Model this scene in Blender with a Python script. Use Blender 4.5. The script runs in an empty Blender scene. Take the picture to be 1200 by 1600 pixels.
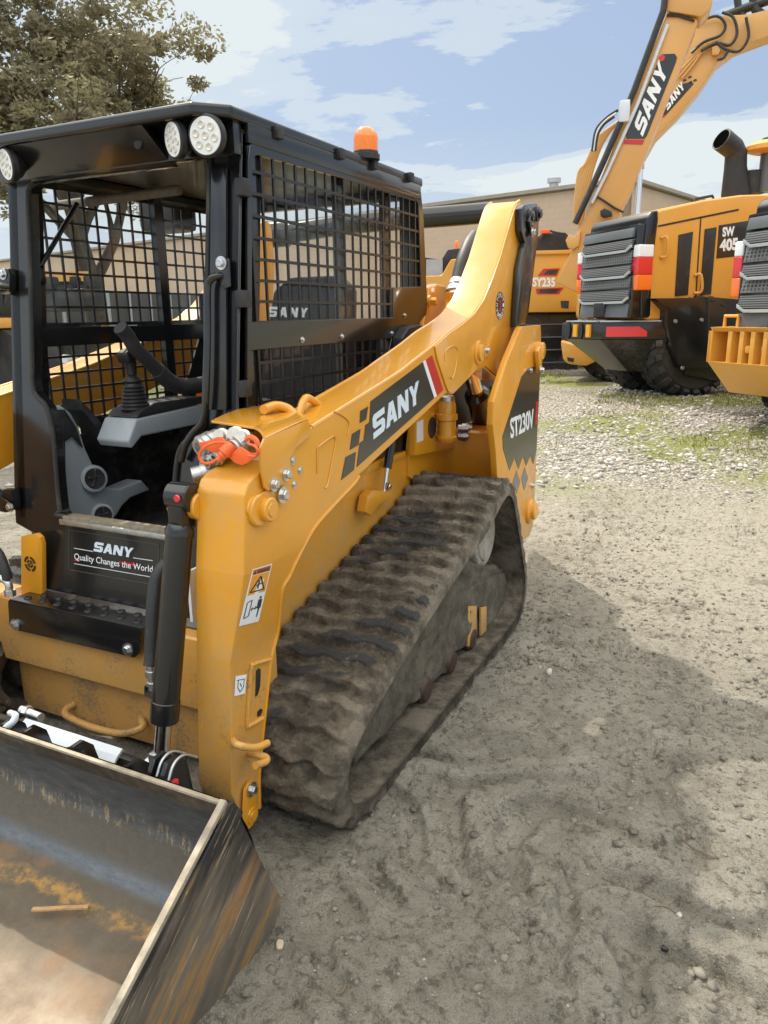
import bpy, bmesh, math, random
import numpy as np
from mathutils import Vector, Matrix
random.seed(7)
rng = np.random.default_rng(11)
SC = bpy.context.scene
COL = SC.collection
R = math.radians

# ---------------------------------------------------------------- camera
CAM_H = 1.5
_a = np.array([1195 - 600, 800 - 487.0]); _b = np.array([-1850 - 600, 800 - 525.0])
F_PX = float((-(_a @ _b)) ** .5)
_Y = np.array([_a[0], _a[1], -F_PX]); _Y /= np.linalg.norm(_Y)
_X = -np.array([_b[0], _b[1], -F_PX]); _X /= np.linalg.norm(_X)
_Z = np.cross(_X, _Y)
W2C = np.column_stack([_X, _Y, _Z])
C2W = W2C.T
cam_d = bpy.data.cameras.new('camera')
cam = bpy.data.objects.new('camera', cam_d)
COL.objects.link(cam)
m4 = Matrix([[*C2W[0], 0], [*C2W[1], 0], [*C2W[2], CAM_H], [0, 0, 0, 1]])
cam.matrix_world = m4
cam_d.sensor_fit = 'AUTO'
cam_d.sensor_width = 36
cam_d.lens = F_PX / 1600 * 36
cam_d.clip_start = .05
cam_d.clip_end = 3000
SC.camera = cam

# ---------------------------------------------------------------- sun, sky, exposure
SUN_DIR = Vector((-.676, .47, 1.0)).normalized()      # towards the sun
sun_d = bpy.data.lights.new('sun', 'SUN')
sun_d.energy = 2.6
sun_d.angle = R(.6)
sun_d.color = (1.0, .93, .80)
sun = bpy.data.objects.new('sun', sun_d)
COL.objects.link(sun)
sun.rotation_euler = SUN_DIR.to_track_quat('Z', 'Y').to_euler()
SC.view_settings.view_transform = 'Standard'
SC.view_settings.look = 'None'
SC.view_settings.exposure = 0.58
SC.view_settings.gamma = 1.0
world = bpy.data.worlds.new('World')
SC.world = world
world.use_nodes = True
_n = world.node_tree.nodes; _l = world.node_tree.links
_n.clear()
wo = _n.new('ShaderNodeOutputWorld'); bg = _n.new('ShaderNodeBackground')
sky = _n.new('ShaderNodeTexSky'); sky.sky_type = 'NISHITA'; sky.sun_disc = False
sky.sun_elevation = math.asin(SUN_DIR.z)
sky.sun_rotation = math.atan2(SUN_DIR.x, SUN_DIR.y)
sky.air_density = 1.0; sky.dust_density = 2.0; sky.ozone_density = 1.0
tc = _n.new('ShaderNodeTexCoord')
sep = _n.new('ShaderNodeSeparateXYZ'); _l.new(tc.outputs['Generated'], sep.inputs[0])
def wmath(op, a, b=None):
    n = _n.new('ShaderNodeMath'); n.operation = op
    for i, v in enumerate((a, b)):
        if v is None: continue
        if isinstance(v, (int, float)): n.inputs[i].default_value = v
        else: _l.new(v, n.inputs[i])
    return n.outputs[0]
zz = wmath('ADD', wmath('MAXIMUM', sep.outputs[2], 0.0), .16)
cx = wmath('DIVIDE', sep.outputs[0], zz); cy = wmath('DIVIDE', sep.outputs[1], zz)
comb = _n.new('ShaderNodeCombineXYZ'); _l.new(cx, comb.inputs[0]); _l.new(cy, comb.inputs[1])
mp = _n.new('ShaderNodeMapping'); _l.new(comb.outputs[0], mp.inputs[0])
mp.inputs['Rotation'].default_value = (0, 0, R(-40)); mp.inputs['Scale'].default_value = (.8, 1.6, 1)
mp.inputs['Location'].default_value = (-16.757, -1.493, 0)
n1 = _n.new('ShaderNodeTexNoise'); n1.inputs['Scale'].default_value = .9; n1.inputs['Detail'].default_value = 9
n1.inputs['Roughness'].default_value = .60; n1.inputs['Distortion'].default_value = .35
_l.new(mp.outputs[0], n1.inputs['Vector'])
rp = _n.new('ShaderNodeValToRGB'); _l.new(n1.outputs['Fac'], rp.inputs[0])
rp.color_ramp.elements[0].position = .468; rp.color_ramp.elements[0].color = (0, 0, 0, 1)
rp.color_ramp.elements[1].position = .556; rp.color_ramp.elements[1].color = (1, 1, 1, 1)
e = rp.color_ramp.elements.new(.484); e.color = (.5, .5, .5, 1)
e = rp.color_ramp.elements.new(.538); e.color = (.55, .55, .55, 1)
# more cloud towards the horizon
hz = wmath('MULTIPLY', wmath('SUBTRACT', .22, sep.outputs[2]), 3.2)
cm = wmath('ADD', rp.outputs['Color'], wmath('MAXIMUM', hz, 0.0))
cm = wmath('MINIMUM', cm, 1.0)
skm = _n.new('ShaderNodeMixRGB'); skm.blend_type = 'MULTIPLY'; skm.inputs[0].default_value = 1
_l.new(sky.outputs[0], skm.inputs[1]); skm.inputs[2].default_value = (1.0, 1.0, 1.0, 1)
blue = _n.new('ShaderNodeMixRGB'); blue.inputs[0].default_value = .75
_l.new(skm.outputs[0], blue.inputs[1]); blue.inputs[2].default_value = (2.65, 3.45, 4.75, 1)   # thin high veil over the blue
mx = _n.new('ShaderNodeMixRGB'); _l.new(cm, mx.inputs[0]); _l.new(blue.outputs[0], mx.inputs[1])
mx.inputs[2].default_value = (5.3, 5.8, 5.95, 1)
# sky gain added overhead and behind the camera, out of view, for more fill light
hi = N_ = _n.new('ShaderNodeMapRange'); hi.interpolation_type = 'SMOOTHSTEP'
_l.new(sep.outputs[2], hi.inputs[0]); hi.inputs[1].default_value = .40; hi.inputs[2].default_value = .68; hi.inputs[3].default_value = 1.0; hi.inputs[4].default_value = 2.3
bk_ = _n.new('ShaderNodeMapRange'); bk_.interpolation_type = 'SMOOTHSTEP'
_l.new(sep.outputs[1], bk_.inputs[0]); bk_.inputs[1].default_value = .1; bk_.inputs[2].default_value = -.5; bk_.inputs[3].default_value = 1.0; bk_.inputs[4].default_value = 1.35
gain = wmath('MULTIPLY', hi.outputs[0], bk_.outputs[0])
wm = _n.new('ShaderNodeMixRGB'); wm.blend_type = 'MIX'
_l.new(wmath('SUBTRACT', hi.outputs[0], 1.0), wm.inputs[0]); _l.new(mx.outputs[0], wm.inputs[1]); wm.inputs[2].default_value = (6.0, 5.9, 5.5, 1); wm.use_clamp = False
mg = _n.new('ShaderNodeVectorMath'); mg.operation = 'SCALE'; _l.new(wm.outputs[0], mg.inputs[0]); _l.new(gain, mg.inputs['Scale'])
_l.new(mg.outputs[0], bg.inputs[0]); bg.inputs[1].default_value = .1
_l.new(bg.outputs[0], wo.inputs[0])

# ---------------------------------------------------------------- tracing helpers
CAMP = np.array([0, 0, CAM_H])
def ray(u, v): return C2W @ np.array([u - 600, 800 - v, -F_PX])
def P(u, v, X=None, Y=None, Z=None):
    """point of the place that lies on the given plane behind photo pixel u, v"""
    d = ray(u, v)
    i, val = (0, X) if X is not None else ((1, Y) if Y is not None else (2, Z))
    s = (val - CAMP[i]) / d[i]
    return Vector(CAMP + d * s)
def PP(u, v, o, n):
    d = ray(u, v); o = np.array(o); n = np.array(n)
    s = ((o - CAMP) @ n) / (d @ n)
    return Vector(CAMP + d * s)
def PX(pts, X): return [P(u, v, X=X) for u, v in pts]

# ---------------------------------------------------------------- materials
def new_mat(name):
    m = bpy.data.materials.new(name); m.use_nodes = True
    nt = m.node_tree; b = nt.nodes['Principled BSDF']
    return m, nt, b
def N(nt, t, **kw):
    n = nt.nodes.new(t)
    for k, v in kw.items():
        if k in n.inputs.keys(): n.inputs[k].default_value = v
        else: setattr(n, k, v)
    return n
def ramp(nt, src, stops):
    r = nt.nodes.new('ShaderNodeValToRGB'); nt.links.new(src, r.inputs[0])
    el = r.color_ramp.elements
    el[0].position, el[0].color = stops[0][0], (*stops[0][1], 1)
    el[1].position, el[1].color = stops[-1][0], (*stops[-1][1], 1)
    for p, c in stops[1:-1]:
        e = el.new(p); e.color = (*c, 1)
    return r.outputs['Color']
def g3(v): return (v, v, v)
def mixc(nt, fac, a, b, mode='MIX'):
    m = nt.nodes.new('ShaderNodeMixRGB'); m.blend_type = mode
    for i, v in enumerate((fac, a, b)):
        if isinstance(v, (int, float)): m.inputs[i].default_value = v
        elif isinstance(v, tuple): m.inputs[i].default_value = (*v, 1) if len(v) == 3 else v
        else: nt.links.new(v, m.inputs[i])
    return m.outputs[0]
def mth(nt, op, a, b=0.0, clamp=False):
    n = nt.nodes.new('ShaderNodeMath'); n.operation = op; n.use_clamp = clamp
    for i, v in enumerate((a, b)):
        if isinstance(v, (int, float)): n.inputs[i].default_value = v
        else: nt.links.new(v, n.inputs[i])
    return n.outputs[0]
def noise(nt, scale, detail=4, rough=.5, vec=None, stretch=None, dist=0):
    n = N(nt, 'ShaderNodeTexNoise', Scale=scale, Detail=detail, Roughness=rough, Distortion=dist)
    if vec is None:
        vec = nt.nodes.new('ShaderNodeNewGeometry').outputs['Position']
    if stretch:
        mp = nt.nodes.new('ShaderNodeMapping'); mp.inputs['Scale'].default_value = stretch
        nt.links.new(vec, mp.inputs[0]); vec = mp.outputs[0]
    nt.links.new(vec, n.inputs['Vector'])
    return n.outputs['Fac']
def bump(nt, b, h, strength=.3, dist=.01):
    n = nt.nodes.new('ShaderNodeBump'); n.inputs['Strength'].default_value = strength
    n.inputs['Distance'].default_value = dist
    nt.links.new(h, n.inputs['Height']); nt.links.new(n.outputs[0], b.inputs['Normal'])
def simple(name, col, rough=.5, metal=0, coat=0, var=.0, scale=8, dust=0.0, dust_col=(.33, .28, .2), bmp=0, emis=None, spec=None, zdust=None):
    m, nt, b = new_mat(name)
    c = tuple(col)
    b.inputs['Roughness'].default_value = rough
    b.inputs['Metallic'].default_value = metal
    b.inputs['Coat Weight'].default_value = coat
    b.inputs['Coat Roughness'].default_value = .08
    if spec is not None: b.inputs['Specular IOR Level'].default_value = spec
    out = None
    if var:
        nz = noise(nt, scale, 5, .6)
        out = ramp(nt, nz, [(.3, tuple(x * (1 - var) for x in c)), (.7, tuple(min(1, x * (1 + var)) for x in c))])
    if dust:
        nz2 = noise(nt, scale * 5, 8, .7)
        nz3 = noise(nt, scale * .35, 3, .6)
        s = mth(nt, 'ADD', mth(nt, 'MULTIPLY', nz2, .6), mth(nt, 'MULTIPLY', nz3, .6))
        if zdust:
            pz = nt.nodes.new('ShaderNodeSeparateXYZ')
            nt.links.new(nt.nodes.new('ShaderNodeNewGeometry').outputs['Position'], pz.inputs[0])
            k = mth(nt, 'MULTIPLY', mth(nt, 'SUBTRACT', zdust[1], pz.outputs[2]), 1 / (zdust[1] - zdust[0]), True)
            s = mth(nt, 'ADD', s, mth(nt, 'MULTIPLY', k, zdust[2]))
        f = ramp(nt, s, [(.60, g3(0)), (.86, g3(dust))])
        out = mixc(nt, f, out if out is not None else c, dust_col)
        rr = mixc(nt, f, g3(rough), g3(.85)); nt.links.new(rr, b.inputs['Roughness'])
        cc = mth(nt, 'MULTIPLY', mth(nt, 'SUBTRACT', 1.0, f), coat); nt.links.new(cc, b.inputs['Coat Weight'])
    if out is not None: nt.links.new(out, b.inputs['Base Color'])
    else: b.inputs['Base Color'].default_value = (*c, 1)
    if bmp: bump(nt, b, noise(nt, scale * 6, 6, .6), bmp, .004)
    if emis:
        b.inputs['Emission Color'].default_value = (*emis[:3], 1); b.inputs['Emission Strength'].default_value = emis[3]
    return m
M = {}
YEL = (.72, .32, .018)
M['yellow'] = simple('yellow_paint', YEL, .30, 0, .75, .06, 3, .22, (.45, .30, .12), .03)
M['yellow_low'] = simple('yellow_paint_dusty', YEL, .34, 0, .6, .07, 3, .5, (.40, .30, .16), .04, zdust=(.1, .9, .32))
M['yellow_far'] = simple('yellow_paint_far', (.70, .34, .05), .42, 0, .35, .08, 1.2, .35, (.42, .32, .2), 0)
M['boom_far'] = simple('boom_paint', (.62, .33, .09), .42, 0, .3, .06, 1.2, .25, (.42, .32, .2), 0)
M['black'] = simple('black_paint', (.009, .0095, .0105), .22, 0, .35, .1, 4, .04, (.2, .18, .15), .02)
M['black_low'] = simple('black_paint_dusty', (.012, .012, .013), .33, 0, .3, .1, 6, .4, (.30, .25, .19), .03, zdust=(.1, .7, .15))
M['mesh'] = simple('screen_steel', (.007, .007, .0075), .45, 0, .15, .1, 20)
M['rubber'] = simple('rubber', (.018, .018, .018), .7, 0, 0, .15, 20, .4, (.2, .17, .13), .15)
M['hose'] = simple('hose_rubber', (.02, .02, .022), .5, 0, 0, .1, 30, .3, (.2, .18, .15), .1)
M['chrome'] = simple('chrome', (.75, .76, .78), .12, 1)
M['void'] = simple('pipe_shade_black', (.003, .003, .003), 1, spec=0)  # flat black for the disc that paints the shade inside the exhaust pipe
M['zinc'] = simple('zinc_bolt', (.62, .63, .65), .32, 1, 0, .15, 60, .3, (.4, .33, .2))
M['steel'] = simple('bright_steel', (.55, .55, .55), .4, 1, 0, .2, 30, .5, (.4, .38, .34))
M['silver'] = simple('silver_paint', (.62, .68, .74), .35, .1, .2, .05, 6, .25, (.45, .40, .32))
M['grey'] = simple('grey_plastic', (.34, .38, .42), .55, 0, 0, .06, 8, .4, (.3, .28, .25), .05)
M['dark'] = simple('dark_plastic', (.018, .018, .02), .5, 0, 0, .1, 12, .25, (.2, .18, .15), .05)
M['seat'] = simple('seat_vinyl', (.03, .03, .033), .6, 0, 0, .15, 12, .3, (.15, .14, .13), .1)
M['orange'] = simple('orange_plastic', (.85, .13, .02), .45, 0, .1, .06, 30, .3, (.5, .3, .2))
M['beacon'] = simple('amber_lens', (.95, .22, .01), .15, 0, .6)
M['beacon'].node_tree.nodes['Principled BSDF'].inputs['Subsurface Weight'].default_value = .2
M['white'] = simple('white_decal', (.80, .84, .88), .4, 0, .3, .03, 20)
M['wlow'] = simple('letter_blue_white', (.66, .76, .88), .4, 0, .3)
M['decal'] = simple('black_decal', (.02, .02, .021), .3, 0, .5)
M['greyd'] = simple('grey_decal', (.12, .12, .12), .35, 0, .4)
M['red'] = simple('red_decal', (.52, .015, .015), .35, 0, .4)
M['redlens'] = simple('red_lens', (.65, .02, .03), .2, 0, .6)
M['orglens'] = simple('orange_lens', (.85, .17, .02), .2, 0, .6)
M['ledface'] = simple('lamp_reflector', (.84, .86, .86), .3, .1, .5)
M['ledspot'] = simple('led_cell', (.74, .70, .62), .15, .35, .5)
M['signy'] = simple('warning_yellow', (.80, .36, .03), .4, 0, .3)
M['signo'] = simple('warning_orange', (.60, .14, .02), .4, 0, .3)
M['brown'] = simple('brown_decal', (.06, .018, .012), .4, 0, .3)
M['couple'] = simple('aluminium_block', (.62, .60, .54), .38, .7, 0, .15, 40, .4, (.45, .38, .28), .08)
M['wood'] = simple('split_wood', (.50, .30, .14), .8, 0, 0, .3, 60, .3, (.2, .15, .1), .3)
def scuff(m, dark=.35, lite=.3, low=False):
    """fine grime specks and pale scuffs over a paint"""
    nt = m.node_tree; b = nt.nodes['Principled BSDF']; lk = b.inputs['Base Color'].links[0].from_socket
    s1 = noise(nt, 260, 3, .8); s2 = noise(nt, 46, 7, .8, stretch=(1, .5, 1.8)); s3 = noise(nt, 5, 5, .7)
    c = mixc(nt, mixc(nt, 1.0, ramp(nt, s1, [(.64, g3(0)), (.72, g3(dark))]), ramp(nt, s3, [(.40, g3(.15)), (.62, g3(1))]), 'MULTIPLY'), lk, (.10, .06, .03))
    c = mixc(nt, mixc(nt, 1.0, ramp(nt, s2, [(.63, g3(0)), (.69, g3(lite))]), ramp(nt, s3, [(.38, g3(1)), (.56, g3(.1))]), 'MULTIPLY'), c, (.80, .58, .30))
    c = mixc(nt, ramp(nt, noise(nt, 11, 6, .75, stretch=(1, 1, .3)), [(.60, g3(0)), (.75, g3(.22))]), c, (.30, .17, .05))
    if low:   # dried mud splashes, thicker towards the ground
        pz = nt.nodes.new('ShaderNodeSeparateXYZ'); nt.links.new(nt.nodes.new('ShaderNodeNewGeometry').outputs['Position'], pz.inputs[0])
        k = mth(nt, 'MULTIPLY', mth(nt, 'SUBTRACT', .75, pz.outputs[2]), .16)
        q = mth(nt, 'ADD', mth(nt, 'ADD', mth(nt, 'MULTIPLY', noise(nt, 85, 6, .8), .6), mth(nt, 'MULTIPLY', noise(nt, 7, 4, .6), .45)), k)
        f = ramp(nt, q, [(.64, g3(0)), (.70, g3(.8))])
        c = mixc(nt, f, c, (.21, .165, .11))
        nt.links.new(mth(nt, 'MULTIPLY', mth(nt, 'SUBTRACT', 1.0, f), .5), b.inputs['Coat Weight'])
    nt.links.new(c, b.inputs['Base Color'])
scuff(M['yellow'], .3, .22); scuff(M['yellow_low'], .5, .35, True); scuff(M['yellow_far'], .3, .2)
def glass_mat():
    m, nt, b = new_mat('tinted_polycarbonate')
    o = nt.nodes['Material Output']; nt.nodes.remove(b)
    t = N(nt, 'ShaderNodeBsdfTransparent'); t.inputs[0].default_value = (.965, .97, .97, 1)
    g = N(nt, 'ShaderNodeBsdfGlossy', Roughness=.04); g.inputs[0].default_value = (1, 1, 1, 1)
    fr = N(nt, 'ShaderNodeLayerWeight', Blend=.5)
    f = mth(nt, 'ADD', mth(nt, 'MULTIPLY', mth(nt, 'POWER', fr.outputs['Facing'], 5.0), .5), .012)
    nz = noise(nt, 6, 6, .7)
    d = N(nt, 'ShaderNodeBsdfDiffuse'); d.inputs[0].default_value = (.35, .33, .3, 1)
    mx1 = N(nt, 'ShaderNodeMixShader'); nt.links.new(f, mx1.inputs[0]); nt.links.new(t.outputs[0], mx1.inputs[1]); nt.links.new(g.outputs[0], mx1.inputs[2])
    mx2 = N(nt, 'ShaderNodeMixShader')
    nt.links.new(ramp(nt, nz, [(.45, g3(.01)), (.75, g3(.06))]), mx2.inputs[0])
    nt.links.new(mx1.outputs[0], mx2.inputs[1]); nt.links.new(d.outputs[0], mx2.inputs[2])
    nt.links.new(mx2.outputs[0], o.inputs[0])
    return m
M['glass'] = glass_mat()
M['darkglass'] = simple('dark_glass', (.03, .035, .04), .06, 0, .5)

def mud_mat(name, c1, c2, c3, sc=9, bs=.7):
    m, nt, b = new_mat(name)
    n1 = noise(nt, sc, 8, .65); n2 = noise(nt, sc * 7, 6, .7); n3 = noise(nt, sc * .4, 4, .6)
    col = ramp(nt, n1, [(.32, c1), (.5, c2), (.68, c3)])
    col = mixc(nt, ramp(nt, n2, [(.35, g3(.0)), (.7, g3(.55))]), col, tuple(x * .55 for x in c1))
    col = mixc(nt, ramp(nt, n3, [(.5, g3(0)), (.62, g3(.7))]), col, tuple(x * .9 for x in c3))
    nt.links.new(col, b.inputs['Base Color'])
    nt.links.new(ramp(nt, n3, [(.35, g3(.55)), (.6, g3(.92))]), b.inputs['Roughness'])
    h = mth(nt, 'ADD', n1, mth(nt, 'MULTIPLY', n2, .5))
    h = mth(nt, 'ADD', h, mth(nt, 'MULTIPLY', noise(nt, sc * 30, 3, .6), .2))
    bump(nt, b, h, bs, .02)
    return m
def rub_mat():
    m = mud_mat('track_rubber_mud', (.055, .046, .035), (.145, .12, .088), (.30, .255, .195), 14, 1.0)
    nt = m.node_tree; b = nt.nodes['Principled BSDF']; lk = b.inputs['Base Color'].links[0].from_socket
    at = nt.nodes.new('ShaderNodeAttribute'); at.attribute_name = 'bare'
    f = mth(nt, 'ADD', at.outputs['Fac'], mth(nt, 'MULTIPLY', mth(nt, 'SUBTRACT', noise(nt, 60, 6, .75), .5), 1.1))
    f = ramp(nt, f, [(.45, g3(0)), (.62, g3(.9))])
    nt.links.new(mixc(nt, f, lk, (.028, .030, .033)), b.inputs['Base Color'])
    nt.links.new(mixc(nt, f, g3(.9), g3(.48)), b.inputs['Roughness'])
    return m
M['trackmud'] = rub_mat()
M['mud'] = mud_mat('track_mud', (.045, .038, .03), (.115, .097, .074), (.27, .235, .185), 14, 1.0)
M['mudgreen'] = mud_mat('wet_mud', (.075, .065, .048), (.135, .118, .088), (.215, .19, .145), 12, 1.0)

# ---------------------------------------------------------------- object helpers
def tag(o, label=None, cat=None, group=None, kind=None):
    if label: o['label'] = label
    if cat: o['category'] = cat
    if group: o['group'] = group
    if kind: o['kind'] = kind
    return o
def thing(name, label, cat, loc=(0, 0, 0), group=None):
    o = bpy.data.objects.new(name, None); o.empty_display_size = .3
    COL.objects.link(o); o.location = loc
    return tag(o, label, cat, group)
def root_loc(p):
    v = Vector((0, 0, 0))
    while p is not None:
        v += Vector(p.location); p = p.parent
    return v
class MB:
    def __init__(s): s.bm = bmesh.new(); s.done = []
    def cut(s):
        """what follows is a separate piece with the same name"""
        if len(s.bm.verts): s.done.append(s.bm); s.bm = bmesh.new()
        return s
    def _bev(s, geom_faces, w, seg=2):
        if w <= 0: return
        es = set()
        for f in geom_faces:
            for e in f.edges:
                if len(e.link_faces) == 2 and e.calc_face_angle(0) > R(25): es.add(e)
        if es: bmesh.ops.bevel(s.bm, geom=list(es), offset=w, offset_type='OFFSET', segments=seg, affect='EDGES', profile=.6, clamp_overlap=True)
    def loft(s, A, B, bev=0, seg=2):
        """solid between two matching loops of points"""
        bm = s.bm
        a = [bm.verts.new(p) for p in A]; b = [bm.verts.new(p) for p in B]
        fs = [bm.faces.new(a), bm.faces.new(b[::-1])]
        n = len(a)
        for i in range(n):
            j = (i + 1) % n
            fs.append(bm.faces.new((a[j], a[i], b[i], b[j])))
        bmesh.ops.recalc_face_normals(bm, faces=fs)
        s._bev(fs, bev, seg)
        return s
    def prism(s, pts, vec, bev=0, seg=2):
        vec = Vector(vec); pts = [Vector(p) for p in pts]
        return s.loft(pts, [p + vec for p in pts], bev, seg)
    def holed(s, outer, holes, vec, bev=0):
        bm = s.bm; vec = Vector(vec)
        allv = []; es = []
        for lp in [outer] + holes:
            vs = [bm.verts.new(p) for p in lp]
            for i in range(len(vs)): es.append(bm.edges.new((vs[i], vs[(i + 1) % len(vs)])))
            allv += vs
        r = bmesh.ops.triangle_fill(bm, edges=es, use_beauty=True)
        fs = [f for f in r['geom'] if isinstance(f, bmesh.types.BMFace)]
        ex = bmesh.ops.extrude_face_region(bm, geom=fs, use_keep_orig=True)
        vs = [v for v in ex['geom'] if isinstance(v, bmesh.types.BMVert)]
        bmesh.ops.translate(bm, verts=vs, vec=vec)
        nf = set(fs) | {f for v in vs for f in v.link_faces}
        bmesh.ops.recalc_face_normals(bm, faces=list(nf))
        s._bev(nf, bev, 1)
        return s
    def box(s, c, size, rot=None, bev=0, seg=2):
        c = Vector(c); h = Vector(size) / 2
        m = rot if rot is not None else Matrix.Identity(3)
        A = [c + m @ Vector((x * h.x, y * h.y, -h.z)) for x, y in ((-1, -1), (1, -1), (1, 1), (-1, 1))]
        B = [c + m @ Vector((x * h.x, y * h.y, h.z)) for x, y in ((-1, -1), (1, -1), (1, 1), (-1, 1))]
        return s.loft(A, B, bev, seg)
    def box2(s, lo, hi, bev=0, seg=2):
        lo = Vector(lo); hi = Vector(hi)
        return s.box((lo + hi) / 2, hi - lo, None, bev, seg)
    def bar(s, p0, p1, w, h, up=(0, 0, 1), bev=0):
        p0 = Vector(p0); p1 = Vector(p1); d = (p1 - p0).normalized(); up = Vector(up)
        x = d.cross(up).normalized() * w / 2; y = x.cross(d).normalized() * h / 2
        return s.loft([p0 - x - y, p0 + x - y, p0 + x + y, p0 - x + y], [p1 - x - y, p1 + x - y, p1 + x + y, p1 - x + y], bev)
    def tube(s, pts, r, seg=12, closed=False, smooth=0):
        pts = [Vector(p) for p in pts]
        if smooth: pts = crom(pts, smooth, closed)
        n = len(pts); rs = r if isinstance(r, (list, tuple)) else [r] * n
        if smooth and len(rs) != n: rs = [rs[0] if not isinstance(r, (list, tuple)) else r[int(i / n * len(r))] for i in range(n)]
        rings = []; up = None
        for i, p in enumerate(pts):
            if closed: d = pts[(i + 1) % n] - pts[i - 1]
            else: d = pts[min(i + 1, n - 1)] - pts[max(i - 1, 0)]
            d.normalize()
            if up is None:
                up = d.orthogonal().normalized()
            up = (up - d * up.dot(d)).normalized()
            q = d.cross(up)
            rings.append([s.bm.verts.new(p + (up * math.cos(a) + q * math.sin(a)) * rs[i]) for a in [k * 2 * math.pi / seg for k in range(seg)]])
        fs = []
        for i in range(n if closed else n - 1):
            A = rings[i]; B = rings[(i + 1) % n]
            for k in range(seg):
                fs.append(s.bm.faces.new((A[k], A[(k + 1) % seg], B[(k + 1) % seg], B[k])))
        if not closed:
            fs.append(s.bm.faces.new(rings[0][::-1])); fs.append(s.bm.faces.new(rings[-1]))
        bmesh.ops.recalc_face_normals(s.bm, faces=fs)
        return s
    def cyl(s, p0, p1, r0, r1=None, seg=24, bev=0):
        p0 = Vector(p0); p1 = Vector(p1)
        r1 = r0 if r1 is None else r1
        if bev:
            d = (p1 - p0).normalized()
            return s.tube([p0, p0 + d * 1e-4, p0 + d * bev, p1 - d * bev, p1 - d * 1e-4, p1], [r0 - bev, r0 - bev * .7, r0, r1, r1 - bev * .7, r1 - bev], seg)
        return s.tube([p0, p1], [r0, r1], seg)
    def lathe(s, o, axis, prof, seg=32):
        """prof: (distance along axis, radius)"""
        o = Vector(o); axis = Vector(axis).normalized()
        return s.tube([o + axis * a for a, r in prof], [max(r, 1e-4) for a, r in prof], seg) if False else s._lathe(o, axis, prof, seg)
    def _lathe(s, o, axis, prof, seg):
        up = axis.orthogonal().normalized(); q = axis.cross(up)
        rings = [[s.bm.verts.new(o + axis * a + (up * math.cos(t) + q * math.sin(t)) * max(r, 1e-4)) for t in [k * 2 * math.pi / seg for k in range(seg)]] for a, r in prof]
        fs = []
        for A, B in zip(rings[:-1], rings[1:]):
            for k in range(seg): fs.append(s.bm.faces.new((A[k], A[(k + 1) % seg], B[(k + 1) % seg], B[k])))
        fs.append(s.bm.faces.new(rings[0][::-1])); fs.append(s.bm.faces.new(rings[-1]))
        bmesh.ops.recalc_face_normals(s.bm, faces=fs)
        return s
    def bolt(s, p, n, r=.012, h=.009):
        s.cut(); n = Vector(n).normalized(); p = Vector(p)
        s._lathe(p, n, [(0, r * 1.5), (h * .3, r * 1.5), (h * .32, r * 1.02)], 20)
        s._lathe(p, n, [(h * .3, r), (h * 1.1, r), (h * 1.3, r * .8)], 6)
        return s
    def face(s, pts):
        s.bm.faces.new([s.bm.verts.new(p) for p in pts]); return s
    def subdivide(s, maxlen, it=6):
        for _ in range(it):
            es = [e for e in s.bm.edges if e.calc_length() > maxlen]
            if not es: break
            bmesh.ops.triangulate(s.bm, faces=s.bm.faces[:])
            es = [e for e in s.bm.edges if e.calc_length() > maxlen]
            bmesh.ops.subdivide_edges(s.bm, edges=es, cuts=1)
        return s
    def build(s, name, mat, parent=None, smooth=35, fn=None):
        if s.done:
            if len(s.bm.verts): s.done.append(s.bm)
            bms, s.done, o = s.done, [], None
            for b_ in bms: s.bm = b_; r = s.build(name, mat, parent, smooth, fn); o = o or r
            return o
        me = bpy.data.meshes.new(name)
        off = root_loc(parent)
        if fn:
            for v in s.bm.verts: v.co = fn(v.co)
        for v in s.bm.verts: v.co -= off
        s.bm.to_mesh(me); s.bm.free()
        if isinstance(mat, str): mat = M[mat]
        me.materials.append(mat)
        o = bpy.data.objects.new(name, me); COL.objects.link(o)
        if parent is not None: o.parent = parent
        if smooth and len(me.polygons):
            me.polygons.foreach_set('use_smooth', [True] * len(me.polygons))
            me.set_sharp_from_angle(angle=R(smooth))
        return o
def crom(pts, k, closed=False):
    pts = [Vector(p) for p in pts]; n = len(pts); out = []
    rg = range(n if closed else n - 1)
    for i in rg:
        p0 = pts[i - 1] if (closed or i > 0) else pts[0] * 2 - pts[1]
        p1 = pts[i]; p2 = pts[(i + 1) % n]
        p3 = pts[(i + 2) % n] if (closed or i + 2 < n) else pts[-1] * 2 - pts[-2]
        for j in range(k):
            t = j / k
            out.append(.5 * ((2 * p1) + (p2 - p0) * t + (2 * p0 - 5 * p1 + 4 * p2 - p3) * t * t + (3 * p1 - p0 - 3 * p2 + p3) * t ** 3))
    if not closed: out.append(pts[-1])
    return out
def np_mesh(name, verts, faces, mat, parent=None, smooth=True):
    me = bpy.data.meshes.new(name)
    verts = np.asarray(verts, dtype=np.float32); faces = np.asarray(faces, dtype=np.int32)
    k = faces.shape[1]
    off = root_loc(parent); verts = verts - np.array(off, dtype=np.float32)
    me.vertices.add(len(verts)); me.vertices.foreach_set('co', verts.ravel())
    me.loops.add(faces.size); me.loops.foreach_set('vertex_index', faces.ravel())
    me.polygons.add(len(faces)); me.polygons.foreach_set('loop_start', np.arange(0, faces.size, k, dtype=np.int32))
    me.update(calc_edges=True); me.validate()
    if smooth: me.polygons.foreach_set('use_smooth', np.ones(len(me.polygons), dtype=bool))
    me.materials.append(M[mat] if isinstance(mat, str) else mat)
    o = bpy.data.objects.new(name, me); COL.objects.link(o)
    if parent is not None: o.parent = parent
    return o
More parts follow.
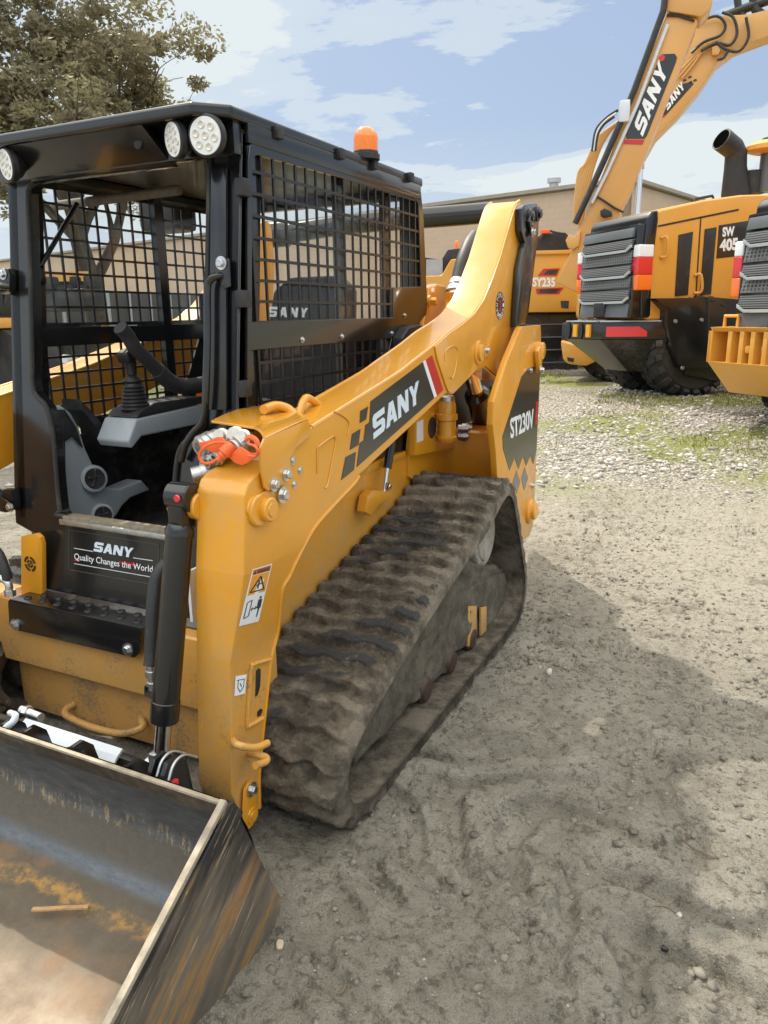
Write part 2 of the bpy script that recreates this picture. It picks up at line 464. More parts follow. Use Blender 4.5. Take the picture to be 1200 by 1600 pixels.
# numpy value noise
_perm = rng.random((257, 257))
def vnoise(x, y):
    xi = np.floor(x).astype(int); yi = np.floor(y).astype(int)
    fx = x - xi; fy = y - yi
    fx = fx * fx * (3 - 2 * fx); fy = fy * fy * (3 - 2 * fy)
    a = _perm[xi % 256, yi % 256]; b = _perm[(xi + 1) % 256, yi % 256]
    c = _perm[xi % 256, (yi + 1) % 256]; d = _perm[(xi + 1) % 256, (yi + 1) % 256]
    return (a * (1 - fx) + b * fx) * (1 - fy) + (c * (1 - fx) + d * fx) * fy
def fbm(x, y, o=4, g=.5):
    s = 0; a = 1; t = 0
    for i in range(o):
        s = s + a * vnoise(x * 2 ** i + 17.3 * i, y * 2 ** i + 9.1 * i); t += a; a *= g
    return s / t
def sstep(a, b, x):
    t = np.clip((x - a) / (b - a), 0, 1); return t * t * (3 - 2 * t)

# lettering laid on a plane: origin, along, up vectors
GLY = {  # heavy wide capitals drawn on a 0..1 grid
    'S': [[(0, .0), (.86, .0), (1, .14), (1, .48), (.86, .60), (.3, .60), (.3, .74), (1, .74), (1, 1), (.14, 1), (0, .86), (0, .52), (.14, .40), (.7, .40), (.7, .26), (0, .26)]],
    'A': [[(0, 0), (.30, 0), (.37, .20), (.63, .20), (.70, 0), (1, 0), (.68, 1), (.32, 1)], [(.44, .42), (.56, .42), (.50, .66)]],
    'N': [[(0, 0), (.27, 0), (.27, .55), (.68, 0), (1, 0), (1, 1), (.73, 1), (.73, .45), (.32, 1), (0, 1)]],
    'Y': [[(.35, 0), (.65, 0), (.65, .42), (1, 1), (.70, 1), (.50, .66), (.30, 1), (0, 1), (.35, .42)]],
}
def heavy_word(name, word, o, ax, up, mat, parent, slant=0.0, gap=.10, thick=.0015):
    o = Vector(o); ax = Vector(ax); up = Vector(up)
    n = ax.cross(up).normalized() * thick
    k = len(word); w = 1 / (k + gap * (k - 1))
    mb = MB()
    for i, ch in enumerate(word):
        gl = GLY[ch]; loops = []
        for lp in gl:
            loops.append([o + ax * ((i * (1 + gap) + x) * w + slant * y) + up * y for x, y in lp])
        mb.holed(loops[0], loops[1:], n)
    return mb.build(name, mat, parent, 0)
def text_obj(name, body, o, ax, up, mat, parent, bold=0.0, thick=.0015, narrow=1.0, space=1.0):
    """text whose bounding box fills origin..origin+ax..+up (up = capital height)"""
    cu = bpy.data.curves.new('t', 'FONT'); cu.body = body; cu.size = 1; cu.offset = bold; cu.space_character = space
    cu.resolution_u = 3
    ob = bpy.data.objects.new('t', cu); COL.objects.link(ob)
    bpy.context.view_layer.update()
    dg = bpy.context.evaluated_depsgraph_get()
    me = bpy.data.meshes.new_from_object(ob.evaluated_get(dg))
    bpy.data.objects.remove(ob)
    xs = [v.co.x for v in me.vertices]; x0, x1 = min(xs), max(xs)
    o = Vector(o); ax = Vector(ax); up = Vector(up); n = ax.cross(up).normalized()
    H = .70
    for v in me.vertices:
        v.co = o + ax * ((v.co.x - x0) / (x1 - x0)) + up * (v.co.y / H) + n * thick - root_loc(parent)
    me.name = name
    me.materials.clear(); me.materials.append(M[mat])
    r = bpy.data.objects.new(name, me); COL.objects.link(r); r.parent = parent
    return r
# ================================================================ GROUND
def gz(x, y):
    x = np.asarray(x, float); y = np.asarray(y, float)
    far = .30 * sstep(6.5, 11.0, y + .15 * x)
    near = 1 - sstep(6, 9, y)
    h = (fbm(x * .9 + 5, y * .9, 4) - .5) * .05
    wx = x + (fbm(x * 2.3, y * 2.3 + 40, 3) - .5) * .35; wy = y + (fbm(x * 2.3 + 70, y * 2.3, 3) - .5) * .35
    # trampled tread ridges sweeping in an arc to the right of the tracks
    rr = np.sqrt((wx + 1.4) ** 2 + (wy - .2) ** 2); th = np.arctan2(wy - .2, wx + 1.4)
    band = np.exp(-((rr - 2.05) / .42) ** 2) * sstep(-.2, .25, th) * (1 - sstep(1.25, 1.5, th))
    rid = np.abs(np.sin(th * 22 + 2.2 * np.sin(rr * 9)))
    h = h + near * band * .045 * (sstep(.35, .8, rid) - .4) * (.45 + .9 * fbm(x * 3 + 9, y * 3, 3))
    # chevron prints in front of the track
    u = wx + .55
    b2 = np.exp(-(u / .42) ** 4) * sstep(.4, .8, y) * (1 - sstep(1.55, 1.85, y))
    ch = np.sin((wy * 1.0 - .55 * np.abs(u)) * 2 * np.pi / .23)
    jag = .028 * (fbm(x * 16 + 2, y * 16, 3) - .5)
    for (bb, per, sl, dep) in ((b2, .155, .50, .026), (np.exp(-((wx - .55) / .30) ** 4) * sstep(.9, 1.3, y) * (1 - sstep(3.3, 3.7, y)), .135, -.35, .024)):
        uu = u if per == .155 else wx - .55
        pp = (wy - sl * np.abs(uu) + jag * 1.5) / per
        fr = pp - np.floor(pp)
        h = h + bb * dep * (sstep(.0, .10, fr) * (1 - sstep(.52, .80, fr)) - .4) * (.35 + .9 * sstep(.35, .6, fbm(x * 2.2 + 60, y * 2.2 + 14, 3)))
    # horizontal cleat prints behind the machine
    b3 = np.exp(-((wx + 1.0) / .35) ** 4) * sstep(4.2, 4.6, y) * (1 - sstep(6.2, 7.2, y))
    h = h + b3 * .014 * np.sin(wy * 2 * np.pi / .11)
    # dried mud layers with broken edges
    for sc_, am, sd, pa in ((1.6, .010, 3, 1.0), (3.4, .007, 31, .8)):
        q = fbm(wx * sc_ + sd, wy * sc_ * 1.5 + sd * 2, 5, .55) * 11
        q = q + .35 * (fbm(x * 14 + sd, y * 14, 3) - .5)
        fr = q - np.floor(q)
        msk = sstep(.42, .58, fbm(x * .8 + sd * 5, y * .8 + 7, 3)) * near
        h = h + am * pa * (np.floor(q) + sstep(.80, 1.0, fr) - q) * msk
    crumb = fbm(x * 9 + 3, y * 9, 5, .62)
    h = h + (crumb - .5) * .042 * (.22 + 1.6 * sstep(.42, .62, fbm(x * 1.4 + 20, y * 1.4 + 8, 3)))
    h = h - np.abs(fbm(x * 5 + 33, y * 5 + 12, 4, .6) - .5) * .05 * near
    crk = np.abs(fbm(x * 3.1 + 60, y * 3.1 + 5, 5, .6) - .5)
    h = h - .012 * near * (1 - sstep(0, .018, crk)) * sstep(.42, .55, fbm(x * 1.1 + 3, y * 1.1, 2))
    crk2 = np.abs(fbm(x * 8 + 10, y * 8 + 25, 4, .6) - .5)
    h = h - .006 * near * (1 - sstep(0, .03, crk2)) * sstep(.45, .6, fbm(x * 1.9 + 13, y * 1.9, 2))
    h = h + (fbm(x * 34, y * 34, 3, .6) - .5) * .009 * near
    return h + far + .008
def axis(lo, hi, parts):
    out = [lo]
    x = lo
    while x < hi:
        st = None
        for a, b, s in parts:
            if a <= x < b: st = s; break
        if st is None:
            d = min(abs(x - parts[0][0]), abs(x - parts[-1][1])); st = min(.06 + d * .12, 25)
        x += st; out.append(x)
    return np.array(out)
gx = axis(-320, 320, [(-4.5, -1.4, .05), (-1.4, -1.05, .0105), (-1.05, 2.1, .0062), (2.1, 2.7, .0105), (2.7, 7, .05)])
gy = axis(-60, 420, [(-.5, .55, .06), (.55, 3.3, .0062), (3.3, 4.6, .0105), (4.6, 8, .022), (8, 18, .09)])
GX, GY = np.meshgrid(gx, gy)
GZ = gz(GX, GY)
nx, ny = len(gx), len(gy)
idx = np.arange(nx * ny).reshape(ny, nx)
fcs = np.stack([idx[:-1, :-1], idx[:-1, 1:], idx[1:, 1:], idx[1:, :-1]], -1).reshape(-1, 4)
m, nt, b = new_mat('yard_dirt')
pos = nt.nodes.new('ShaderNodeNewGeometry').outputs['Position']
sp = nt.nodes.new('ShaderNodeSeparateXYZ'); nt.links.new(pos, sp.inputs[0])
na = noise(nt, .9, 6, .6); nb = noise(nt, 3.5, 7, .65); nc = noise(nt, 26, 7, .72); nd = noise(nt, 170, 4, .7)
base = ramp(nt, nb, [(.30, (.25, .228, .188)), (.5, (.37, .34, .282)), (.68, (.46, .43, .36))])
# pale dry crust further out, damp dark soil by the machine
dx = mth(nt, 'ADD', mth(nt, 'MULTIPLY', sp.outputs[1], .28), mth(nt, 'MULTIPLY', sp.outputs[0], .16))
dx = mth(nt, 'ADD', dx, mth(nt, 'MULTIPLY', na, 1.3))
dry = ramp(nt, dx, [(.0, g3(0)), (1.0, g3(1))])
dryf = ramp(nt, mth(nt, 'MULTIPLY', dx, .5), [(.66, g3(0)), (.92, g3(.85))])
base = mixc(nt, dryf, base, (.52, .475, .39))
# grit and clods
base = mixc(nt, ramp(nt, nc, [(.38, g3(.75)), (.48, g3(0))]), base, (.12, .105, .082))
base = mixc(nt, ramp(nt, nd, [(.62, g3(0)), (.74, g3(.55))]), base, (.52, .48, .40))
base = mixc(nt, ramp(nt, nd, [(.36, g3(.6)), (.46, g3(0))]), base, (.12, .105, .083))
ng = noise(nt, 420, 2, .6)
base = mixc(nt, ramp(nt, ng, [(.36, g3(.45)), (.46, g3(0)), (.58, g3(0)), (.68, g3(.3))]), base, mixc(nt, ramp(nt, ng, [(.5, g3(0)), (.51, g3(1))]), (.12, .11, .09), (.60, .57, .50)))
damp = noise(nt, 1.7, 6, .7)
base = mixc(nt, ramp(nt, damp, [(.58, g3(0)), (.66, g3(.45))]), base, (.14, .125, .098))
# gravel / grass zone behind
gy2 = mth(nt, 'ADD', sp.outputs[1], mth(nt, 'ADD', mth(nt, 'MULTIPLY', nb, 1.6), mth(nt, 'MULTIPLY', na, 1.8)))
gv = ramp(nt, mth(nt, 'MULTIPLY', gy2, .1), [(.74, g3(0)), (.96, g3(1))])
vor = N(nt, 'ShaderNodeTexVoronoi', Scale=34.0); nt.links.new(pos, vor.inputs['Vector'])
gcol = mixc(nt, ramp(nt, vor.outputs['Distance'], [(.25, g3(0)), (.62, g3(1))]), (.62, .58, .51), (.20, .17, .13))
gr = noise(nt, .42, 5, .6)
grass = ramp(nt, noise(nt, 30, 5, .7), [(.35, (.12, .15, .03)), (.6, (.30, .31, .09)), (.75, (.45, .42, .2))])
gcol = mixc(nt, ramp(nt, gr, [(.46, g3(0)), (.56, g3(.9))]), gcol, grass)
base = mixc(nt, gv, base, gcol)
nt.links.new(base, b.inputs['Base Color'])
b.inputs['Roughness'].default_value = .95; b.inputs['Specular IOR Level'].default_value = .2
hh = mth(nt, 'ADD', mth(nt, 'MULTIPLY', nc, 1.0), mth(nt, 'MULTIPLY', nd, .25))
hh = mth(nt, 'ADD', hh, mth(nt, 'MULTIPLY', noise(nt, 70, 6, .75), .6))
bump(nt, b, hh, 1.0, .026)
M['dirt'] = m
ground = np_mesh('ground', np.stack([GX.ravel(), GY.ravel(), GZ.ravel()], 1), fcs, 'dirt')
tag(ground, kind='structure')
def gh(x, y): return float(gz(np.array([x]), np.array([y]))[0])
# ================================================================ COMPACT TRACK LOADER
XC = -1.9
def mir(p): return Vector((2 * XC - p.x, p.y, p.z))
def ident(p): return Vector(p)
loader = thing('track_loader', 'yellow and black compact track loader with muddy rubber tracks and wide bucket', 'track loader', (XC, 2.6, 0))
L = loader
def bez_rect(X, lo, hi): pass

# ---- loader arms (front leg, sloping beam, rear tower) traced on the outer plate
def xo(z): return float(np.interp(z, [.23, .509, .621, .725, .798, .878], [-1.188, -1.168, -1.161, -1.135, -1.117, -1.10]))
def xi(z): return float(np.interp(z, [.194, .91, 1.0], [-1.307, -1.252, -1.25]))
def PA(u, v, off=0):
    """point on the joggled outer plate of the front leg"""
    X = -1.10
    for _ in range(8): X = xo(P(u, v, X=X).z)
    return P(u, v, X=X + off)
ARM = [(382, 820), (382, 775), (388, 756), (398, 744), (412, 735), (430, 712), (446, 690), (486, 668), (560, 622), (620, 584), (642, 567), (677, 540),
       (700, 520), (722, 505), (740, 489), (755, 467), (768, 436), (780, 402), (792, 360), (802, 326), (806, 318), (811, 314), (815, 318), (816, 330), (815, 400), (806, 505), (794, 566), (781, 595),
       (757, 575), (745, 579), (708, 617), (698, 614), (560, 744), (551, 757), (520, 790), (489, 826), (465, 870), (451, 900), (439, 924), (433, 984), (422, 1032), (413, 1110),
       (404, 1200), (404, 1262), (397, 1288), (388, 1299), (380, 1282), (372, 1262), (362, 1240), (361, 1100), (360, 1040), (369, 985), (381, 900)]
armA = [PA(u, v) if u < 480 else P(u, v, X=-1.10) for u, v in ARM]
def arm_side(f, detail):
    mb = MB(); mb.loft([Vector((-1.10, p.y, p.z)) for p in armA], [Vector((-1.25, p.y, p.z)) for p in armA], .007, 3)
    for zc in (.194, .35, .509, .621, .70, .725, .76, .798, .84, .878):
        bmesh.ops.bisect_plane(mb.bm, geom=mb.bm.verts[:] + mb.bm.edges[:] + mb.bm.faces[:], plane_co=(0, 0, float(zc)), plane_no=(0, 0, 1))
    def joggle(p):
        if p.y > 1.9: return f(p)
        t_ = (p.x + 1.25) / .15
        return f(Vector((xo(p.z) * t_ + xi(p.z) * (1 - t_), p.y, p.z)))
    a = mb.build('loader_arm', 'yellow_low', L, 35, joggle)
    # overlapping tower plate
    tp = [(678, 541), (700, 521), (722, 506), (740, 490), (755, 468), (768, 437), (780, 403), (792, 361), (802, 328), (806, 320), (811, 317), (814, 321), (814, 400), (805, 505), (793, 565), (781, 592), (757, 572), (744, 577), (707, 614), (700, 613), (696, 605), (681, 560)]
    A = [f(P(u, v, X=-1.0995)) for u, v in tp]; B = [f(P(u, v, X=-1.0995) + Vector((.006, 0, 0))) for u, v in tp]
    mb = MB(); mb.loft(A, B, .002); mb.build('tower_plate', 'yellow', a)
    mb = MB()
    top = crom([P(u, v, X=-1.106) for u, v in ARM[7:22]], 4)
    mb.tube([f(p) for p in top], .0075, 8)
    mb.cut().tube([f(Vector((-1.244, p.y, p.z))) for p in top], .0075, 8)
    low = crom([PA(u, v, -.004) if u < 480 else P(u, v, X=-1.104) for u, v in ARM[32:44]], 4)
    mb.cut().tube([f(p) for p in low], .0085, 8)
    mb.build('flange', 'yellow', a)
    mb = MB()
    for pl in ([(496, 740), (496, 703), (499, 697), (518, 683), (523, 683), (524, 692), (518, 727), (512, 756), (508, 763)],
               [(695, 565), (695, 555), (697, 547), (707, 541), (714, 544), (715, 555), (711, 580), (707, 591), (703, 589)]):
        mb.cut().tube([f(P(u, v, X=-1.0985 if u < 600 else -1.0925)) for u, v in pl], .0028, 6, smooth=4)
    mb.cut().tube([f(P(u, v, X=-1.099)) for u, v in ((522, 643), (536, 650), (545, 661), (543, 680))], .003, 6, smooth=4)
    mb.build('pressed_rib', 'yellow', a)
    # pivots
    mb = MB()
    for (u, v), r, h in (((402, 797), .042, .012), ((411, 795), .032, .028)):
        c = P(u, v, X=-1.10); mb.lathe(f(c), f(c + Vector((1, 0, 0))) - f(c), [(0, r), (h - .004, r), (h, r - .004)], 32)
    c = P(411, 795, X=-1.10); mb.lathe(f(c), f(c + Vector((1, 0, 0))) - f(c), [(.028, .018), (.031, .017), (.031, .006)], 24)
    mb.build('pivot_boss', 'yellow', a)
    c1 = P(411, 795, X=-1.070); c2 = P(441, 773, X=-1.070)
    mb = MB()
    d = (c2 - c1).normalized(); q = Vector((0, -d.z, d.y))
    pts = [c1 + (d * math.cos(t) + q * math.sin(t)) * .029 for t in np.linspace(math.pi / 2, math.pi * 1.5, 9)] + [c2 + (d * math.cos(t) + q * math.sin(t)) * .020 for t in np.linspace(-math.pi / 2, math.pi / 2, 9)]
    mb.loft([f(p - Vector((.036, 0, 0))) for p in pts], [f(p - Vector((.022, 0, 0))) for p in pts], .002)
    mb.build('pin_keeper', 'yellow', a)
    mb = MB(); n = f(Vector((1, 0, 0))) - f(Vector((0, 0, 0)))
    mb.bolt(f(P(441, 773, X=-1.088)), n, .015, .012)
    for u, v in ((760, 548),): mb.bolt(f(P(u, v, X=-1.083)), n, .013, .012)
    mb.bolt(f(P(393, 1233, X=-1.176)), n, .014, .012)
    for u, v in ((458, 720), (469, 735), (460, 757)): mb.bolt(f(P(u, v, X=-1.0995)), n, .008, .004)
    mb.build('bolt', 'zinc', a)
    c1 = P(747, 551, X=-1.094); c2 = P(760, 548, X=-1.094)
    mb = MB()
    mb.lathe(f(c1), n, [(0, .052), (.006, .052), (.010, .047)], 28); mb.lathe(f(c1), n, [(.010, .036), (.020, .036), (.023, .031)], 28)
    mb.bar(f(c1 + Vector((.008, 0, .003))), f(c2 + Vector((.008, .02, .003))), .05, .012, (1, 0, 0), .002)
    mb.build('rear_pivot', 'yellow', a)
    c = P(389, 1272, X=-1.190)
    mb = MB(); k = [(380, 1232), (386, 1222), (394, 1219), (401, 1224), (402, 1240), (401, 1270), (396, 1288), (388, 1297), (381, 1288), (378, 1270)]
    mb.loft([f(P(u, v, X=-1.190)) for u, v in k], [f(P(u, v, X=-1.178)) for u, v in k], .002)
    mb.lathe(f(c), n, [(.012, .024), (.016, .023)], 24); mb.lathe(f(c), n, [(.016, .014), (.019, .013)], 24)
    mb.build('bottom_link', 'yellow', a)
    return a
armR = arm_side(ident, True)
armL = arm_side(mir, False)

# small fittings of the near arm
mb = MB()
mb.tube([PA(422, 1030, .003), PA(397, 1038, .003), PA(392, 1048, .003), PA(386, 1128, .003), PA(391, 1133, .003), PA(411, 1122, .003)], .006, 8, smooth=5)
mb.build('slot_frame', 'yellow_low', armR)
mb = MB()
for q in ([(400, 1048), (404, 1044), (407, 1046), (406, 1072), (402, 1086), (399, 1088)], [(402, 1112), (407, 1107), (410, 1109), (407, 1118), (402, 1120)]):
    mb.cut().prism([PA(u, v, .0006) for u, v in q], (.0015, 0, 0))
mb.build('slot', 'dark', armR)
mb = MB(); mb.tube([P(365, 1158, X=-1.175), P(371, 1164, X=-1.13), P(390, 1168, X=-1.115), P(404, 1167, X=-1.11), P(418, 1161, X=-1.11)], .0105, 12, smooth=4); mb.build('hose_hook', 'yellow_low', armR)
mb = MB(); mb.tube([P(391, 1178, X=-1.175), P(403, 1180, X=-1.13), P(415, 1183, X=-1.115), P(416, 1189, X=-1.11), P(408, 1193, X=-1.11), P(399, 1196, X=-1.11)], .0105, 12, smooth=4); mb.build('hose_hook', 'yellow_low', armR)

# side decal with lettering
def flat(name, px, X, mat, parent, t=.0012):
    mb = MB(); mb.prism([P(u, v, X=X) for u, v in px], (t, 0, 0)); return mb.build(name, mat, parent, 0)
dX = -1.0993
blk = flat('black_decal', [(579, 627), (660, 566), (678, 622), (557, 730), (562, 692), (568, 688), (571, 664), (577, 660)], dX, 'decal', armR)
flat('white_stripe', [(660.5, 565.6), (664.5, 562.7), (682.3, 618.6), (678.3, 621.6)], dX + .0004, 'white', armR)
flat('red_stripe', [(664.5, 562.7), (675, 555), (692.5, 609.5), (682.3, 618.6)], dX, 'red', armR)
for q in ([(563, 642), (575, 635), (572, 655), (562, 661)], [(550, 678), (563, 670), (560, 695), (546.5, 703)], [(540, 714), (556, 706), (553, 734), (533, 750)]):
    flat('decal_square', q, dX, 'decal', armR)
o = P(583.5, 686.5, X=dX + .0014); ax = P(655, 627.5, X=dX + .0014) - o; up = P(581.5, 650, X=dX + .0014) - o
heavy_word('lettering', 'SANY', o, ax, up, 'wlow', armR, .0, .10)
flat('key_sticker', [(642, 428), (649, 426), (648, 444), (641, 444)], -1.0993, 'white', armR) if False else None

def quadmap(c, X):
    """c: TL, TR, BR, BL photo corners -> function (s,t) t down"""
    p = [PA(u, v, X) for u, v in c]
    return lambda s, t: (p[0] * (1 - s) * (1 - t) + p[1] * s * (1 - t) + p[2] * s * t + p[3] * (1 - s) * t)
def sticker(name, q, cells, parent, nrm, base='white'):
    """cells: (material, [(s,t)...] , lift)"""
    n = Vector(nrm).normalized()
    mb = MB(); mb.prism([q(0, 0), q(1, 0), q(1, 1), q(0, 1)], n * .0008); o = mb.build(name, base, parent, 0)
    bym = {}
    for mt, pts, lift in cells: bym.setdefault((mt, lift), []).append(pts)
    return o, bym
def sticker_full(name, q, cells, parent, nrm, base='white', words=()):
    n = Vector(nrm).normalized()
    mb = MB(); mb.prism([q(0, 0), q(1, 0), q(1, 1), q(0, 1)], n * .0008)
    me = mb.build(name, base, parent, 0)
    for mt, pts, lift in cells:
        bm = bmesh.new(); bm.from_mesh(me.data)
        off = root_loc(parent)
        A = [bm.verts.new(q(s, t) + n * .0008 - off) for s, t in pts]
        B = [bm.verts.new(q(s, t) + n * (.0008 + lift) - off) for s, t in pts]
        k = len(A); idx = me.data.materials.find(M[mt].name)
        if idx < 0: me.data.materials.append(M[mt]); idx = len(me.data.materials) - 1
        fs = [bm.faces.new(B)] + [bm.faces.new((A[i], A[(i + 1) % k], B[(i + 1) % k], B[i])) for i in range(k)]
        for f_ in fs: f_.material_index = idx
        bm.to_mesh(me.data); bm.free()
    return me
def line_cell(mt, a, b, w, asp=1.0, lift=.0006):
    a = np.array(a, float); b = np.array(b, float); d = b - a
    d2 = np.array([d[0], d[1] * asp]); L_ = np.hypot(*d2); nn = np.array([-d2[1], d2[0]]) / L_
    nn = np.array([nn[0], nn[1] / asp]) * w / 2
    return (mt, [tuple(a + nn), tuple(b + nn), tuple(b - nn), tuple(a - nn)], lift)
q = quadmap([(394.5, 889.5), (425, 880.5), (403.5, 971), (373, 978.5)], .0022)
AS = 3.0
cells = [('signo', [(.05, .02), (.95, .02), (.95, .115), (.05, .115)], .0004), ('signy', [(.05, .125), (.95, .125), (.95, .47), (.05, .47)], .0004),
         ('decal', [(.10, .10), (.22, .10), (.16, .04)], .0008)]
for a, b_ in (((.14, .42), (.52, .17)), ((.52, .17), (.86, .42)), ((.86, .42), (.14, .42))): cells.append(line_cell('decal', a, b_, .07, AS, .0008))
cells += [line_cell('decal', (.50, .24), (.50, .38), .08, AS, .0008), line_cell('decal', (.40, .32), (.66, .30), .07, AS, .0008),
          line_cell('decal', (.14, .60), (.14, .88), .05, AS), line_cell('decal', (.14, .60), (.36, .57), .05, AS), line_cell('decal', (.14, .88), (.36, .85), .05, AS), line_cell('decal', (.36, .57), (.36, .85), .05, AS),
          line_cell('decal', (.42, .74), (.66, .73), .06, AS), ('decal', [(.40, .74), (.48, .70), (.48, .78)], .0006), ('decal', [(.70, .73), (.62, .69), (.62, .77)], .0006),
          ('decal', [(.74, .54), (.84, .54), (.84, .58), (.74, .58)], .0006), ('decal', [(.70, .59), (.90, .59), (.92, .74), (.86, .76), (.84, .90), (.78, .90), (.78, .76), (.70, .74)], .0006)]
sticker_full('warning_sticker', q, cells, armR, (1, 0, 0))
text_obj('sticker_word', 'WARNING', q(.26, .105) + Vector((.0022, 0, 0)), q(.92, .105) - q(.26, .105), q(.26, .04) - q(.26, .105), 'decal', armR, .02, 0)
q = quadmap([(368, 1056.6), (385, 1053.6), (382.5, 1083.6), (366, 1087.8)], .0015)
cells = [line_cell('decal', (.12, .22), (.9, .22), .05, 1.6), line_cell('decal', (.25, .22), (.25, .6), .05, 1.6), line_cell('decal', (.25, .6), (.5, .85), .06, 1.6), line_cell('decal', (.5, .85), (.8, .6), .06, 1.6), line_cell('decal', (.8, .6), (.8, .22), .05, 1.6), line_cell('decal', (.45, .4), (.6, .6), .07, 1.6)]
sticker_full('tie_down_sticker', q, cells, armR, (1, 0, 0))

# round two speed emblem
c = P(781, 477.5, X=-1.0932); EM = .062
mb = MB(); mb.lathe(c, (1, 0, 0), [(0, EM), (.001, EM)], 40); em = mb.build('round_emblem', 'brown', armR, 0)
def ring_text(word, c, r, a0, a1, h, mat, parent, name, flip=False):
    for i, ch in enumerate(word):
        if ch == ' ': continue
        a = a0 + (a1 - a0) * i / (len(word) - 1)
        rad = Vector((0, math.sin(a), math.cos(a)))
        tan = Vector((0, math.cos(a), -math.sin(a)))
        if flip: rad, tan2 = rad, -tan
        else: tan2 = tan
        upv = (-rad if flip else rad) * h
        o = c + rad * r - tan2 * h * .38 - upv * .5
        text_obj(name, ch, o, tan2 * h * .76, upv, mat, parent, .02, .0)
cc = c + Vector((.0016, 0, 0))
ring_text('AUTOMATIC', cc, EM * .78, R(-115), R(115), .020, 'white', armR, 'emblem_letter')
ring_text('SPEED', cc, EM * .78, R(222), R(138), .020, 'white', armR, 'emblem_letter', True)
text_obj('emblem_digit', '2', cc + Vector((0, -.013, -.024)), (0, .026, 0), (0, 0, .045), 'red', armR, .03, 0)

# guard over the couplings
gs = [(414, 685), (408, 699), (407, 712), (409, 735), (414, 762), (419, 767), (428, 763), (450, 753), (455, 742), (454, 717), (462, 700), (487, 678), (482, 655)]
mb = MB(); mb.prism([P(u, v, X=-1.086) for u, v in gs], (-.007, 0, 0), .0015); guard = mb.build('coupler_guard', 'yellow', L)
ZT = P(398, 667, X=-1.125).z
tpz = [P(u, v, Z=ZT) for u, v in ((330, 657), (352, 646), (374, 638), (394, 634), (430, 635), (457, 638), (398, 667))]
mb = MB(); mb.prism(tpz, (0, 0, -.007), .0015)
F0, F1 = P(398, 667, Z=ZT), P(457, 638, Z=ZT); S0, S1 = P(414, 685, X=-1.086), P(482, 653, X=-1.086)
rows = []
for t in np.linspace(0, 1, 9):
    k = math.sin(t * math.pi / 2); j = 1 - math.cos(t * math.pi / 2)
    rows.append([Vector((F.x + (S.x - F.x) * k, F.y + (S.y - F.y) * k, F.z + (S.z - F.z) * j)) for F, S in ((F0, S0), (F1, S1))])
for r0, r1 in zip(rows[:-1], rows[1:]):
    nrm = (r1[0] - r0[0]).cross(r0[1] - r0[0]).normalized() * .007
    if nrm.z > 0: nrm = -nrm
    mb.prism([r0[0], r0[1], r1[1], r1[0]], nrm)
mb.build('guard_top', 'yellow', guard, 60)
mb = MB()
for u, v in ((428, 757), (447, 741)): mb.bolt(P(u, v, X=-1.086), (1, 0, 0), .0125, .010)
mb.build('bolt', 'zinc', guard)
# handle loop and hose fairing on top of the beam
mb = MB(); mb.tube([P(467, 648, X=-1.2), P(474, 627, X=-1.2), P(482, 622, X=-1.2), P(502, 636, X=-1.2)], .012, 12, smooth=5); mb.build('grab_loop', 'yellow', armR)
mb = MB(); mb.tube([P(412, 640, X=-1.24), P(430, 634, X=-1.24), P(448, 638, X=-1.22), P(460, 648, X=-1.2)], .014, 12, smooth=5); mb.build('hose_pipe', 'yellow', armR)
# quick couplings with orange caps
cb = MB(); c0 = P(366, 700, Y=1.60)
cb.box2((c0.x - .10, 1.57, c0.z - .05), (c0.x + .10, 1.66, c0.z + .02), .01)
for u, v in ((352, 684), (374, 681), (386, 686)): cb.lathe(P(u, v, Y=1.56), (.1, -1, .35), [(0, .022), (.02, .022), (.022, .016), (.035, .016)], 20)
coup = cb.build('coupler_block', 'couple', L)
mb = MB(); dirc = Vector((-.25, -1, -.28)).normalized()
for u, v, r in ((340, 685, .030), (393, 688, .034), (364, 702, .022), (352, 708, .020)):
    c = P(u, v, Y=1.585)
    mb.cut().lathe(c, dirc, [(0, r * .9), (.02, r * .9), (.021, r), (.035, r), (.036, r * .86), (.042, r * .86), (.043, r), (.056, r), (.058, r * .8), (.066, r * .8), (.066, r * .5), (.05, r * .5)], 28)
c = P(333, 735, Y=1.56); mb.cut().lathe(c, (-1, -.9, -.3), [(0, .024), (.015, .024), (.016, .028), (.03, .028), (.031, .024), (.055, .024), (.056, .018), (.058, .006)], 28)
mb.build('quick_coupling', 'steel', coup)
def bent(px, Y, t, mat, name, par, curl=.02):
    mb = MB(); pts = [P(u, v, Y=Y) for u, v in px]
    cx_ = sum(p.x for p in pts) / len(pts)
    mb.prism(pts, (0, t, 0), .001)
    return mb.build(name, mat, par)
bent([(309, 692), (318, 690), (328, 688), (338, 683), (346, 683), (354, 694), (352, 700), (341, 708), (331, 707), (322, 702), (313, 699)], 1.50, .006, 'orange', 'dust_cap', coup)
bent([(356, 713), (364, 707), (374, 698), (381, 702), (390, 708), (398, 708), (405, 702), (405, 709), (396, 717), (384, 725), (376, 727), (366, 723)], 1.48, .006, 'orange', 'dust_cap', coup)
mb = MB(); mb.lathe(P(363, 694, Y=1.49), P(346, 713, Y=1.47) - P(363, 694, Y=1.49), [(0, .013), (.012, .017), (.03, .017), (.033, .012), (.04, .012), (.042, .009), (.055, .007)], 20)
mb.tube([P(344, 714, Y=1.47), P(330, 723, Y=1.46), P(318, 723, Y=1.46), P(312, 716, Y=1.46), P(313, 706, Y=1.46), P(324, 696, Y=1.46), P(340, 691, Y=1.47), P(358, 692, Y=1.48)], .0038, 8, smooth=5)
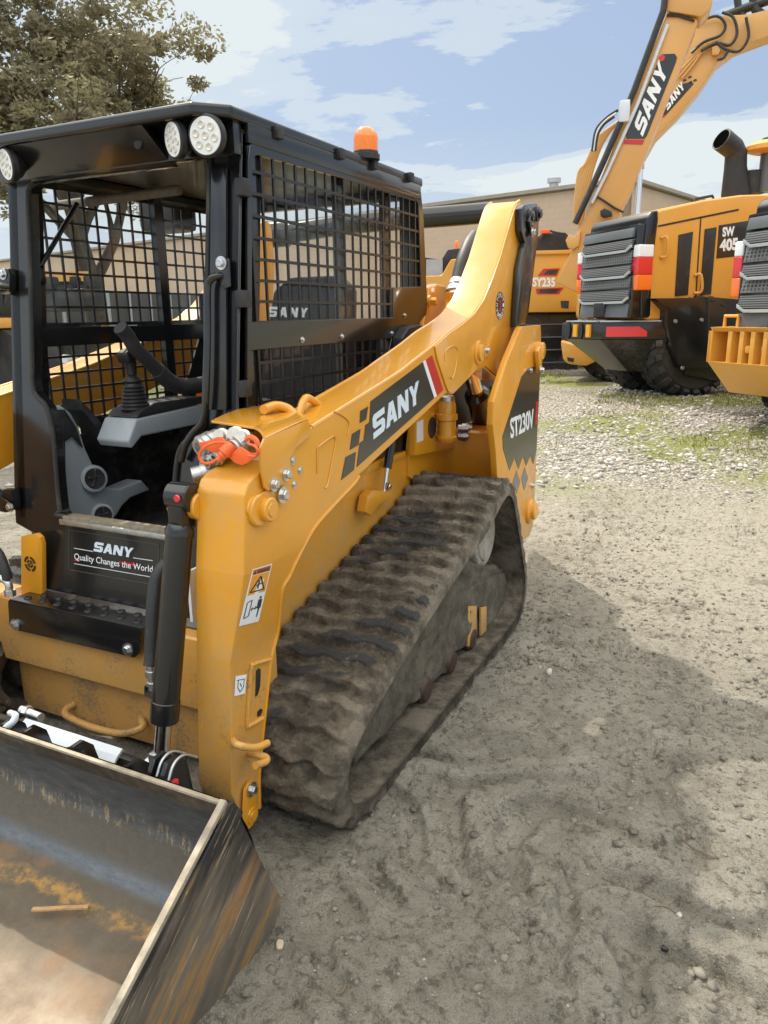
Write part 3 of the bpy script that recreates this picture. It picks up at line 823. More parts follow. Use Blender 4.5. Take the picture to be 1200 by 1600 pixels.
mb.tube([P(389, 694, Y=1.47), P(398, 697, Y=1.46), P(403, 705, Y=1.46), P(399, 713, Y=1.465), P(388, 712, Y=1.47)], .0035, 8, smooth=5)
mb.tube([P(u, v, Y=1.49) for u, v in ((385, 686), (392, 683), (400, 688), (403, 697))], .007, 8, smooth=4)
mb.build('cap_lanyard', 'orange', coup)

# ---- tilt cylinder
top = Vector((-1.284, 1.44, P(285, 776, Y=1.44).z)); bot = P(251, 1194, Y=1.33)
d = (bot - top).normalized()
mb = MB()
a1 = P(286, 808, Y=1.44); e1 = top + (bot - top) * .83
mb.lathe(top + d * .07, d, [(0, .030), (.015, .038), (.03, .038), (.031, .0355), (.06, .0355), ((e1 - top).length - .13, .0365), ((e1 - top).length - .128, .0385), ((e1 - top).length - .072, .0385), ((e1 - top).length - .068, .034), ((e1 - top).length - .066, .02)], 36)
mb.box(top + d * .04, (.05, .055, .09), None, .01)
mb.lathe(top - Vector((.035, 0, 0)), (1, 0, 0), [(0, .034), (.004, .038), (.066, .038), (.07, .034)], 28)
tilt = mb.build('tilt_cylinder', 'black', L)
mb = MB(); mb.lathe(top - Vector((.042, 0, 0)), (1, 0, 0), [(0, .012), (.008, .014)], 16)
mb.lathe(P(277, 779, Y=1.40), (0, -1, 0), [(0, .010), (.004, .008)], 16); mb.build('grease_cap', 'redlens', tilt)
mb = MB(); mb.cyl(e1 - d * .09, bot + d * 0.0, .0215, None, 28); mb.build('cylinder_rod', 'chrome', tilt)
mb = MB(); mb.lathe(bot - Vector((.04, 0, 0)) + d * .02, (1, 0, 0), [(0, .03), (.003, .035), (.077, .035), (.08, .03)], 24); mb.box(bot - d * .01, (.045, .05, .06), None, .008); mb.build('rod_eye', 'steel', tilt)
mb = MB(); mb.tube([P(262, 880, Y=1.50), P(246, 905, Y=1.47), P(240, 960, Y=1.44), P(238, 1020, Y=1.42), P(236, 1040, Y=1.41)], .022, 14, smooth=5); mb.build('cylinder_hose', 'hose', tilt)
mb = MB(); c = P(236, 1036, Y=1.41); mb.lathe(c, (0, 0, -1), [(0, .015), (.02, .015), (.021, .019), (.04, .019), (.041, .013), (.055, .013), (.056, .018), (.075, .018)], 12); mb.build('hose_fitting', 'zinc', tilt)
mb = MB(); mb.tube([P(232, 1072, Y=1.40), P(231, 1083, Y=1.395), P(245, 1088, Y=1.38)], .011, 10); mb.build('port_elbow', 'black', tilt)
mb = MB(); c = P(300, 791, Y=1.45); mb.cyl(Vector((-1.33, 1.46, c.z)), Vector((-1.24, 1.46, c.z)), .036, None, 28, .004); mb.build('pin_tube', 'yellow', armR)

# ---- cab
PFo, PFn = (0, 1.93, 1.95), (0, 1, -.124)
def pf(X, z, off=0): return Vector((X, 1.93 - .124 * (1.95 - z) + off, z))
def PF(u, v, off=0):
    return PP(u, v, (0, 1.93 + off, 1.95), PFn)
outer = [pf(-2.385, 2.02), pf(-1.40, 2.02), pf(-1.40, .60), pf(-1.44, .45)] + [PF(62, 985), PF(64, 930), PF(65, 850), PF(56, 836), PF(24, 818), PF(22, 790)]
hole = [(60, 283), (75, 273), (95, 268), (290, 238), (312, 241), (322, 251), (327, 268), (324, 450), (320, 640), (317, 667), (300, 682), (287, 693), (278, 713), (273, 757), (267, 836), (260, 838), (99, 807), (94, 798), (91, 775), (88, 740), (83, 680), (73, 637), (60, 622), (53, 612), (50, 590), (50, 547), (47, 400), (44, 300)]
holeP = [PF(u, v) for u, v in hole]
mb = MB(); mb.holed(outer, [holeP], (0, .045, 0), .004); cab = mb.build('cab_frame', 'black', L)
mb = MB()
hp = [PF(u, v, -.006) for u, v in hole]
ring = crom(hp, 3, True)
mb.tube(ring, .0085, 8, closed=True)
mb.build('door_seal', 'rubber', cab)
# pillar caps, front corner post folded round to the side
mb = MB()
mb.prism([pf(-1.40, 2.02), pf(-1.40, .6), pf(-1.40, .6, .12), pf(-1.40, 2.02, .10)], (-.05, 0, 0), .006)
mb.cut().prism([pf(-2.385, 2.02), pf(-2.385, .8), pf(-2.385, .8, .12), pf(-2.385, 2.02, .10)], (.05, 0, 0), .006)
mb.build('corner_post', 'black', cab)
mb = MB()
mb.prism([PF(333, 262, -.004), PF(357, 262, -.004), PF(357, 640, -.004), PF(330, 640, -.004)], (0, -.012, 0), .004)
mb.build('post_cover', 'black', cab)
# roof
ZR = 2.075
f0 = P(322, 153, Z=ZR); rf = [Vector((-2.40, f0.y + .05, ZR)), Vector((-2.33, f0.y, ZR)), Vector((-1.46, f0.y, ZR)), Vector((-1.385, f0.y + .08, ZR)), Vector((-1.385, 3.22, ZR)), Vector((-2.40, 3.22, ZR))]
mb = MB(); mb.prism(rf, (0, 0, -.035), .010, 3); roof = mb.build('roof', 'black', L)
mb = MB()
fy = f0.y
A = [Vector((-2.22, fy + .012, 2.045)), Vector((-1.66, fy + .012, 2.045)), Vector((-1.64, 1.915, 1.945)), Vector((-2.25, 1.915, 1.945))]
mb.prism(A, (0, .03, 0), .006)
mb.box2((-2.385, 1.90, 1.955), (-1.40, 1.94, 2.045), .004)
mb.build('roof_fascia', 'black', roof)
mb = MB(); mb.lathe(P(219, 225, Y=1.86), (0, -1, 0), [(0, .015), (.01, .016), (.014, .008)], 16); mb.build('washer_nozzle', 'dark', roof); mb = MB()
for u, v in ((272, 185), (322, 178), (12, 226)): mb.cut().box(P(u, v, Y=1.90) + Vector((0, 0, -.004)), (.03, .05, .03), None, .004)
mb.build('lamp_bracket', 'dark', roof)
mb = MB(); mb.box2((-1.40, 1.95, 1.99), (-1.385, 3.2, 2.045), .004); mb.cut().box2((-2.405, 1.95, 1.99), (-2.39, 3.2, 2.045), .004); mb.build('roof_rail', 'black', roof)
mb = MB()
for u, v in ((433, 205), (530, 238), (583, 255), (640, 275)):
    c = P(u, v, X=-1.385); mb.cut().box(c + Vector((0, 0, -.005)), (.03, .035, .035), None, .004)
mb.build('roof_clip', 'dark', roof)
mb = MB(); mb.box2((-2.38, 1.96, 2.03), (-1.41, 3.2, 2.036)); mb.build('headliner', 'mesh', roof)
# lamps
for (u, v), dr, r in (((272, 218), (-.42, -1, -.12), .049), ((322, 212), (.12, -1, -.12), .053), ((11, 257), (-.30, -1, -.15), .050)):
    c = P(u, v, Y=1.83); dr = Vector(dr).normalized()
    mb = MB(); mb.lathe(c - dr * .05, dr, [(0, r * .55), (.012, r * .8), (.03, r * .98), (.035, r * 1.06), (.052, r * 1.06), (.056, r * .96), (.052, r * .90)], 40)
    lamp = mb.build('work_lamp', 'dark', L)
    mb = MB(); mb.lathe(c + dr * .0026, dr, [(0, r * .94), (.003, r * .91)], 40); mb.build('reflector', 'ledface', lamp)
    mb = MB(); a = dr.orthogonal().normalized(); b2 = dr.cross(a)
    for k in range(7):
        oo = Vector((0, 0, 0)) if k == 0 else (a * math.cos(k * math.pi / 3) + b2 * math.sin(k * math.pi / 3)) * r * .56
        mb.cut().lathe(c + oo + dr * .0050, dr, [(0, r * .22), (.003, r * .20), (.0035, r * .16), (.0015, r * .1)], 18)
    mb.build('led_cell', 'ledspot', lamp)
# beacon
c = P(572, 248, Z=ZR); 
mb = MB(); mb.lathe(c + Vector((0, 0, -.005)), (0, 0, 1), [(0, .052), (.018, .052), (.02, .047), (.03, .046)], 28); bc = mb.build('beacon_base', 'dark', L)
mb = MB(); mb.lathe(c + Vector((0, 0, .022)), (0, 0, 1), [(0, .046), (.045, .046), (.062, .043), (.076, .034), (.084, .022), (.088, .006)], 36); mb.build('beacon_lens', 'beacon', bc)

# side screens (near side traced, far side mirrored)
SX = -1.388
def side_panel(f, nm):
    out = [(386, 690), (388, 250), (391, 226), (400, 213), (414, 209), (640, 283), (652, 289), (658, 300), (662, 340), (668, 480), (666, 492), (655, 505), (630, 530), (600, 640), (560, 690)]
    h1 = [(394, 503), (395, 256), (397, 246), (403, 242), (648, 309), (654, 318), (658, 448), (615, 449), (615, 496)]
    h2 = [(392, 548), (612, 529), (588, 634), (560, 668), (392, 676)]
    Q = lambda l, X: [f(P(u, v, X=X)) for u, v in l]
    nx = f(Vector((1, 0, 0))) - f(Vector((0, 0, 0)))
    mb = MB(); mb.holed(Q(out, SX), [Q(h1, SX), Q(h2, SX)], nx * -.012, .002)
    pn = mb.build('side_screen', 'black', L)
    mb = MB(); X = SX - .007
    t0, t1 = P(403, 242, X=X), P(648, 309, X=X)
    for k in range(22):
        y = 1.955 + .0632 * k
        if y > 3.2: break
        zt = t0.z + (t1.z - t0.z) * (y - t0.y) / (t1.y - t0.y)
        mb.box2(*[tuple(min(a, b_) if i == 0 else max(a, b_) for a, b_ in zip(f(Vector((X - .003, y - .0045, 1.03))), f(Vector((X + .003, y + .0045, zt + .01))))) for i in (0, 1)])
    for k in range(-9, 8):
        z = 1.549 + .0615 * k
        zz_ = z
        mb.box2(*[tuple(min(a, b_) if i == 0 else max(a, b_) for a, b_ in zip(f(Vector((X - .004, 1.95, z - .0045))), f(Vector((X + .004, 3.21, z + .0045))))) for i in (0, 1)])
    mb.build('screen_bars', 'mesh', pn)
    mb = MB()
    for y in (2.60, 2.99): mb.cut().box2(*sorted2(f, (-1.475, y - .022, 1.0), (-1.445, y + .022, 2.0)))
    mb.cut().box2(*sorted2(f, (-1.475, 3.17, 1.0), (-1.40, 3.22, 2.03)))
    mb.cut().box2(*sorted2(f, (-1.475, 1.93, 1.41), (-1.44, 3.2, 1.475)))
    mb.build('window_frame', 'black', pn)
    mb = MB(); mb.box2(*sorted2(f, (-1.436, 1.95, 1.02), (-1.432, 3.17, 2.0))); mb.build('side_window', 'glass', pn)
    return pn
def sorted2(f, a, b_):
    a = f(Vector(a)); b_ = f(Vector(b_))
    return tuple(min(x, y) for x, y in zip(a, b_)), tuple(max(x, y) for x, y in zip(a, b_))
sR = side_panel(ident, 'r'); sL = side_panel(mir, 'l')
mb = MB()
for u, v in ((472, 531), (534, 526), (612, 521), (632, 493)): mb.bolt(P(u, v, X=SX), (1, 0, 0), .007, .006)
mb.build('bolt', 'zinc', sR)
o = P(418, 495, X=-1.4310); heavy_word('window_lettering', 'SANY', o, P(479, 496, X=-1.431) - o, P(418.5, 479, X=-1.431) - o, 'white', sR, .02, .30)
mb = MB()
for u, v in ((380, 293), (380, 467), (381, 607)):
    c = P(u, v, X=-1.395); mb.cut().box(c, (.03, .045, .05), None, .005); mb._lathe(c, (1,0,0), [(.012,.008),(.022,.006)], 6) if 0 else (lambda *a: None)(c + Vector((.012, 0, .003)), (1, 0, 0), .008, .008)
mb.build('door_hinge', 'dark', cab)
mb = MB(); mb.box2((-2.40, 3.19, .6), (-1.40, 3.23, 1.42), .01); mb.cut().box2((-2.40, 3.19, 1.99), (-1.40, 3.23, 2.04), .008); mb.build('rear_panel', 'black', cab)
mb = MB(); mb.box2((-2.36, 3.20, 1.42), (-1.43, 3.206, 1.99)); mb.build('rear_window', 'glass', cab)
# floor and lower sides of the cab
mb = MB(); mb.box2((-2.385, 1.80, .60), (-1.40, 3.2, .66)); mb.box2((-1.42, 1.85, .6), (-1.40, 3.2, 1.06)); mb.box2((-2.40, 1.85, .6), (-2.38, 3.2, 1.06)); mb.build('cab_floor', 'black_low', cab)
# sill
sl = [PF(98, 806, -.02), PF(263, 838, -.02), PF(262, 846, -.02), PF(98, 813, -.02)]
M['sill'] = simple('dusty_sill', (.20, .17, .12), .8, 0, 0, .3, 60, .6, (.42, .36, .26), .3)
mb = MB(); s0 = PF(97, 808, -.02); s1 = PF(265, 840, -.02)
mb.box2((s0.x, s0.y, s0.z - .014), (s1.x, s0.y + .05, s0.z + .004), .004); mb.build('door_sill', 'sill', cab)
mb = MB(); mb.box2((s0.x - .01, s0.y - .008, s0.z - .026), (s1.x, s0.y + .001, s0.z - .006), .004); mb.build('sill_trim', 'steel', cab)

# lettering under the door
def pff(u, v): return PF(u, v, -.0012)
nF = Vector((0, -1, .124)).normalized()
o = pff(146.5, 861); heavy_word('front_lettering', 'SANY', o, pff(206.5, 871.5) - o, pff(146.5, 846) - o, 'wlow', cab, .04, .10)
mb = MB()
for a, b_ in (((116, 857), (145, 862)), ((208, 872), (239, 876.5)), ((116, 881), (239, 902.5))):
    A, B = pff(*a), pff(*b_); mb.cut().prism([A, B, B + Vector((0, 0, .0022)), A + Vector((0, 0, .0022))], nF * .001)
mb.build('lettering_rule', 'white', cab, 0)
mb = MB()
for a, b_, h in (((116, 876), (125, 877.5), .008), ((187, 879), (212, 885), .010)):
    A, B = pff(*a), pff(*b_); mb.cut().prism([A, B, B + Vector((0, 0, h)), A + Vector((0, 0, h * .6))], nF * .0006)
mb.build('lettering_brush', 'red', cab, 0)
o = pff(116.5, 873.5); text_obj('front_motto', 'Quality Changes the World', o, pff(239, 894) - o, pff(116.5, 864) - o, 'white', cab, .006, .0014)
mb = MB()
bq = [pff(108, 828), pff(248, 851), pff(247, 915), pff(108, 890)]
for i in range(4):
    A, B = bq[i], bq[(i + 1) % 4]; mb.bar(A, B, .0012, .0012)
mb.build('sign_border', 'greyd', cab, 0)

# grab bars
mb = MB(); mb.tube([PF(347, 431, -.015), PF(336, 432, -.035), PF(328, 438, -.04), PF(324, 452, -.04), PF(324, 520, -.04), PF(322, 600, -.04), PF(318, 655, -.035), PF(302, 676, -.03), PF(290, 695, -.03), PF(283, 720, -.02)], .0115, 12, smooth=5)
gb = mb.build('grab_bar', 'black', cab)
mb = MB(); mb.prism([PF(338, 404, -.016), PF(360, 404, -.016), PF(362, 448, -.016), PF(352, 452, -.016), (PF(340, 440, -.016))], (0, -.008, 0), .003); mb.build('bar_bracket', 'black', gb)
mb = MB(); mb.bolt(PF(346, 411, -.026), (0, -1, 0), .013, .01); mb.build('bolt', 'zinc', gb)
mb = MB(); mb.prism([PF(-2, 418, -.004), PF(24, 420, -.004), PF(27, 430, -.004), PF(26, 455, -.004), PF(14, 460, -.004), PF(-2, 456, -.004)], (0, -.03, 0), .006)
mb.cut().prism([PF(12, 762, -.004), PF(32, 762, -.004), PF(34, 792, -.004), PF(22, 798, -.004), PF(10, 796, -.004)], (0, -.035, 0), .006)
lb = mb.build('mirror_bracket', 'black', cab)
mb = MB(); mb.bolt(PF(5, 428, -.036), (0, -1, 0), .013, .01); mb.bolt(PF(16, 792, -.04), (0, -1, 0), .012, .01); mb.build('bolt', 'zinc', lb)
mb = MB(); mb.tube([PF(14, 448, -.04), PF(0, 447, -.06), PF(-20, 452, -.06)], .011, 10, smooth=3); mb.cut().tube([PF(18, 782, -.04), PF(8, 776, -.06), PF(-4, 766, -.08), PF(-20, 750, -.1)], .011, 10, smooth=3); mb.build('bracket_tube', 'black', lb)

# ---- cab interior
int_ = MB()
pn = [(80, 637), (95, 633), (112, 645), (124, 668), (134, 700), (150, 735), (165, 762), (188, 764), (222, 750), (236, 766), (205, 778), (192, 790), (182, 808), (95, 812), (90, 700)]
A = [P(u, v, X=-2.27) for u, v in pn]; mb = MB(); mb.loft(A, [p + Vector((-.09, 0, 0)) for p in A], .012, 3)
console = mb.build('foot_console', 'grey', L)
mb = MB(); A = [P(u, v, X=-2.262) for u, v in ((84, 640), (100, 640), (118, 668), (128, 700), (112, 682), (100, 690), (103, 805), (92, 806), (88, 720))]
mb.prism(A, (.006, 0, 0), .002); mb.build('console_trim', 'dark', console)
for u, v, r in ((145, 748, .040), (158, 805, .035)):
    c = P(u, v, X=-2.262)
    mb = MB(); mb.lathe(c, (1, -.35, .2), [(0, r * 1.35), (.015, r * 1.3), (.02, r * 1.1)], 32); sp_ = mb.build('vent_bezel', 'grey', console)
    mb = MB(); mb.lathe(c + Vector((.02, -.007, .004)), (1, -.35, .2), [(0, r), (.004, r * .95), (.003, r * .8)], 28); mb.build('vent_face', 'dark', sp_); mb = MB()
    for k in range(5):
        a = k * math.pi * .4; v1 = Vector((-.2, math.sin(a) * .4, math.cos(a))).normalized()
        mb.bar(c + Vector((.026, -.009, .005)), c + Vector((.026, -.009, .005)) + Vector((0, math.sin(a), math.cos(a))) * r * .85, .006, .004, (1, 0, 0))
    mb.build('vent_blades', 'steel', sp_)
mb = MB(); A = [P(u, v, X=-2.30) for u, v in ((95, 622), (106, 632), (166, 700), (154, 706), (108, 650), (97, 640))]
mb.prism(A, (.10, 0, 0), .008); mb.build('display_panel', 'dark', console)
mb = MB(); mb.box2((-2.28, 1.86, .655), (-1.44, 2.5, .675)); mb.build('floor_mat', 'dark', L)
# armrest console
cs = [(213, 655), (317, 632), (317, 662), (222, 682), (207, 701), (200, 690)]
A = [P(u, v, X=-2.03) for u, v in cs]; B = [p + Vector((-.16, 0, .0)) for p in A]
mb = MB(); mb.loft(A, B, .010, 3); ac = mb.build('side_console', 'grey', L)
A = [P(u, v, X=-2.035) + Vector((0, 0, .002)) for u, v in ((213, 654), (317, 631), (317, 620), (245, 630), (222, 642))]
mb = MB(); mb.loft(A, [p + Vector((-.15, 0, 0)) for p in A], .006); mb.build('console_top', 'dark', ac)
mb = MB(); c = P(212, 640, X=-2.10)
pr = []
for k in range(7):
    z = k * .0135; r = .050 - .0028 * k
    pr += [(z, r), (z + .005, r + .006), (z + .010, r)]
pr += [(.098, .030), (.108, .036), (.118, .030), (.128, .016)]
mb.lathe(c, (0, 0, 1), pr, 28); joy = mb.build('joystick_boot', 'dark', L)
mb = MB(); c1 = c + Vector((0, 0, .12)); top_ = P(200, 552, X=-2.10)
mb.tube([c1, c1 + Vector((0, -.004, .03)), P(206, 585, X=-2.10), P(204, 568, X=-2.10), P(201, 556, X=-2.10), P(197, 549, X=-2.1)], [.012, .016, .019, .021, .026, .018], 14)
mb.box(P(198, 556, X=-2.10), (.06, .055, .045), Matrix.Rotation(R(20), 3, 'X'), .016, 3); mb.build('joystick_grip', 'dark', joy)
mb = MB(); path = crom([P(188, 512, X=-2.03), P(199, 524, X=-2.03), P(210, 542, X=-2.03), P(228, 560, X=-2.03), P(247, 580, X=-2.03), P(268, 598, X=-2.03), P(292, 604, X=-2.03), P(330, 598, X=-2.03)], 5)
for k, (p0, p1) in enumerate(zip(path[:-1], path[1:])):
    w = .032 if k < 18 else .05
    mb.bar(p0 - (p1 - p0) * .15, p1 + (p1 - p0) * .15, .065, w, (1, 0, .001)) if False else mb.cyl(p0 - (p1 - p0) * .2, p1 + (p1 - p0) * .2, .026 if k < 20 else .032, .026 if k < 20 else .032, 14)
mb.build('armrest', 'seat', L)
# seat
mb = MB(); mb.box2((-2.10, 2.45, 1.02), (-1.62, 2.95, 1.14), .04, 4); seat = mb.build('seat', 'seat', L)
mb = MB(); mb.prism([Vector((-2.10, 2.90, 1.10)), Vector((-1.62, 2.90, 1.10)), Vector((-1.66, 3.02, 1.62)), Vector((-1.74, 3.04, 1.68)), Vector((-1.98, 3.04, 1.68)), Vector((-2.06, 3.02, 1.62))], (0, .11, .0), .03, 3)
mb.build('backrest', 'seat', seat)
mb = MB(); mb.box2((-2.03, 2.5, .67), (-1.7, 2.95, 1.02), .02); mb.build('seat_base', 'dark', seat)
# overhead things seen through the door
mb = MB(); mb.cyl(P(84, 322, Y=2.30), P(281, 297, Y=2.30), .018, None, 16, .004); M['roller'] = simple('dusty_roller', (.16, .14, .11), .7, 0, 0, .25, 30); mb.build('blind_roller', 'roller', cab)
mb = MB(); mb.cyl(P(121, 318, X=-2.30), P(56, 428, X=-2.33), .009, None, 12); mb.box(P(54, 430, X=-2.34), (.05, .06, .07), None, .01); mb.build('gas_strut', 'black', cab)
mb = MB(); mb.box(P(262, 335, Y=2.9), (.22, .16, .16), None, .03); mb.build('ceiling_console', 'dark', cab)
for X0, u0 in ((0, 160), (0, 189)):
    c = P(u0, 508, X=-2.34); c2 = P(u0 + 28, 523, X=-2.34)
    mb = MB(); mb.box2((-2.345, c.y, c2.z), (-2.343, c2.y, c.z)); st = mb.build('belt_sticker', 'white', cab, 0)
    mb = MB(); mb.box2((-2.3428, c.y, c2.z), (-2.3422, c.y + (c2.y - c.y) * .45, c.z)); mb.build('sticker_panel', 'signy', st, 0)

# ---- front of the chassis: step, beam, belly plate
SY = 1.650
sf = [(12, 940), (15, 936), (222, 982), (222, 990), (217, 1022), (210, 1028), (22, 984), (14, 977)]
A = [P(u, v, Y=SY) for u, v in sf]; zt = A[1].z
mb = MB(); mb.prism(A, (0, .010, 0), .003)
bk = .085
mb.prism([Vector((A[1].x, SY, zt)), Vector((A[2].x, SY, zt)), Vector((A[2].x, SY + bk, zt)), Vector((A[1].x, SY + bk, zt))], (0, 0, -.008), .003)
step = mb.build('step', 'black', L)
mb = MB()
for k in range(8):
    for j in range(2):
        x = A[1].x + .05 + k * (A[2].x - A[1].x - .1) / 7 + j * .03; y = SY + .035 + j * .045
        if x < A[2].x - .02: mb.cut().lathe((x, y, zt - .001), (0, 0, 1), [(0, .015), (.005, .012), (.006, .009), (.003, .008)], 18)
M['worn'] = simple('worn_black_steel', (.10, .105, .11), .45, .4, 0, .4, 30, .5, (.35, .33, .3), .1)
mb.build('step_stud', 'dark', step)
mb = MB(); mb.bolt(P(24, 976, Y=SY), (0, -1, 0), .015, .01); mb.bolt(P(200, 1015, Y=SY), (0, -1, 0), .015, .01); mb.build('bolt', 'zinc', step)
zb = P(113, 1056, Y=1.69).z
mb = MB(); mb.box2((-2.68, 1.68, zb), (-1.27, 1.80, zt - .012), .018, 3); mb.build('cross_beam', 'yellow_low', L)
zl = P(200, 1150, Y=1.74).z - .005
mb = MB(); mb.box2((-2.45, 1.80, .06), (-1.27, 1.90, zl + .03)); mb.build('gap_shade_box', 'dark', L)  # dark box added to paint the shade in the gap below the front plate
mb = MB(); mb.prism([pf(-2.29, .56, -.004), pf(-1.405, .56, -.004), Vector((-1.405, SY + .08, zt - .004)), Vector((-2.29, SY + .08, zt - .004))], (0, .004, -.012), .002); mb.build('apron', 'black_low', L)
mb = MB(); mb.box2((-2.43, 1.74, zl), (-1.27, 1.78, zb + .02), .006); mb.box2((-1.50, 1.725, zl), (-1.27, 1.745, zb - .05), .003); mb.build('front_plate', 'yellow_low', L)
mb = MB(); mb.tube([P(116, 1100, Y=1.74), P(104, 1108, Y=1.71), P(104, 1118, Y=1.69), P(130, 1131, Y=1.68), P(160, 1141, Y=1.68), P(193, 1146, Y=1.68), P(222, 1137, Y=1.69), P(220, 1122, Y=1.74)], .013, 12, smooth=5); mb.build('tow_loop', 'yellow_low', L)
mb = MB(); mb.prism([P(u, v, Y=1.73) for u, v in ((32.5, 838), (55, 834), (62, 840), (65, 850), (66, 945), (33, 940))], (0, .02, 0), .003); vp = mb.build('vent_bracket', 'yellow', L)
mb = MB(); c = P(47, 881, Y=1.7285); k_ = .001 * 1.35
for (r0, r1, arcs) in ((.021, .029, 4), (.008, .015, 4)):
    for i in range(arcs):
        a0 = i * math.pi / 2 + .18; a1 = a0 + math.pi / 2 - .36
        th_ = np.linspace(a0, a1, 8)
        pts = [c + Vector((math.cos(t) * r1, 0, math.sin(t) * r1)) for t in th_] + [c + Vector((math.cos(t) * r0, 0, math.sin(t) * r0)) for t in th_[::-1]]
        mb.cut().prism(pts, (0, -.001, 0))
mb.lathe(c, (0, -1, 0), [(0, .004), (.001, .004)], 12)
mb.build('vent_slot', 'dark', vp, 0)
mb = MB(); mb.box2((-1.455, 1.62, .62), (-1.445, 1.72, .78)) ; mb.build('side_sticker', 'white', L, 0)
# hoses at the far side
mb = MB(); mb.tube([P(-30, 850, Y=1.5), P(-5, 862, Y=1.5), P(8, 890, Y=1.5), P(12, 905, Y=1.5)], .016, 12, smooth=5); hs = mb.build('far_hose', 'hose', L)
mb = MB(); mb.tube([P(-8, 905, Y=1.5), P(5, 905, Y=1.5), P(13, 912, Y=1.5), P(15, 925, Y=1.5)], .012, 12, smooth=4); mb.lathe(P(15, 922, Y=1.5), (0, 0, -1), [(0, .018), (.02, .018)], 6); mb.build('hose_elbow', 'zinc', hs)

# ---- chassis sides and rear
def chassis(f):
    mb = MB()
    mb.box2(*sorted2(f, (-1.398, 2.1 if f is mir else 1.62, .25), (-1.386, 3.30, .90)), .004)
    c = mb.build('chassis_side', 'yellow_low', L)
    mb = MB(); mb.box2(*sorted2(f, (-1.398, 1.95, .89), (-1.372, 3.0, .92)), .003); mb.build('ledge', 'yellow', c)
    # rear compartment wall with curved flange
    w = [(645, 655), (652, 640), (700, 600), (790, 560), (800, 720), (806, 790), (690, 790), (640, 745), (640, 700)]
    A = [f(P(u, v, X=-1.37)) for u, v in w]
    mb = MB(); mb.loft(A, [p - (f(Vector((1, 0, 0))) - f(Vector((0, 0, 0)))) * .02 for p in A], .003); mb.build('rear_wall', 'yellow', c)
    fl = [(650, 640), (649, 712), (680, 706), (712, 700), (735, 716), (770, 718), (772, 711), (737, 705), (733, 690), (700, 688), (684, 690), (683, 640)]
    mb = MB(); mb.prism([f(P(u, v, X=-1.33)) for u, v in fl], (f(Vector((1, 0, 0))) - f(Vector((0, 0, 0)))) * -.035, .004); mb.build('wall_flange', 'yellow', c)
    up_ = [(812, 517), (816, 510), (845, 508), (846, 541), (841, 628), (837, 751), (833, 823), (827, 838), (819, 843), (806, 835), (790, 800), (777, 744), (775, 707), (770, 664), (772, 628), (782, 596), (792, 566)]
    A = [f(P(u, v, X=-1.02)) for u, v in up_]
    mb = MB(); mb.loft(A, [p - (f(Vector((1, 0, 0))) - f(Vector((0, 0, 0)))) * .03 for p in A], .004); upr = mb.build('rear_upright', 'yellow_low', L)
    # link
    lk = [(815, 326), (819, 320), (838, 317), (843, 323), (841, 372), (836, 409), (824, 505), (807, 512), (809, 473), (813, 420), (821, 380), (815, 361)]
    A = [f(P(u, v, X=-1.06)) for u, v in lk]; nx_ = f(Vector((1, 0, 0))) - f(Vector((0, 0, 0)))
    mb = MB(); mb.loft(A, [p - nx_ * .03 for p in A], .004)
    for (u, v) in ((827, 338), (839, 334)): mb.lathe(f(P(u, v, X=-1.06)), nx_, [(0, .036), (.008, .036), (.012, .032)], 28); mb.lathe(f(P(u, v, X=-1.06)), nx_, [(.012, .022), (.022, .022), (.025, .018)], 24)
    mb.bar(f(P(827, 340, X=-1.05)), f(P(832, 363, X=-1.05)), .05, .014, (1, 0, 0), .003)
    lkk = mb.build('rear_link', 'black', L)
    mb = MB(); mb.bolt(f(P(832, 363, X=-1.042)), nx_, .016, .012); mb.build('bolt', 'zinc', lkk)
    mb = MB(); mb.lathe(f(P(840, 555, X=-1.02)), nx_, [(0, .07), (.008, .07), (.014, .06)], 28); mb.lathe(f(P(840, 548, X=-1.02)), nx_, [(.012, .042), (.03, .042), (.034, .036)], 24); mb.bar(f(P(840, 545, X=-1.0)), f(P(843, 580, X=-1.0)), .05, .02, (1, 0, 0), .004)
    mb.build('pin_boss', 'yellow', upr); mb = MB(); mb.lathe(f(P(827, 798, X=-1.02)), nx_, [(0, .07), (.01, .07), (.02, .06)], 28); mb.lathe(f(P(827, 798, X=-1.02)), nx_, [(.012, .045), (.035, .045), (.04, .038)], 24)
    mb.tube([f(P(833, 800, X=-1.0)), f(P(840, 803, X=-.99)), f(P(843, 797, X=-.99))], .006, 8)
    mb.build('pin_boss', 'yellow', upr)
    mb = MB(); mb.bolt(f(P(845, 579, X=-.99)), nx_, .016, .014); mb.bolt(f(P(832, 759, X=-1.02)), nx_, .013, .01); mb.bolt(f(P(829, 579, X=-1.02)), nx_, .010, .008); mb.build('bolt', 'zinc', upr)
    return c, upr
chR, upR = chassis(ident); chL, upL = chassis(mir)
flat('upright_decal', [(844, 571), (826, 575), (815, 588), (800, 635), (785, 682), (786, 702), (796, 735), (804, 715), (810, 733), (817, 712), (822, 728), (829, 711), (833, 725), (838, 704)], -1.0193, 'decal', upR)
for q in ([(807, 735), (801, 753), (807, 771), (813, 753)], [(820, 730), (814.5, 747), (819, 766), (825, 747)]): flat('decal_diamond', q, -1.0193, 'greyd', upR)
flat('decal_bar', [(837, 627.5), (840.5, 626), (839, 662.5), (836, 665)], -1.0178, 'red', upR)
o = P(797.5, 684.5, X=-1.0186); text_obj('model_lettering', 'ST230V', o, P(834, 666, X=-1.0186) - o, P(796.5, 655, X=-1.0186) - o, 'white', upR, .03, .001, space=.95)
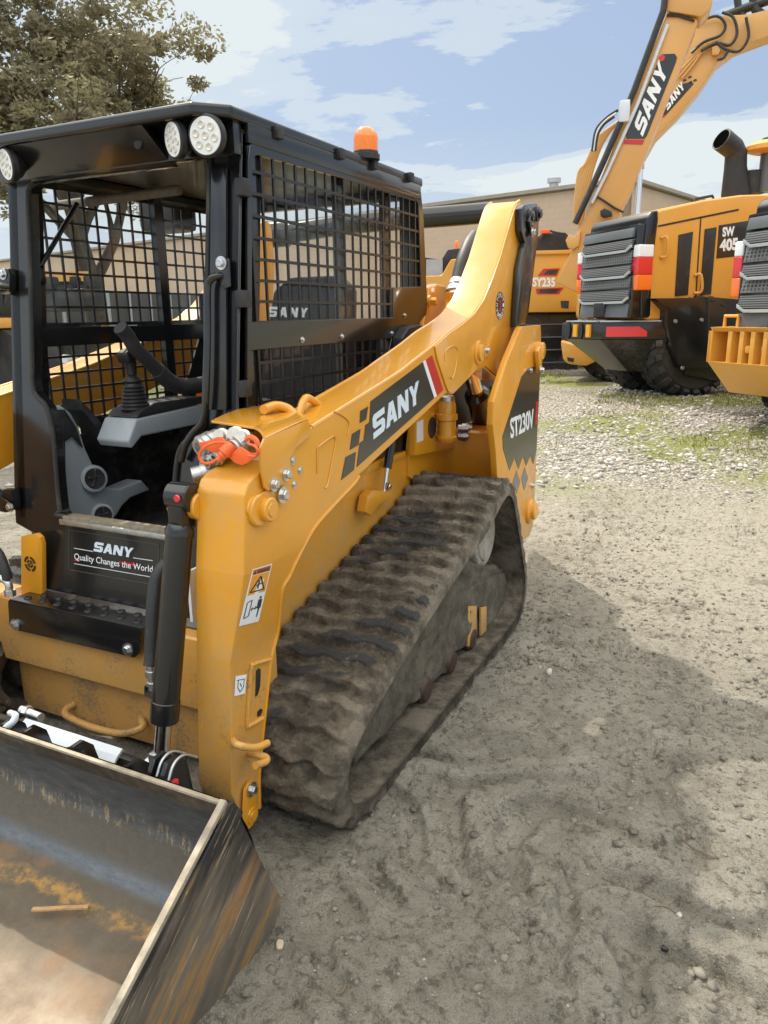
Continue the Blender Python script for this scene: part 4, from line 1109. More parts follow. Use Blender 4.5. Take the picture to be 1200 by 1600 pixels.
# dark engine bay, filter, boom cylinder, sticker
mb = MB(); mb.prism([P(u, v, X=-1.352) for u, v in ((700, 602), (760, 572), (795, 560), (770, 640), (772, 712), (738, 706), (733, 688), (722, 684), (700, 684))], (-.006, 0, 0)); bay = mb.build('engine_bay', 'dark', chR)
mb = MB(); c = P(698, 690, X=-1.28); mb.lathe(c, (0, 0, 1), [(0, .036), (.02, .048), (.025, .048), (.03, .042), (.10, .042), (.105, .050), (.13, .050), (.135, .042), (.17, .042), (.19, .036)], 28); flt = mb.build('filter_housing', 'yellow', chR)
mb = MB(); mb.lathe(c + Vector((0, 0, .19)), (0, 0, 1), [(0, .036), (.02, .036), (.025, .03)], 24); mb.build('filter_cap', 'steel', flt)
mb = MB()
for u, v in ((716, 670), (716, 682), (722, 668)): mb.cut().lathe(P(u, v, X=-1.30), (1, .3, 0), [(0, .02), (.02, .02), (.021, .025), (.04, .025), (.041, .018), (.05, .018)], 8)
mb.build('hose_fitting', 'zinc', chR)
mb = MB(); a, b_ = P(744, 612, X=-1.25), P(768, 720, X=-1.30)
mb.lathe(a, b_ - a, [(0, .04), (.02, .062), (.05, .062), (.052, .055), ((b_ - a).length, .055)], 28); lc = mb.build('lift_cylinder', 'black', L)
mb = MB(); mb.cyl(P(733, 575, X=-1.22), a, .038, None, 24); mb.build('cylinder_rod', 'chrome', lc)
mb = MB(); mb.tube([P(770, 600, X=-1.3), P(776, 640, X=-1.32), P(760, 690, X=-1.33)], .02, 10, smooth=4); mb.cut().tube([P(748, 640, X=-1.3), P(740, 670, X=-1.3), P(728, 690, X=-1.3)], .016, 10, smooth=4); mb.build('bay_hose', 'hose', chR)
flat('service_sticker', [(651, 660), (661, 655), (661, 688), (651, 692)], -1.329, 'white', chR)
mb = MB(); mb.lathe(P(672, 668, X=-1.34), (1, 0, 0), [(0, .05), (.01, .05), (.014, .04)], 24); mb.build('vent_plug', 'dark', chR)
# prop rod and bracket by the cab
mb = MB(); mb.prism([P(u, v, X=-1.33) for u, v in ((571, 800), (575, 776), (584, 766), (612, 768), (618, 776), (600, 784), (592, 790), (580, 806))], (-.04, 0, 0), .004); br = mb.build('strut_bracket', 'yellow', chR)
mb = MB(); mb.cyl(P(605, 730, X=-1.34), P(600, 768, X=-1.34), .010, None, 14); mb.bolt(P(606, 760, X=-1.325), (1, 0, 0), .012, .01); mb.build('strut_rod', 'chrome', br)
mb = MB(); mb.cyl(P(612, 690, X=-1.34), P(605, 732, X=-1.34), .018, None, 14); mb.build('strut_barrel', 'black', br)
# engine hood and counterweight behind the cab
mb = MB(); mb.box2((-2.40, 3.25, .45), (-1.40, 4.05, 1.36), .04, 3); mb.box2((-2.70, 3.5, .42), (-1.06, 4.02, .95), .03, 3); mb.build('engine_hood', 'yellow', L)
mb = MB(); mb.box2((-2.36, 3.27, 1.35), (-1.44, 3.95, 1.44), .03, 3); mb.build('hood_top', 'black', L)
# thick hose and lug between cab and tower
mb = MB(); mb.tube([P(744, 372, X=-1.38), P(735, 385, X=-1.38), P(726, 408, X=-1.38), P(720, 432, X=-1.38), P(717, 445, X=-1.38)], .045, 16, smooth=5); hz_ = mb.build('tower_hose', 'hose', L)
mb = MB(); a, b_ = P(717, 443, X=-1.38), P(706, 476, X=-1.38); mb.lathe(a, b_ - a, [(0, .05), (.03, .05), (.031, .042), (.045, .042), (.046, .052), (.075, .052), (.076, .04), (.1, .035)], 20); mb.build('hose_clamp', 'steel', hz_)
mb = MB(); mb.tube([b_ + Vector((0, 0, .06)), b_, P(700, 492, X=-1.38), P(690, 505, X=-1.38)], .032, 14, smooth=3); mb.build('steel_pipe', 'yellow', hz_)
mb = MB(); mb.prism([P(u, v, X=-1.46) for u, v in ((668, 470), (672, 448), (682, 443), (696, 446), (702, 458), (700, 480), (690, 500), (672, 515), (660, 518))], (-.05, 0, 0), .01, 3); mb.bolt(P(671, 471, X=-1.44), (1, 0, 0), .02, .03); mb.build('cab_lug', 'yellow', L)
mb = MB(); mb.prism([P(u, v, X=-1.39) for u, v in ((622, 512), (640, 507), (648, 510), (648, 525), (636, 540), (612, 545), (612, 528))], (.05, 0, 0), .008, 3); mb.build('lower_latch', 'dark', L)
# ================================================================ TRACKS
TO, TI = -.94, -1.385
tp_ = [(1.645, .085), (1.60, .20), (1.665, .315), (1.85, .395), (2.08, .475), (2.55, .60), (2.85, .672), (3.08, .758), (3.18, .762), (3.27, .70), (3.36, .55), (3.47, .36), (3.53, .20), (3.48, .08), (3.36, .02), (3.1, .008), (2.5, .005), (2.0, .005), (1.78, .015)]
tc_ = crom([Vector((0, y, z)) for y, z in tp_], 24, True)
tc_ = np.array([(p.y, p.z) for p in tc_])
seg = np.hypot(*(np.roll(tc_, -1, 0) - tc_).T); cum = np.concatenate([[0], np.cumsum(seg)]); LEN = cum[-1]
NS = 1150
sv = np.linspace(0, LEN, NS, endpoint=False)
cl = np.vstack([tc_, tc_[:1]])
py = np.interp(sv, cum, cl[:, 0]); pz = np.interp(sv, cum, cl[:, 1])
ty = np.roll(py, -2) - np.roll(py, 2); tz = np.roll(pz, -2) - np.roll(pz, 2); tl = np.hypot(ty, tz); ty /= tl; tz /= tl
# path runs clockwise seen from +X: outward normal
nyv, nzv = -tz, ty
if ((py - py.mean()) * nyv + (pz - pz.mean()) * nzv).sum() < 0: nyv, nzv = -nyv, -nzv
NW = 100
xs = np.linspace(TI, TO, NW)
PERIOD = LEN / round(LEN / .087)
def track(f, name_seed):
    S, Xg = np.meshgrid(sv, xs, indexing='ij')
    w = (Xg - TI) / (TO - TI)
    zig = .007 * np.sin(w * 2 * np.pi * 3.4 + .6) + .006 * np.sin(w * 2 * np.pi * 1.1)
    # seamless noise along the belt
    an = S / LEN * 2 * np.pi; RR = LEN / (2 * np.pi)
    u = RR * np.cos(an) + 40; v_ = RR * np.sin(an) + 40 + name_seed
    ph = (S + zig + .012 * (fbm(u * 9 + Xg * 11, v_ * 9, 3) - .5)) / PERIOD * 2 * np.pi
    lug = sstep(.02, .34, np.sin(ph))
    fill = sstep(.35, .62, fbm(u * 5 + Xg * 4, v_ * 5 - Xg * 3, 4))
    gap_in = (sstep(.0, .03, w)) * (1 - sstep(.975, 1.0, w))
    h = .030 * lug * (1 - .28 * fill) * gap_in + .012 * fill
    h = h + .011 * (fbm(u * 30 + Xg * 23, v_ * 26 - Xg * 19, 5, .62) - .45) + .010 * (fbm(u * 90 + Xg * 81, v_ * 90 - Xg * 77, 3, .6) - .5)
    edge = np.minimum(w, 1 - w) * (TO - TI)
    h = h - .016 * (1 - sstep(0, .02, edge))
    under = sstep(.02, .0, 0) 
    low = pz[:, None] < .03
    h = np.where((nzv[:, None] < -.8) & low, np.minimum(h, .004), h)
    xo = Xg + (.010 * (fbm(u * 22, v_ * 22 + 5, 3) - .5) * (1 - sstep(0, .03, edge))) * np.where(w > .5, 1, -1)
    V = np.stack([xo, py[:, None] + nyv[:, None] * h, np.maximum(pz[:, None] + nzv[:, None] * h, -.01)], -1).reshape(-1, 3)
    th = .042
    Xi = Xg[:, [0, -1]]
    # inner skin: grid too, with a rough face
    xi = np.linspace(TI, TO, 24); Sg, Xg2 = np.meshgrid(sv, xi, indexing='ij')
    hi = -th - .006 * fbm(Sg * 20, Xg2 * 20, 3)
    V2 = np.stack([Xg2, py[:, None] + nyv[:, None] * hi, pz[:, None] + nzv[:, None] * hi], -1).reshape(-1, 3)
    V = np.vstack([V, V2])
    V = np.array(V)
    if f is mir: V[:, 0] = 2 * XC - V[:, 0]
    ia = np.arange(NS * NW).reshape(NS, NW); ib = np.arange(NS * 24).reshape(NS, 24) + NS * NW
    F = []
    for g in (ia, ib):
        n2 = np.roll(g, -1, 0)
        F.append(np.stack([g[:, :-1], n2[:, :-1], n2[:, 1:], g[:, 1:]], -1).reshape(-1, 4))
    for e in (0, -1):
        a_ = ia[:, e]; b_ = ib[:, e]
        F.append(np.stack([a_, np.roll(a_, -1), np.roll(b_, -1), b_], -1))
    tr = np_mesh('rubber_track', V, np.vstack(F), 'trackmud', L)
    wear = (lug * (1 - fill) * gap_in * sstep(.42, .60, fbm(u * 3 + 9, v_ * 3, 3) + .25 * (1 - np.abs(w - .42) * 2))).astype(np.float32)
    at_ = tr.data.attributes.new('bare', 'FLOAT', 'POINT'); at_.data.foreach_set('value', np.concatenate([wear.ravel(), np.zeros(len(V) - wear.size, np.float32)]))
    # undercarriage frame caked with mud
    def slab(name, px, X, depth, mat, amp, sub=.022):
        mb = MB(); A = [P(u_, v2, X=X) for u_, v2 in px]
        mb.loft([f(p) for p in A], [f(p - Vector((depth, 0, 0))) for p in A], .012, 2)
        mb.subdivide(sub)
        bm = mb.bm; bm.normal_update()
        co = np.array([v.co for v in bm.verts]); 
        nn = fbm(co[:, 1] * 13 + co[:, 0] * 5, co[:, 2] * 13 + co[:, 0] * 7, 4, .55) - .42
        for v, k in zip(bm.verts, nn): v.co += v.normal * float(k) * amp
        return mb.build(name, mat, tr, 180)
    slab('track_frame', [(556, 1112), (575, 1080), (600, 1045), (640, 990), (670, 945), (700, 905), (722, 915), (733, 932), (736, 975), (729, 1010), (712, 1022), (700, 1052), (682, 1062), (660, 1092), (640, 1100), (600, 1150), (556, 1196), (550, 1180)], -1.03, .30, 'mudgreen', .035)
    slab('rear_frame', [(730, 925), (745, 912), (775, 897), (798, 893), (797, 925), (793, 951), (765, 975), (732, 1010)], -1.04, .28, 'mudgreen', .025)
    slab('mud_pile', [(712, 885), (735, 880), (770, 885), (800, 888), (797, 915), (730, 925), (700, 915)], -1.05, .22, 'mudgreen', .05)
    mb = MB()
    for q in ([(728.5, 947), (742, 946), (741, 1003), (728, 1010)], [(749, 949), (757.5, 947), (757, 985), (748, 993)]): mb.cut().prism([f(P(u_, v2, X=-1.033)) for u_, v2 in q], f(Vector((.010, 0, 0))) - f(Vector((0, 0, 0))), .001)
    mb.build('bare_paint', 'yellow_low', tr)
    nx_ = f(Vector((1, 0, 0))) - f(Vector((0, 0, 0)))
    # drive hub
    mb = MB(); c = f(P(760, 838, X=-1.045)); mb.lathe(c - nx_ * .12, nx_, [(0, .15), (.10, .15), (.115, .14), (.12, .125), (.116, .115), (.124, .11), (.126, .05), (.127, .0)], 40); mb.build('drive_hub', M['hub'], tr)
    mb = MB(); 
    for k in range(16):
        a = k * math.pi / 8; cc2 = c - nx_ * .10 + Vector((0, math.cos(a) * .19, math.sin(a) * .19)); mb.box(cc2, (.08, .05, .03), Matrix.Rotation(a, 3, 'X'), .006)
    mb.lathe(c - nx_ * .14, nx_, [(0, .18), (.05, .18)], 40); mb.build('sprocket', 'dark', tr)
    mb = MB()
    for (y, z, r) in ((1.80, .19, .155), (3.32, .20, .15)): mb.cut().lathe(f(Vector((-1.25, y, z))), nx_, [(0, r * .6), (.01, r), (.15, r), (.16, r * .6)], 36)
    mb.build('idler_wheel', 'mud', tr)
    mb = MB()
    for u_, v2 in ((742, 1004), (710, 1040), (671, 1089)):
        c = P(u_, v2, X=-1.015); c = Vector((-1.015, c.y, max(c.z, .10))); c = f(c)
        mb.cut().lathe(c - nx_ * .14, nx_, [(0, .03), (.01, .055), (.12, .055), (.135, .042), (.14, .015)], 28)
    mb.build('track_roller', M['roller2'], tr)
    mb = MB(); mb.box2(*sorted2(f, (-1.40, 1.75, .12), (-1.10, 3.35, .40)), .02); mb.build('inner_frame', 'mud', tr)
    return tr
M['hub'] = mud_mat('hub_steel', (.18, .17, .14), (.34, .31, .27), (.5, .46, .40), 14, .5)
M['roller2'] = simple('roller_rust', (.05, .025, .018), .5, 0, 0, .3, 30, .5, (.12, .1, .08), .2)
trR = track(ident, 0)
trL = track(mir, 13)

# ================================================================ BUCKET
def bucket_mat():
    m, nt, b = new_mat('bucket_inner_steel')
    pos = nt.nodes.new('ShaderNodeNewGeometry').outputs['Position']
    sp = nt.nodes.new('ShaderNodeSeparateXYZ'); nt.links.new(pos, sp.inputs[0])
    scr = noise(nt, 30, 6, .7, stretch=(.35, 1, 1)); n1 = noise(nt, 7, 7, .68); n2 = noise(nt, 60, 5, .7); n3 = noise(nt, 2.5, 4, .6)
    floor = ramp(nt, n1, [(.30, (.15, .115, .08)), (.5, (.27, .205, .145)), (.7, (.42, .34, .25))])
    # yellow-brown rust band; mud tone also paints the cast shadow, pale tan past the sun edge
    y = mth(nt, 'ADD', sp.outputs[1], mth(nt, 'MULTIPLY', mth(nt, 'SUBTRACT', n3, .5), .07))
    y = mth(nt, 'ADD', y, mth(nt, 'MULTIPLY', mth(nt, 'SUBTRACT', n1, .5), .09))
    y = mth(nt, 'MULTIPLY', y, .5)
    mud_shade = ramp(nt, y, [(0.4200, g3(0)), (0.4800, g3(.7)), (0.5150, g3(.8)), (0.5800, g3(.95))])
    floor = mixc(nt, mud_shade, floor, mixc(nt, n2, (.055, .048, .035), (.11, .09, .062)))
    rust = ramp(nt, y, [(0.5225, g3(0)), (0.5300, g3(1)), (0.5425, g3(1)), (0.5500, g3(0))])
    rust = mixc(nt, 1.0, rust, ramp(nt, noise(nt, 22, 6, .75), [(.44, g3(.05)), (.60, g3(.8))]), 'MULTIPLY')
    floor = mixc(nt, ramp(nt, noise(nt, 5, 5, .6), [(.54, g3(0)), (.64, g3(.4))]), floor, (.26, .135, .06))
    floor = mixc(nt, rust, floor, (.46, .25, .06))
    steel = ramp(nt, scr, [(.3, (.075, .085, .097)), (.55, (.12, .133, .148)), (.72, (.19, .195, .20))])
    z = mth(nt, 'ADD', sp.outputs[2], mth(nt, 'MULTIPLY', mth(nt, 'SUBTRACT', scr, .5), .05))
    dirtm = ramp(nt, z, [(.135, g3(0)), (.155, g3(.9)), (.222, g3(.95)), (.238, g3(0))])
    wall = mixc(nt, dirtm, steel, mixc(nt, n2, (.07, .062, .05), (.14, .12, .09)))
    straw = ramp(nt, z, [(.215, g3(0)), (.228, g3(1)), (.245, g3(1)), (.275, g3(0))])
    straw = mixc(nt, 1.0, straw, ramp(nt, noise(nt, 34, 4, .8, stretch=(1.6, 1, .35)), [(.52, g3(0)), (.60, g3(.8))]), 'MULTIPLY')
    wall = mixc(nt, straw, wall, (.44, .34, .20))
    isw = ramp(nt, mth(nt, 'MULTIPLY', sp.outputs[1], .5), [(.559, g3(0)), (.567, g3(1))])
    col = mixc(nt, isw, floor, wall)
    nt.links.new(col, b.inputs['Base Color'])
    rr = mixc(nt, isw, g3(.75), mixc(nt, dirtm, g3(.42), g3(.9)))
    nt.links.new(rr, b.inputs['Roughness'])
    nt.links.new(mth(nt, 'MULTIPLY', mth(nt, 'MULTIPLY', isw, .5), mth(nt, 'SUBTRACT', 1.0, dirtm)), b.inputs['Metallic'])
    bump(nt, b, mth(nt, 'ADD', n1, mth(nt, 'MULTIPLY', n2, .5)), .45, .008)
    return m
M['bucket_in'] = bucket_mat()
def bucket_out_mat():
    m, nt, b = new_mat('bucket_side_steel')
    pos = nt.nodes.new('ShaderNodeNewGeometry').outputs['Position']
    mp = nt.nodes.new('ShaderNodeMapping'); mp.inputs['Rotation'].default_value = (R(-38), 0, 0); nt.links.new(pos, mp.inputs[0])
    v = mp.outputs[0]
    s1 = noise(nt, 14, 7, .7, vec=v, stretch=(1, .16, 1)); s2 = noise(nt, 150, 4, .75, vec=v, stretch=(1, .035, 1)); s3 = noise(nt, 3.0, 4, .6, vec=v, stretch=(1, .35, 1.4))
    sp = nt.nodes.new('ShaderNodeSeparateXYZ'); nt.links.new(pos, sp.inputs[0])
    low = mth(nt, 'MULTIPLY', mth(nt, 'SUBTRACT', .46, sp.outputs[2]), 1.05)
    f = mth(nt, 'ADD', s3, low)
    col = mixc(nt, ramp(nt, f, [(.56, g3(0)), (.66, g3(1))]), (.02, .02, .021), ramp(nt, s1, [(.38, (.10, .085, .065)), (.52, (.15, .125, .095)), (.60, (.30, .165, .055)), (.68, (.17, .13, .09))]))
    col = mixc(nt, ramp(nt, s2, [(.60, g3(0)), (.64, g3(.75))]), col, (.45, .33, .2))
    nt.links.new(col, b.inputs['Base Color'])
    nt.links.new(ramp(nt, f, [(.5, g3(.3)), (.66, g3(.72))]), b.inputs['Roughness'])
    bump(nt, b, mth(nt, 'ADD', s1, mth(nt, 'MULTIPLY', s2, .4)), .3, .004)
    return m
M['bucket_out'] = bucket_out_mat()
M['edge'] = simple('worn_edge', (.34, .29, .22), .6, .1, 0, .35, 25, .6, (.3, .22, .12), .2)
BX0, BX1 = -2.86, -.955
prof = [(1.135, .462), (1.150, .430), (1.185, .36), (1.205, .29), (1.207, .235), (1.185, .185), (1.15, .135), (1.10, .095), (1.03, .075), (.93, .065), (.7, .05), (.32, .022)]
pc = crom([Vector((0, y, z)) for y, z in prof], 6)
NX = 160
bxs = np.linspace(BX0, BX1, NX)
pa = np.array([(p.y, p.z) for p in pc]); 
# resample more finely
sg = np.concatenate([[0], np.cumsum(np.hypot(*np.diff(pa, axis=0).T))]); ss = np.linspace(0, sg[-1], 110)
yy = np.interp(ss, sg, pa[:, 0]); z_ = np.interp(ss, sg, pa[:, 1])
SS, XX = np.meshgrid(ss, bxs, indexing='ij')
YY = np.repeat(yy[:, None], NX, 1); ZZ = np.repeat(z_[:, None], NX, 1)
fl = sstep(.36, .52, SS) * (1 - sstep(.72, 1.0, SS)) * (.35 + .65 * sstep(.4, .6, fbm(XX * 3, SS * 6, 3)))
ZZ = ZZ + fl * .030 * np.clip(fbm(XX * 15, SS * 15, 5, .62) - .42, 0, 1)
V1 = np.stack([XX, YY, ZZ], -1).reshape(-1, 3)
# outer skin
ny_ = np.gradient(z_); nz_ = -np.gradient(yy); nl = np.hypot(ny_, nz_); ny_ = -ny_ / nl; nz_ = -nz_ / nl
V2 = np.stack([XX, YY - ny_[:, None] * .012 * 0 + .014 * (np.array(nz_)[:, None] * 0 + 1) * 0, ZZ], -1)
oy = yy + .014 * np.where(z_ > .1, 1, .3); oz = z_ - .014 * np.where(z_ > .1, .3, 1)
V2 = np.stack([XX, np.repeat(oy[:, None], NX, 1), np.repeat(np.maximum(oz, .004)[:, None], NX, 1)], -1).reshape(-1, 3)
ia = np.arange(110 * NX).reshape(110, NX)
Q = lambda g: np.stack([g[:-1, :-1], g[:-1, 1:], g[1:, 1:], g[1:, :-1]], -1).reshape(-1, 4)
bucket = np_mesh('bucket', V1, Q(ia), 'bucket_in', L)
np_mesh('bucket_back', V2, Q(ia), 'bucket_out', bucket)
mb = MB(); mb.box((( BX0 + BX1) / 2, 1.135, .458), (BX1 - BX0, .012, .009), None, .002); mb.build('rim', 'edge', bucket)
mb = MB(); mb.prism([Vector((BX0, 1.146, .452)), Vector((BX0, 1.128, .456)), Vector((BX0, 1.150, .405)), Vector((BX0, 1.165, .40))], (BX1 - BX0, 0, 0), .001); mb.build('rim_bar', 'black_low', bucket)
for X0, sgn in ((-.95, 1), (-2.865, -1)):
    T = lambda u, v: P(u, v, X=-.95)
    o_ = [T(347, 1258), T(352, 1251), T(358, 1250), T(365, 1256), T(386, 1300), T(412, 1352), T(440, 1405)]
    pts = [Vector((X0, p.y, p.z)) for p in o_] + [Vector((X0, 1.30, .045)), Vector((X0, 1.26, .018)), Vector((X0, 1.18, .006)), Vector((X0, .34, .006)), Vector((X0, .34, .03))] + [Vector((X0, T(175, 1600).y, T(175, 1600).z))]
    mb = MB(); mb.prism(pts, (-.012 * sgn, 0, 0), .002); bs = mb.build('bucket_side', 'bucket_out', bucket)
    sp2 = [T(352, 1256), T(358, 1251), T(374, 1266), T(333, 1357), T(276, 1472), T(215, 1600)]
    s2 = [Vector((X0, p.y, p.z)) for p in sp2] + [Vector((X0, .50, .02)), Vector((X0, .36, .02)), Vector((X0, T(180, 1600).y, T(180, 1600).z - .01))]
    mb = MB(); mb.prism(s2, (.012 * sgn, 0, 0), .002); mb.build('wear_plate', 'bucket_out', bs)
    e0, e1 = T(352, 1252), T(175, 1600); d_ = e1 - e0
    mb = MB(); xx = X0 + (0 if sgn > 0 else 0)
    eA = Vector((X0, e0.y, e0.z)); eB = Vector((X0, e0.y + d_.y * 2.1, e0.z + d_.z * 2.02))
    mb.bar(eA + Vector((0, -.003, .004)), eB + Vector((0, -.006, .003)), .016, .012, (0, d_.z, -d_.y), .002); mb.build('side_edge', 'edge', bs)
mb = MB(); mb.box2((BX0, .24, .012), (BX1, .36, .034), .004); mb.build('cutting_edge', 'edge', bucket)
# quick attach carriage behind the bucket
mb = MB()
pl = [P(u, v, Y=1.24) for u, v in ((48, 1112), (192, 1160))]
mb.box2((-2.30, 1.35, .16), (-1.45, 1.38, .30), .01)
att = mb.build('attach_frame', 'black_low', L)
zq = .405
aL, aR = P(36, 1125, Z=.43), P(191, 1170, Z=.40)
def strip(u0, v0, u1, v1, za, zb_, w, n=8):
    a = P(u0, v0, Z=za); b_ = P(u1, v1, Z=za)
    return a, b_
mb = MB(); a = P(40, 1122, Y=1.345); b_ = P(191, 1168, Y=1.345)
prf = [(0, 0), (-.02, -.012), (-.045, -.035), (-.065, -.065), (-.075, -.10)]
for (y0, z0), (y1, z1) in zip(prf[:-1], prf[1:]):
    mb.prism([a + Vector((0, y0, z0)), Vector((b_.x, a.y, a.z)) + Vector((0, y0, z0)), Vector((b_.x, a.y, a.z)) + Vector((0, y1, z1)), a + Vector((0, y1, z1))], (0, .004, -.006))
mb.build('latch_cover', 'silver', att)
mb = MB()
for u, v in ((22, 1128), (50, 1142), (120, 1168), (205, 1198), (243, 1215), (270, 1215)):
    c = P(u, v, Z=.42); 
    k_ = -.012 if u < 230 else .03
    pts = [Vector((c.x, 1.175, .40)), Vector((c.x, 1.158, .445)), Vector((c.x, 1.18, .448 + k_)), Vector((c.x, 1.215, .45 + k_)), Vector((c.x, 1.245, .42 + k_)), Vector((c.x, 1.262, .34)), Vector((c.x, 1.262, .2)), Vector((c.x, 1.235, .2)), Vector((c.x, 1.228, .32))]
    mb.cut().prism(pts, (.014, 0, 0), .003)
mb.build('attach_ear', 'black', att)
mb = MB()
for u in (246, 272):
    c = P(u, 1200, Z=.47)
    mb.cut().tube([Vector((c.x, 1.160, .450)), Vector((c.x, 1.182, .480)), Vector((c.x, 1.217, .484)), Vector((c.x, 1.262, .452))], .0035, 8, smooth=4)
mb.build('ear_edge', 'steel', att)
mb = MB(); mb.cyl(P(34, 1109, Z=.46), P(64, 1121, Z=.46), .012, None, 12); mb.lathe(P(40, 1111, Z=.46), (1, 0, 0), [(0, .017), (.015, .017)], 6); mb.build('latch_pin', 'zinc', att)
mb = MB(); mb.tube([P(16, 1114, Z=.45), P(24, 1118, Z=.47), P(20, 1128, Z=.46), P(6, 1140, Z=.44)], .009, 10, smooth=4); mb.build('latch_lever', 'silver', att)
mb = MB(); mb.box(P(268, 1222, Z=.42), (.03, .02, .014), None, .003); mb.build('grease_cap', 'redlens', att)
# straw caught on the back wall of the bucket is thing-sized litter: kept as part of the load
chip = MB(); a = P(50, 1421, Z=.098); b_ = P(139, 1417, Z=.10)
chip.bar(a, b_, .011, .007, (0, 0, 1), .002); ch = chip.build('wood_splinter', 'wood', None)
tag(ch, 'flat pale splinter of wood lying on the muddy floor of the bucket', 'wood splinter')

# the far tilt cylinder mirrors the near one
def mirror_part(o, par):
    c = o.copy(); c.data = o.data.copy(); COL.objects.link(c); c.parent = par
    c.data.transform(Matrix.Diagonal((-1, 1, 1, 1))); c.data.flip_normals()
    return c
_c = mirror_part(tilt, L)
for ch in list(tilt.children): mirror_part(ch, _c)
# ================================================================ BACKGROUND
def hdir(u, v=490):
    d = ray(u, v); d = np.array([d[0], d[1], 0]); return Vector(d / np.linalg.norm(d))
# ---- brick building
def wall_mat():
    m, nt, b = new_mat('tan_block_wall')
    uv = nt.nodes.new('ShaderNodeTexCoord').outputs['UV']
    br = N(nt, 'ShaderNodeTexBrick', Scale=1.0); nt.links.new(uv, br.inputs['Vector'])
    br.inputs['Color1'].default_value = (.48, .365, .28, 1); br.inputs['Color2'].default_value = (.50, .38, .29, 1); br.inputs['Mortar'].default_value = (.44, .335, .26, 1)
    br.inputs['Mortar Size'].default_value = .012; br.inputs['Brick Width'].default_value = .62; br.inputs['Row Height'].default_value = .30
    c = mixc(nt, ramp(nt, noise(nt, .25, 5, .6), [(.35, g3(0)), (.7, g3(.35))]), br.outputs[0], (.30, .24, .19))
    c = mixc(nt, ramp(nt, noise(nt, 1.2, 6, .7, stretch=(1, 1, .12)), [(.55, g3(0)), (.75, g3(.3))]), c, (.5, .42, .34))
    nt.links.new(c, b.inputs['Base Color']); b.inputs['Roughness'].default_value = .9
    return m
M['wall'] = wall_mat()
def quad_wall(name, p0, p1, z0, z1, mat, parent, thick=.3):
    """upright wall slab from p0 to p1 with metric uv"""
    p0 = Vector(p0); p1 = Vector(p1); d = (p1 - p0); n = Vector((d.y, -d.x, 0)).normalized() * thick
    mb = MB(); mb.prism([Vector((p0.x, p0.y, z0)), Vector((p1.x, p1.y, z0)), Vector((p1.x, p1.y, z1)), Vector((p0.x, p0.y, z1))], n)
    o = mb.build(name, mat, parent, 0)
    me = o.data; uv = me.uv_layers.new(name='uv'); off = root_loc(parent); dn = d.normalized()
    for lp in me.loops:
        w = Vector(me.vertices[lp.vertex_index].co) + off
        uv.data[lp.index].uv = ((w - p0).dot(dn), w.z)
    return o
dA = hdir(-812, 512)
rc = ray(985, 283); sB = 6.2 / rc[2]; cB = Vector(CAMP + rc * sB); HB = cB.z
base = Vector((cB.x, cB.y, 0)); dB = Vector((-dA.y, dA.x, 0))
if dB.y < 0: dB = -dB
bd = thing('building', 'long tan block warehouse with a flat roof behind the parked machines', 'building', base)
quad_wall('long_wall', base, base + dA * 130, -.5, HB, 'wall', bd, .3)
quad_wall('end_wall', base, base + dB * 60, -.5, HB, 'wall', bd, -.3)
M['cap'] = simple('roof_flashing', (.30, .26, .22), .6, .2, 0, .1, 3)
mb = MB(); mb.bar(base + dA * 130 + Vector((0, 0, HB + .08)), base + Vector((0, 0, HB + .08)), .5, .18); mb.bar(base + Vector((0, 0, HB + .08)), base + dB * 60 + Vector((0, 0, HB + .08)), .5, .17)
mb.build('roof_coping', 'cap', bd)
mb = MB(); mb.prism([base + Vector((0, 0, HB - .1)), base + dA * 130 + Vector((0, 0, HB - .1)), base + dA * 130 + dB * 60 + Vector((0, 0, HB - .1)), base + dB * 60 + Vector((0, 0, HB - .1))], (0, 0, .1)); mb.build('roof', 'cap', bd)
r_ = ray(865, 297); 
vc = None
for t in np.linspace(.5, 3, 400):
    q_ = Vector(CAMP + r_ * sB * t); k = (q_ - base).dot(dB)
    if k > 3: vc = q_; break
M['galv'] = simple('galvanised', (.45, .46, .47), .45, .6, 0, .1, 5)
mb = MB(); vb = Vector((vc.x, vc.y, HB)); mb.lathe(vb, (0, 0, 1), [(0, .25), (.9, .25), (.92, .38), (1.15, .38), (1.2, .2)], 20); mb.build('roof_vent', 'galv', bd)
pp = base + dA * .05
mb = MB(); mb.cyl(base + dA * 2.0 - dB * .25 + Vector((0, 0, 0)), base + dA * 2.0 - dB * .25 + Vector((0, 0, HB)), .08, None, 10); mb.build('downpipe', 'cap', bd)

# ---- grey fence at the left
M['fence'] = simple('grey_fence_panel', (.085, .088, .09), .7, 0, 0, .25, 1.2, .4, (.2, .19, .17), .1)
fa, fb = hdir(-60) * 24, hdir(352) * 27
fn = thing('fence', 'dark grey panel fence running in front of the tan building', 'fence', (fa + Vector((0, 0, .3))))
ztf = float(CAM_H + 24 * (ray(60, 455)[2] / np.hypot(*ray(60, 455)[:2])))
nseg = 12
for i in range(nseg):
    a = fa.lerp(fb, i / nseg); b_ = fa.lerp(fb, (i + 1) / nseg)
    mb = MB(); mb.bar(a + Vector((0, 0, (ztf + .2) / 2)), b_ + Vector((0, 0, (ztf + .2) / 2)), .05, ztf - .2); mb.build('panel', 'fence', fn)
    mb = MB(); mb.box(b_ + Vector((0, 0, ztf / 2 + .05)), (.12, .12, ztf + .1), None, .01); mb.build('post', 'galv', fn)
mb = MB(); mb.bar(fa + Vector((0, 0, ztf * .55)), fb + Vector((0, 0, ztf * .55)), .12, .05); mb.build('rail', 'galv', fn)

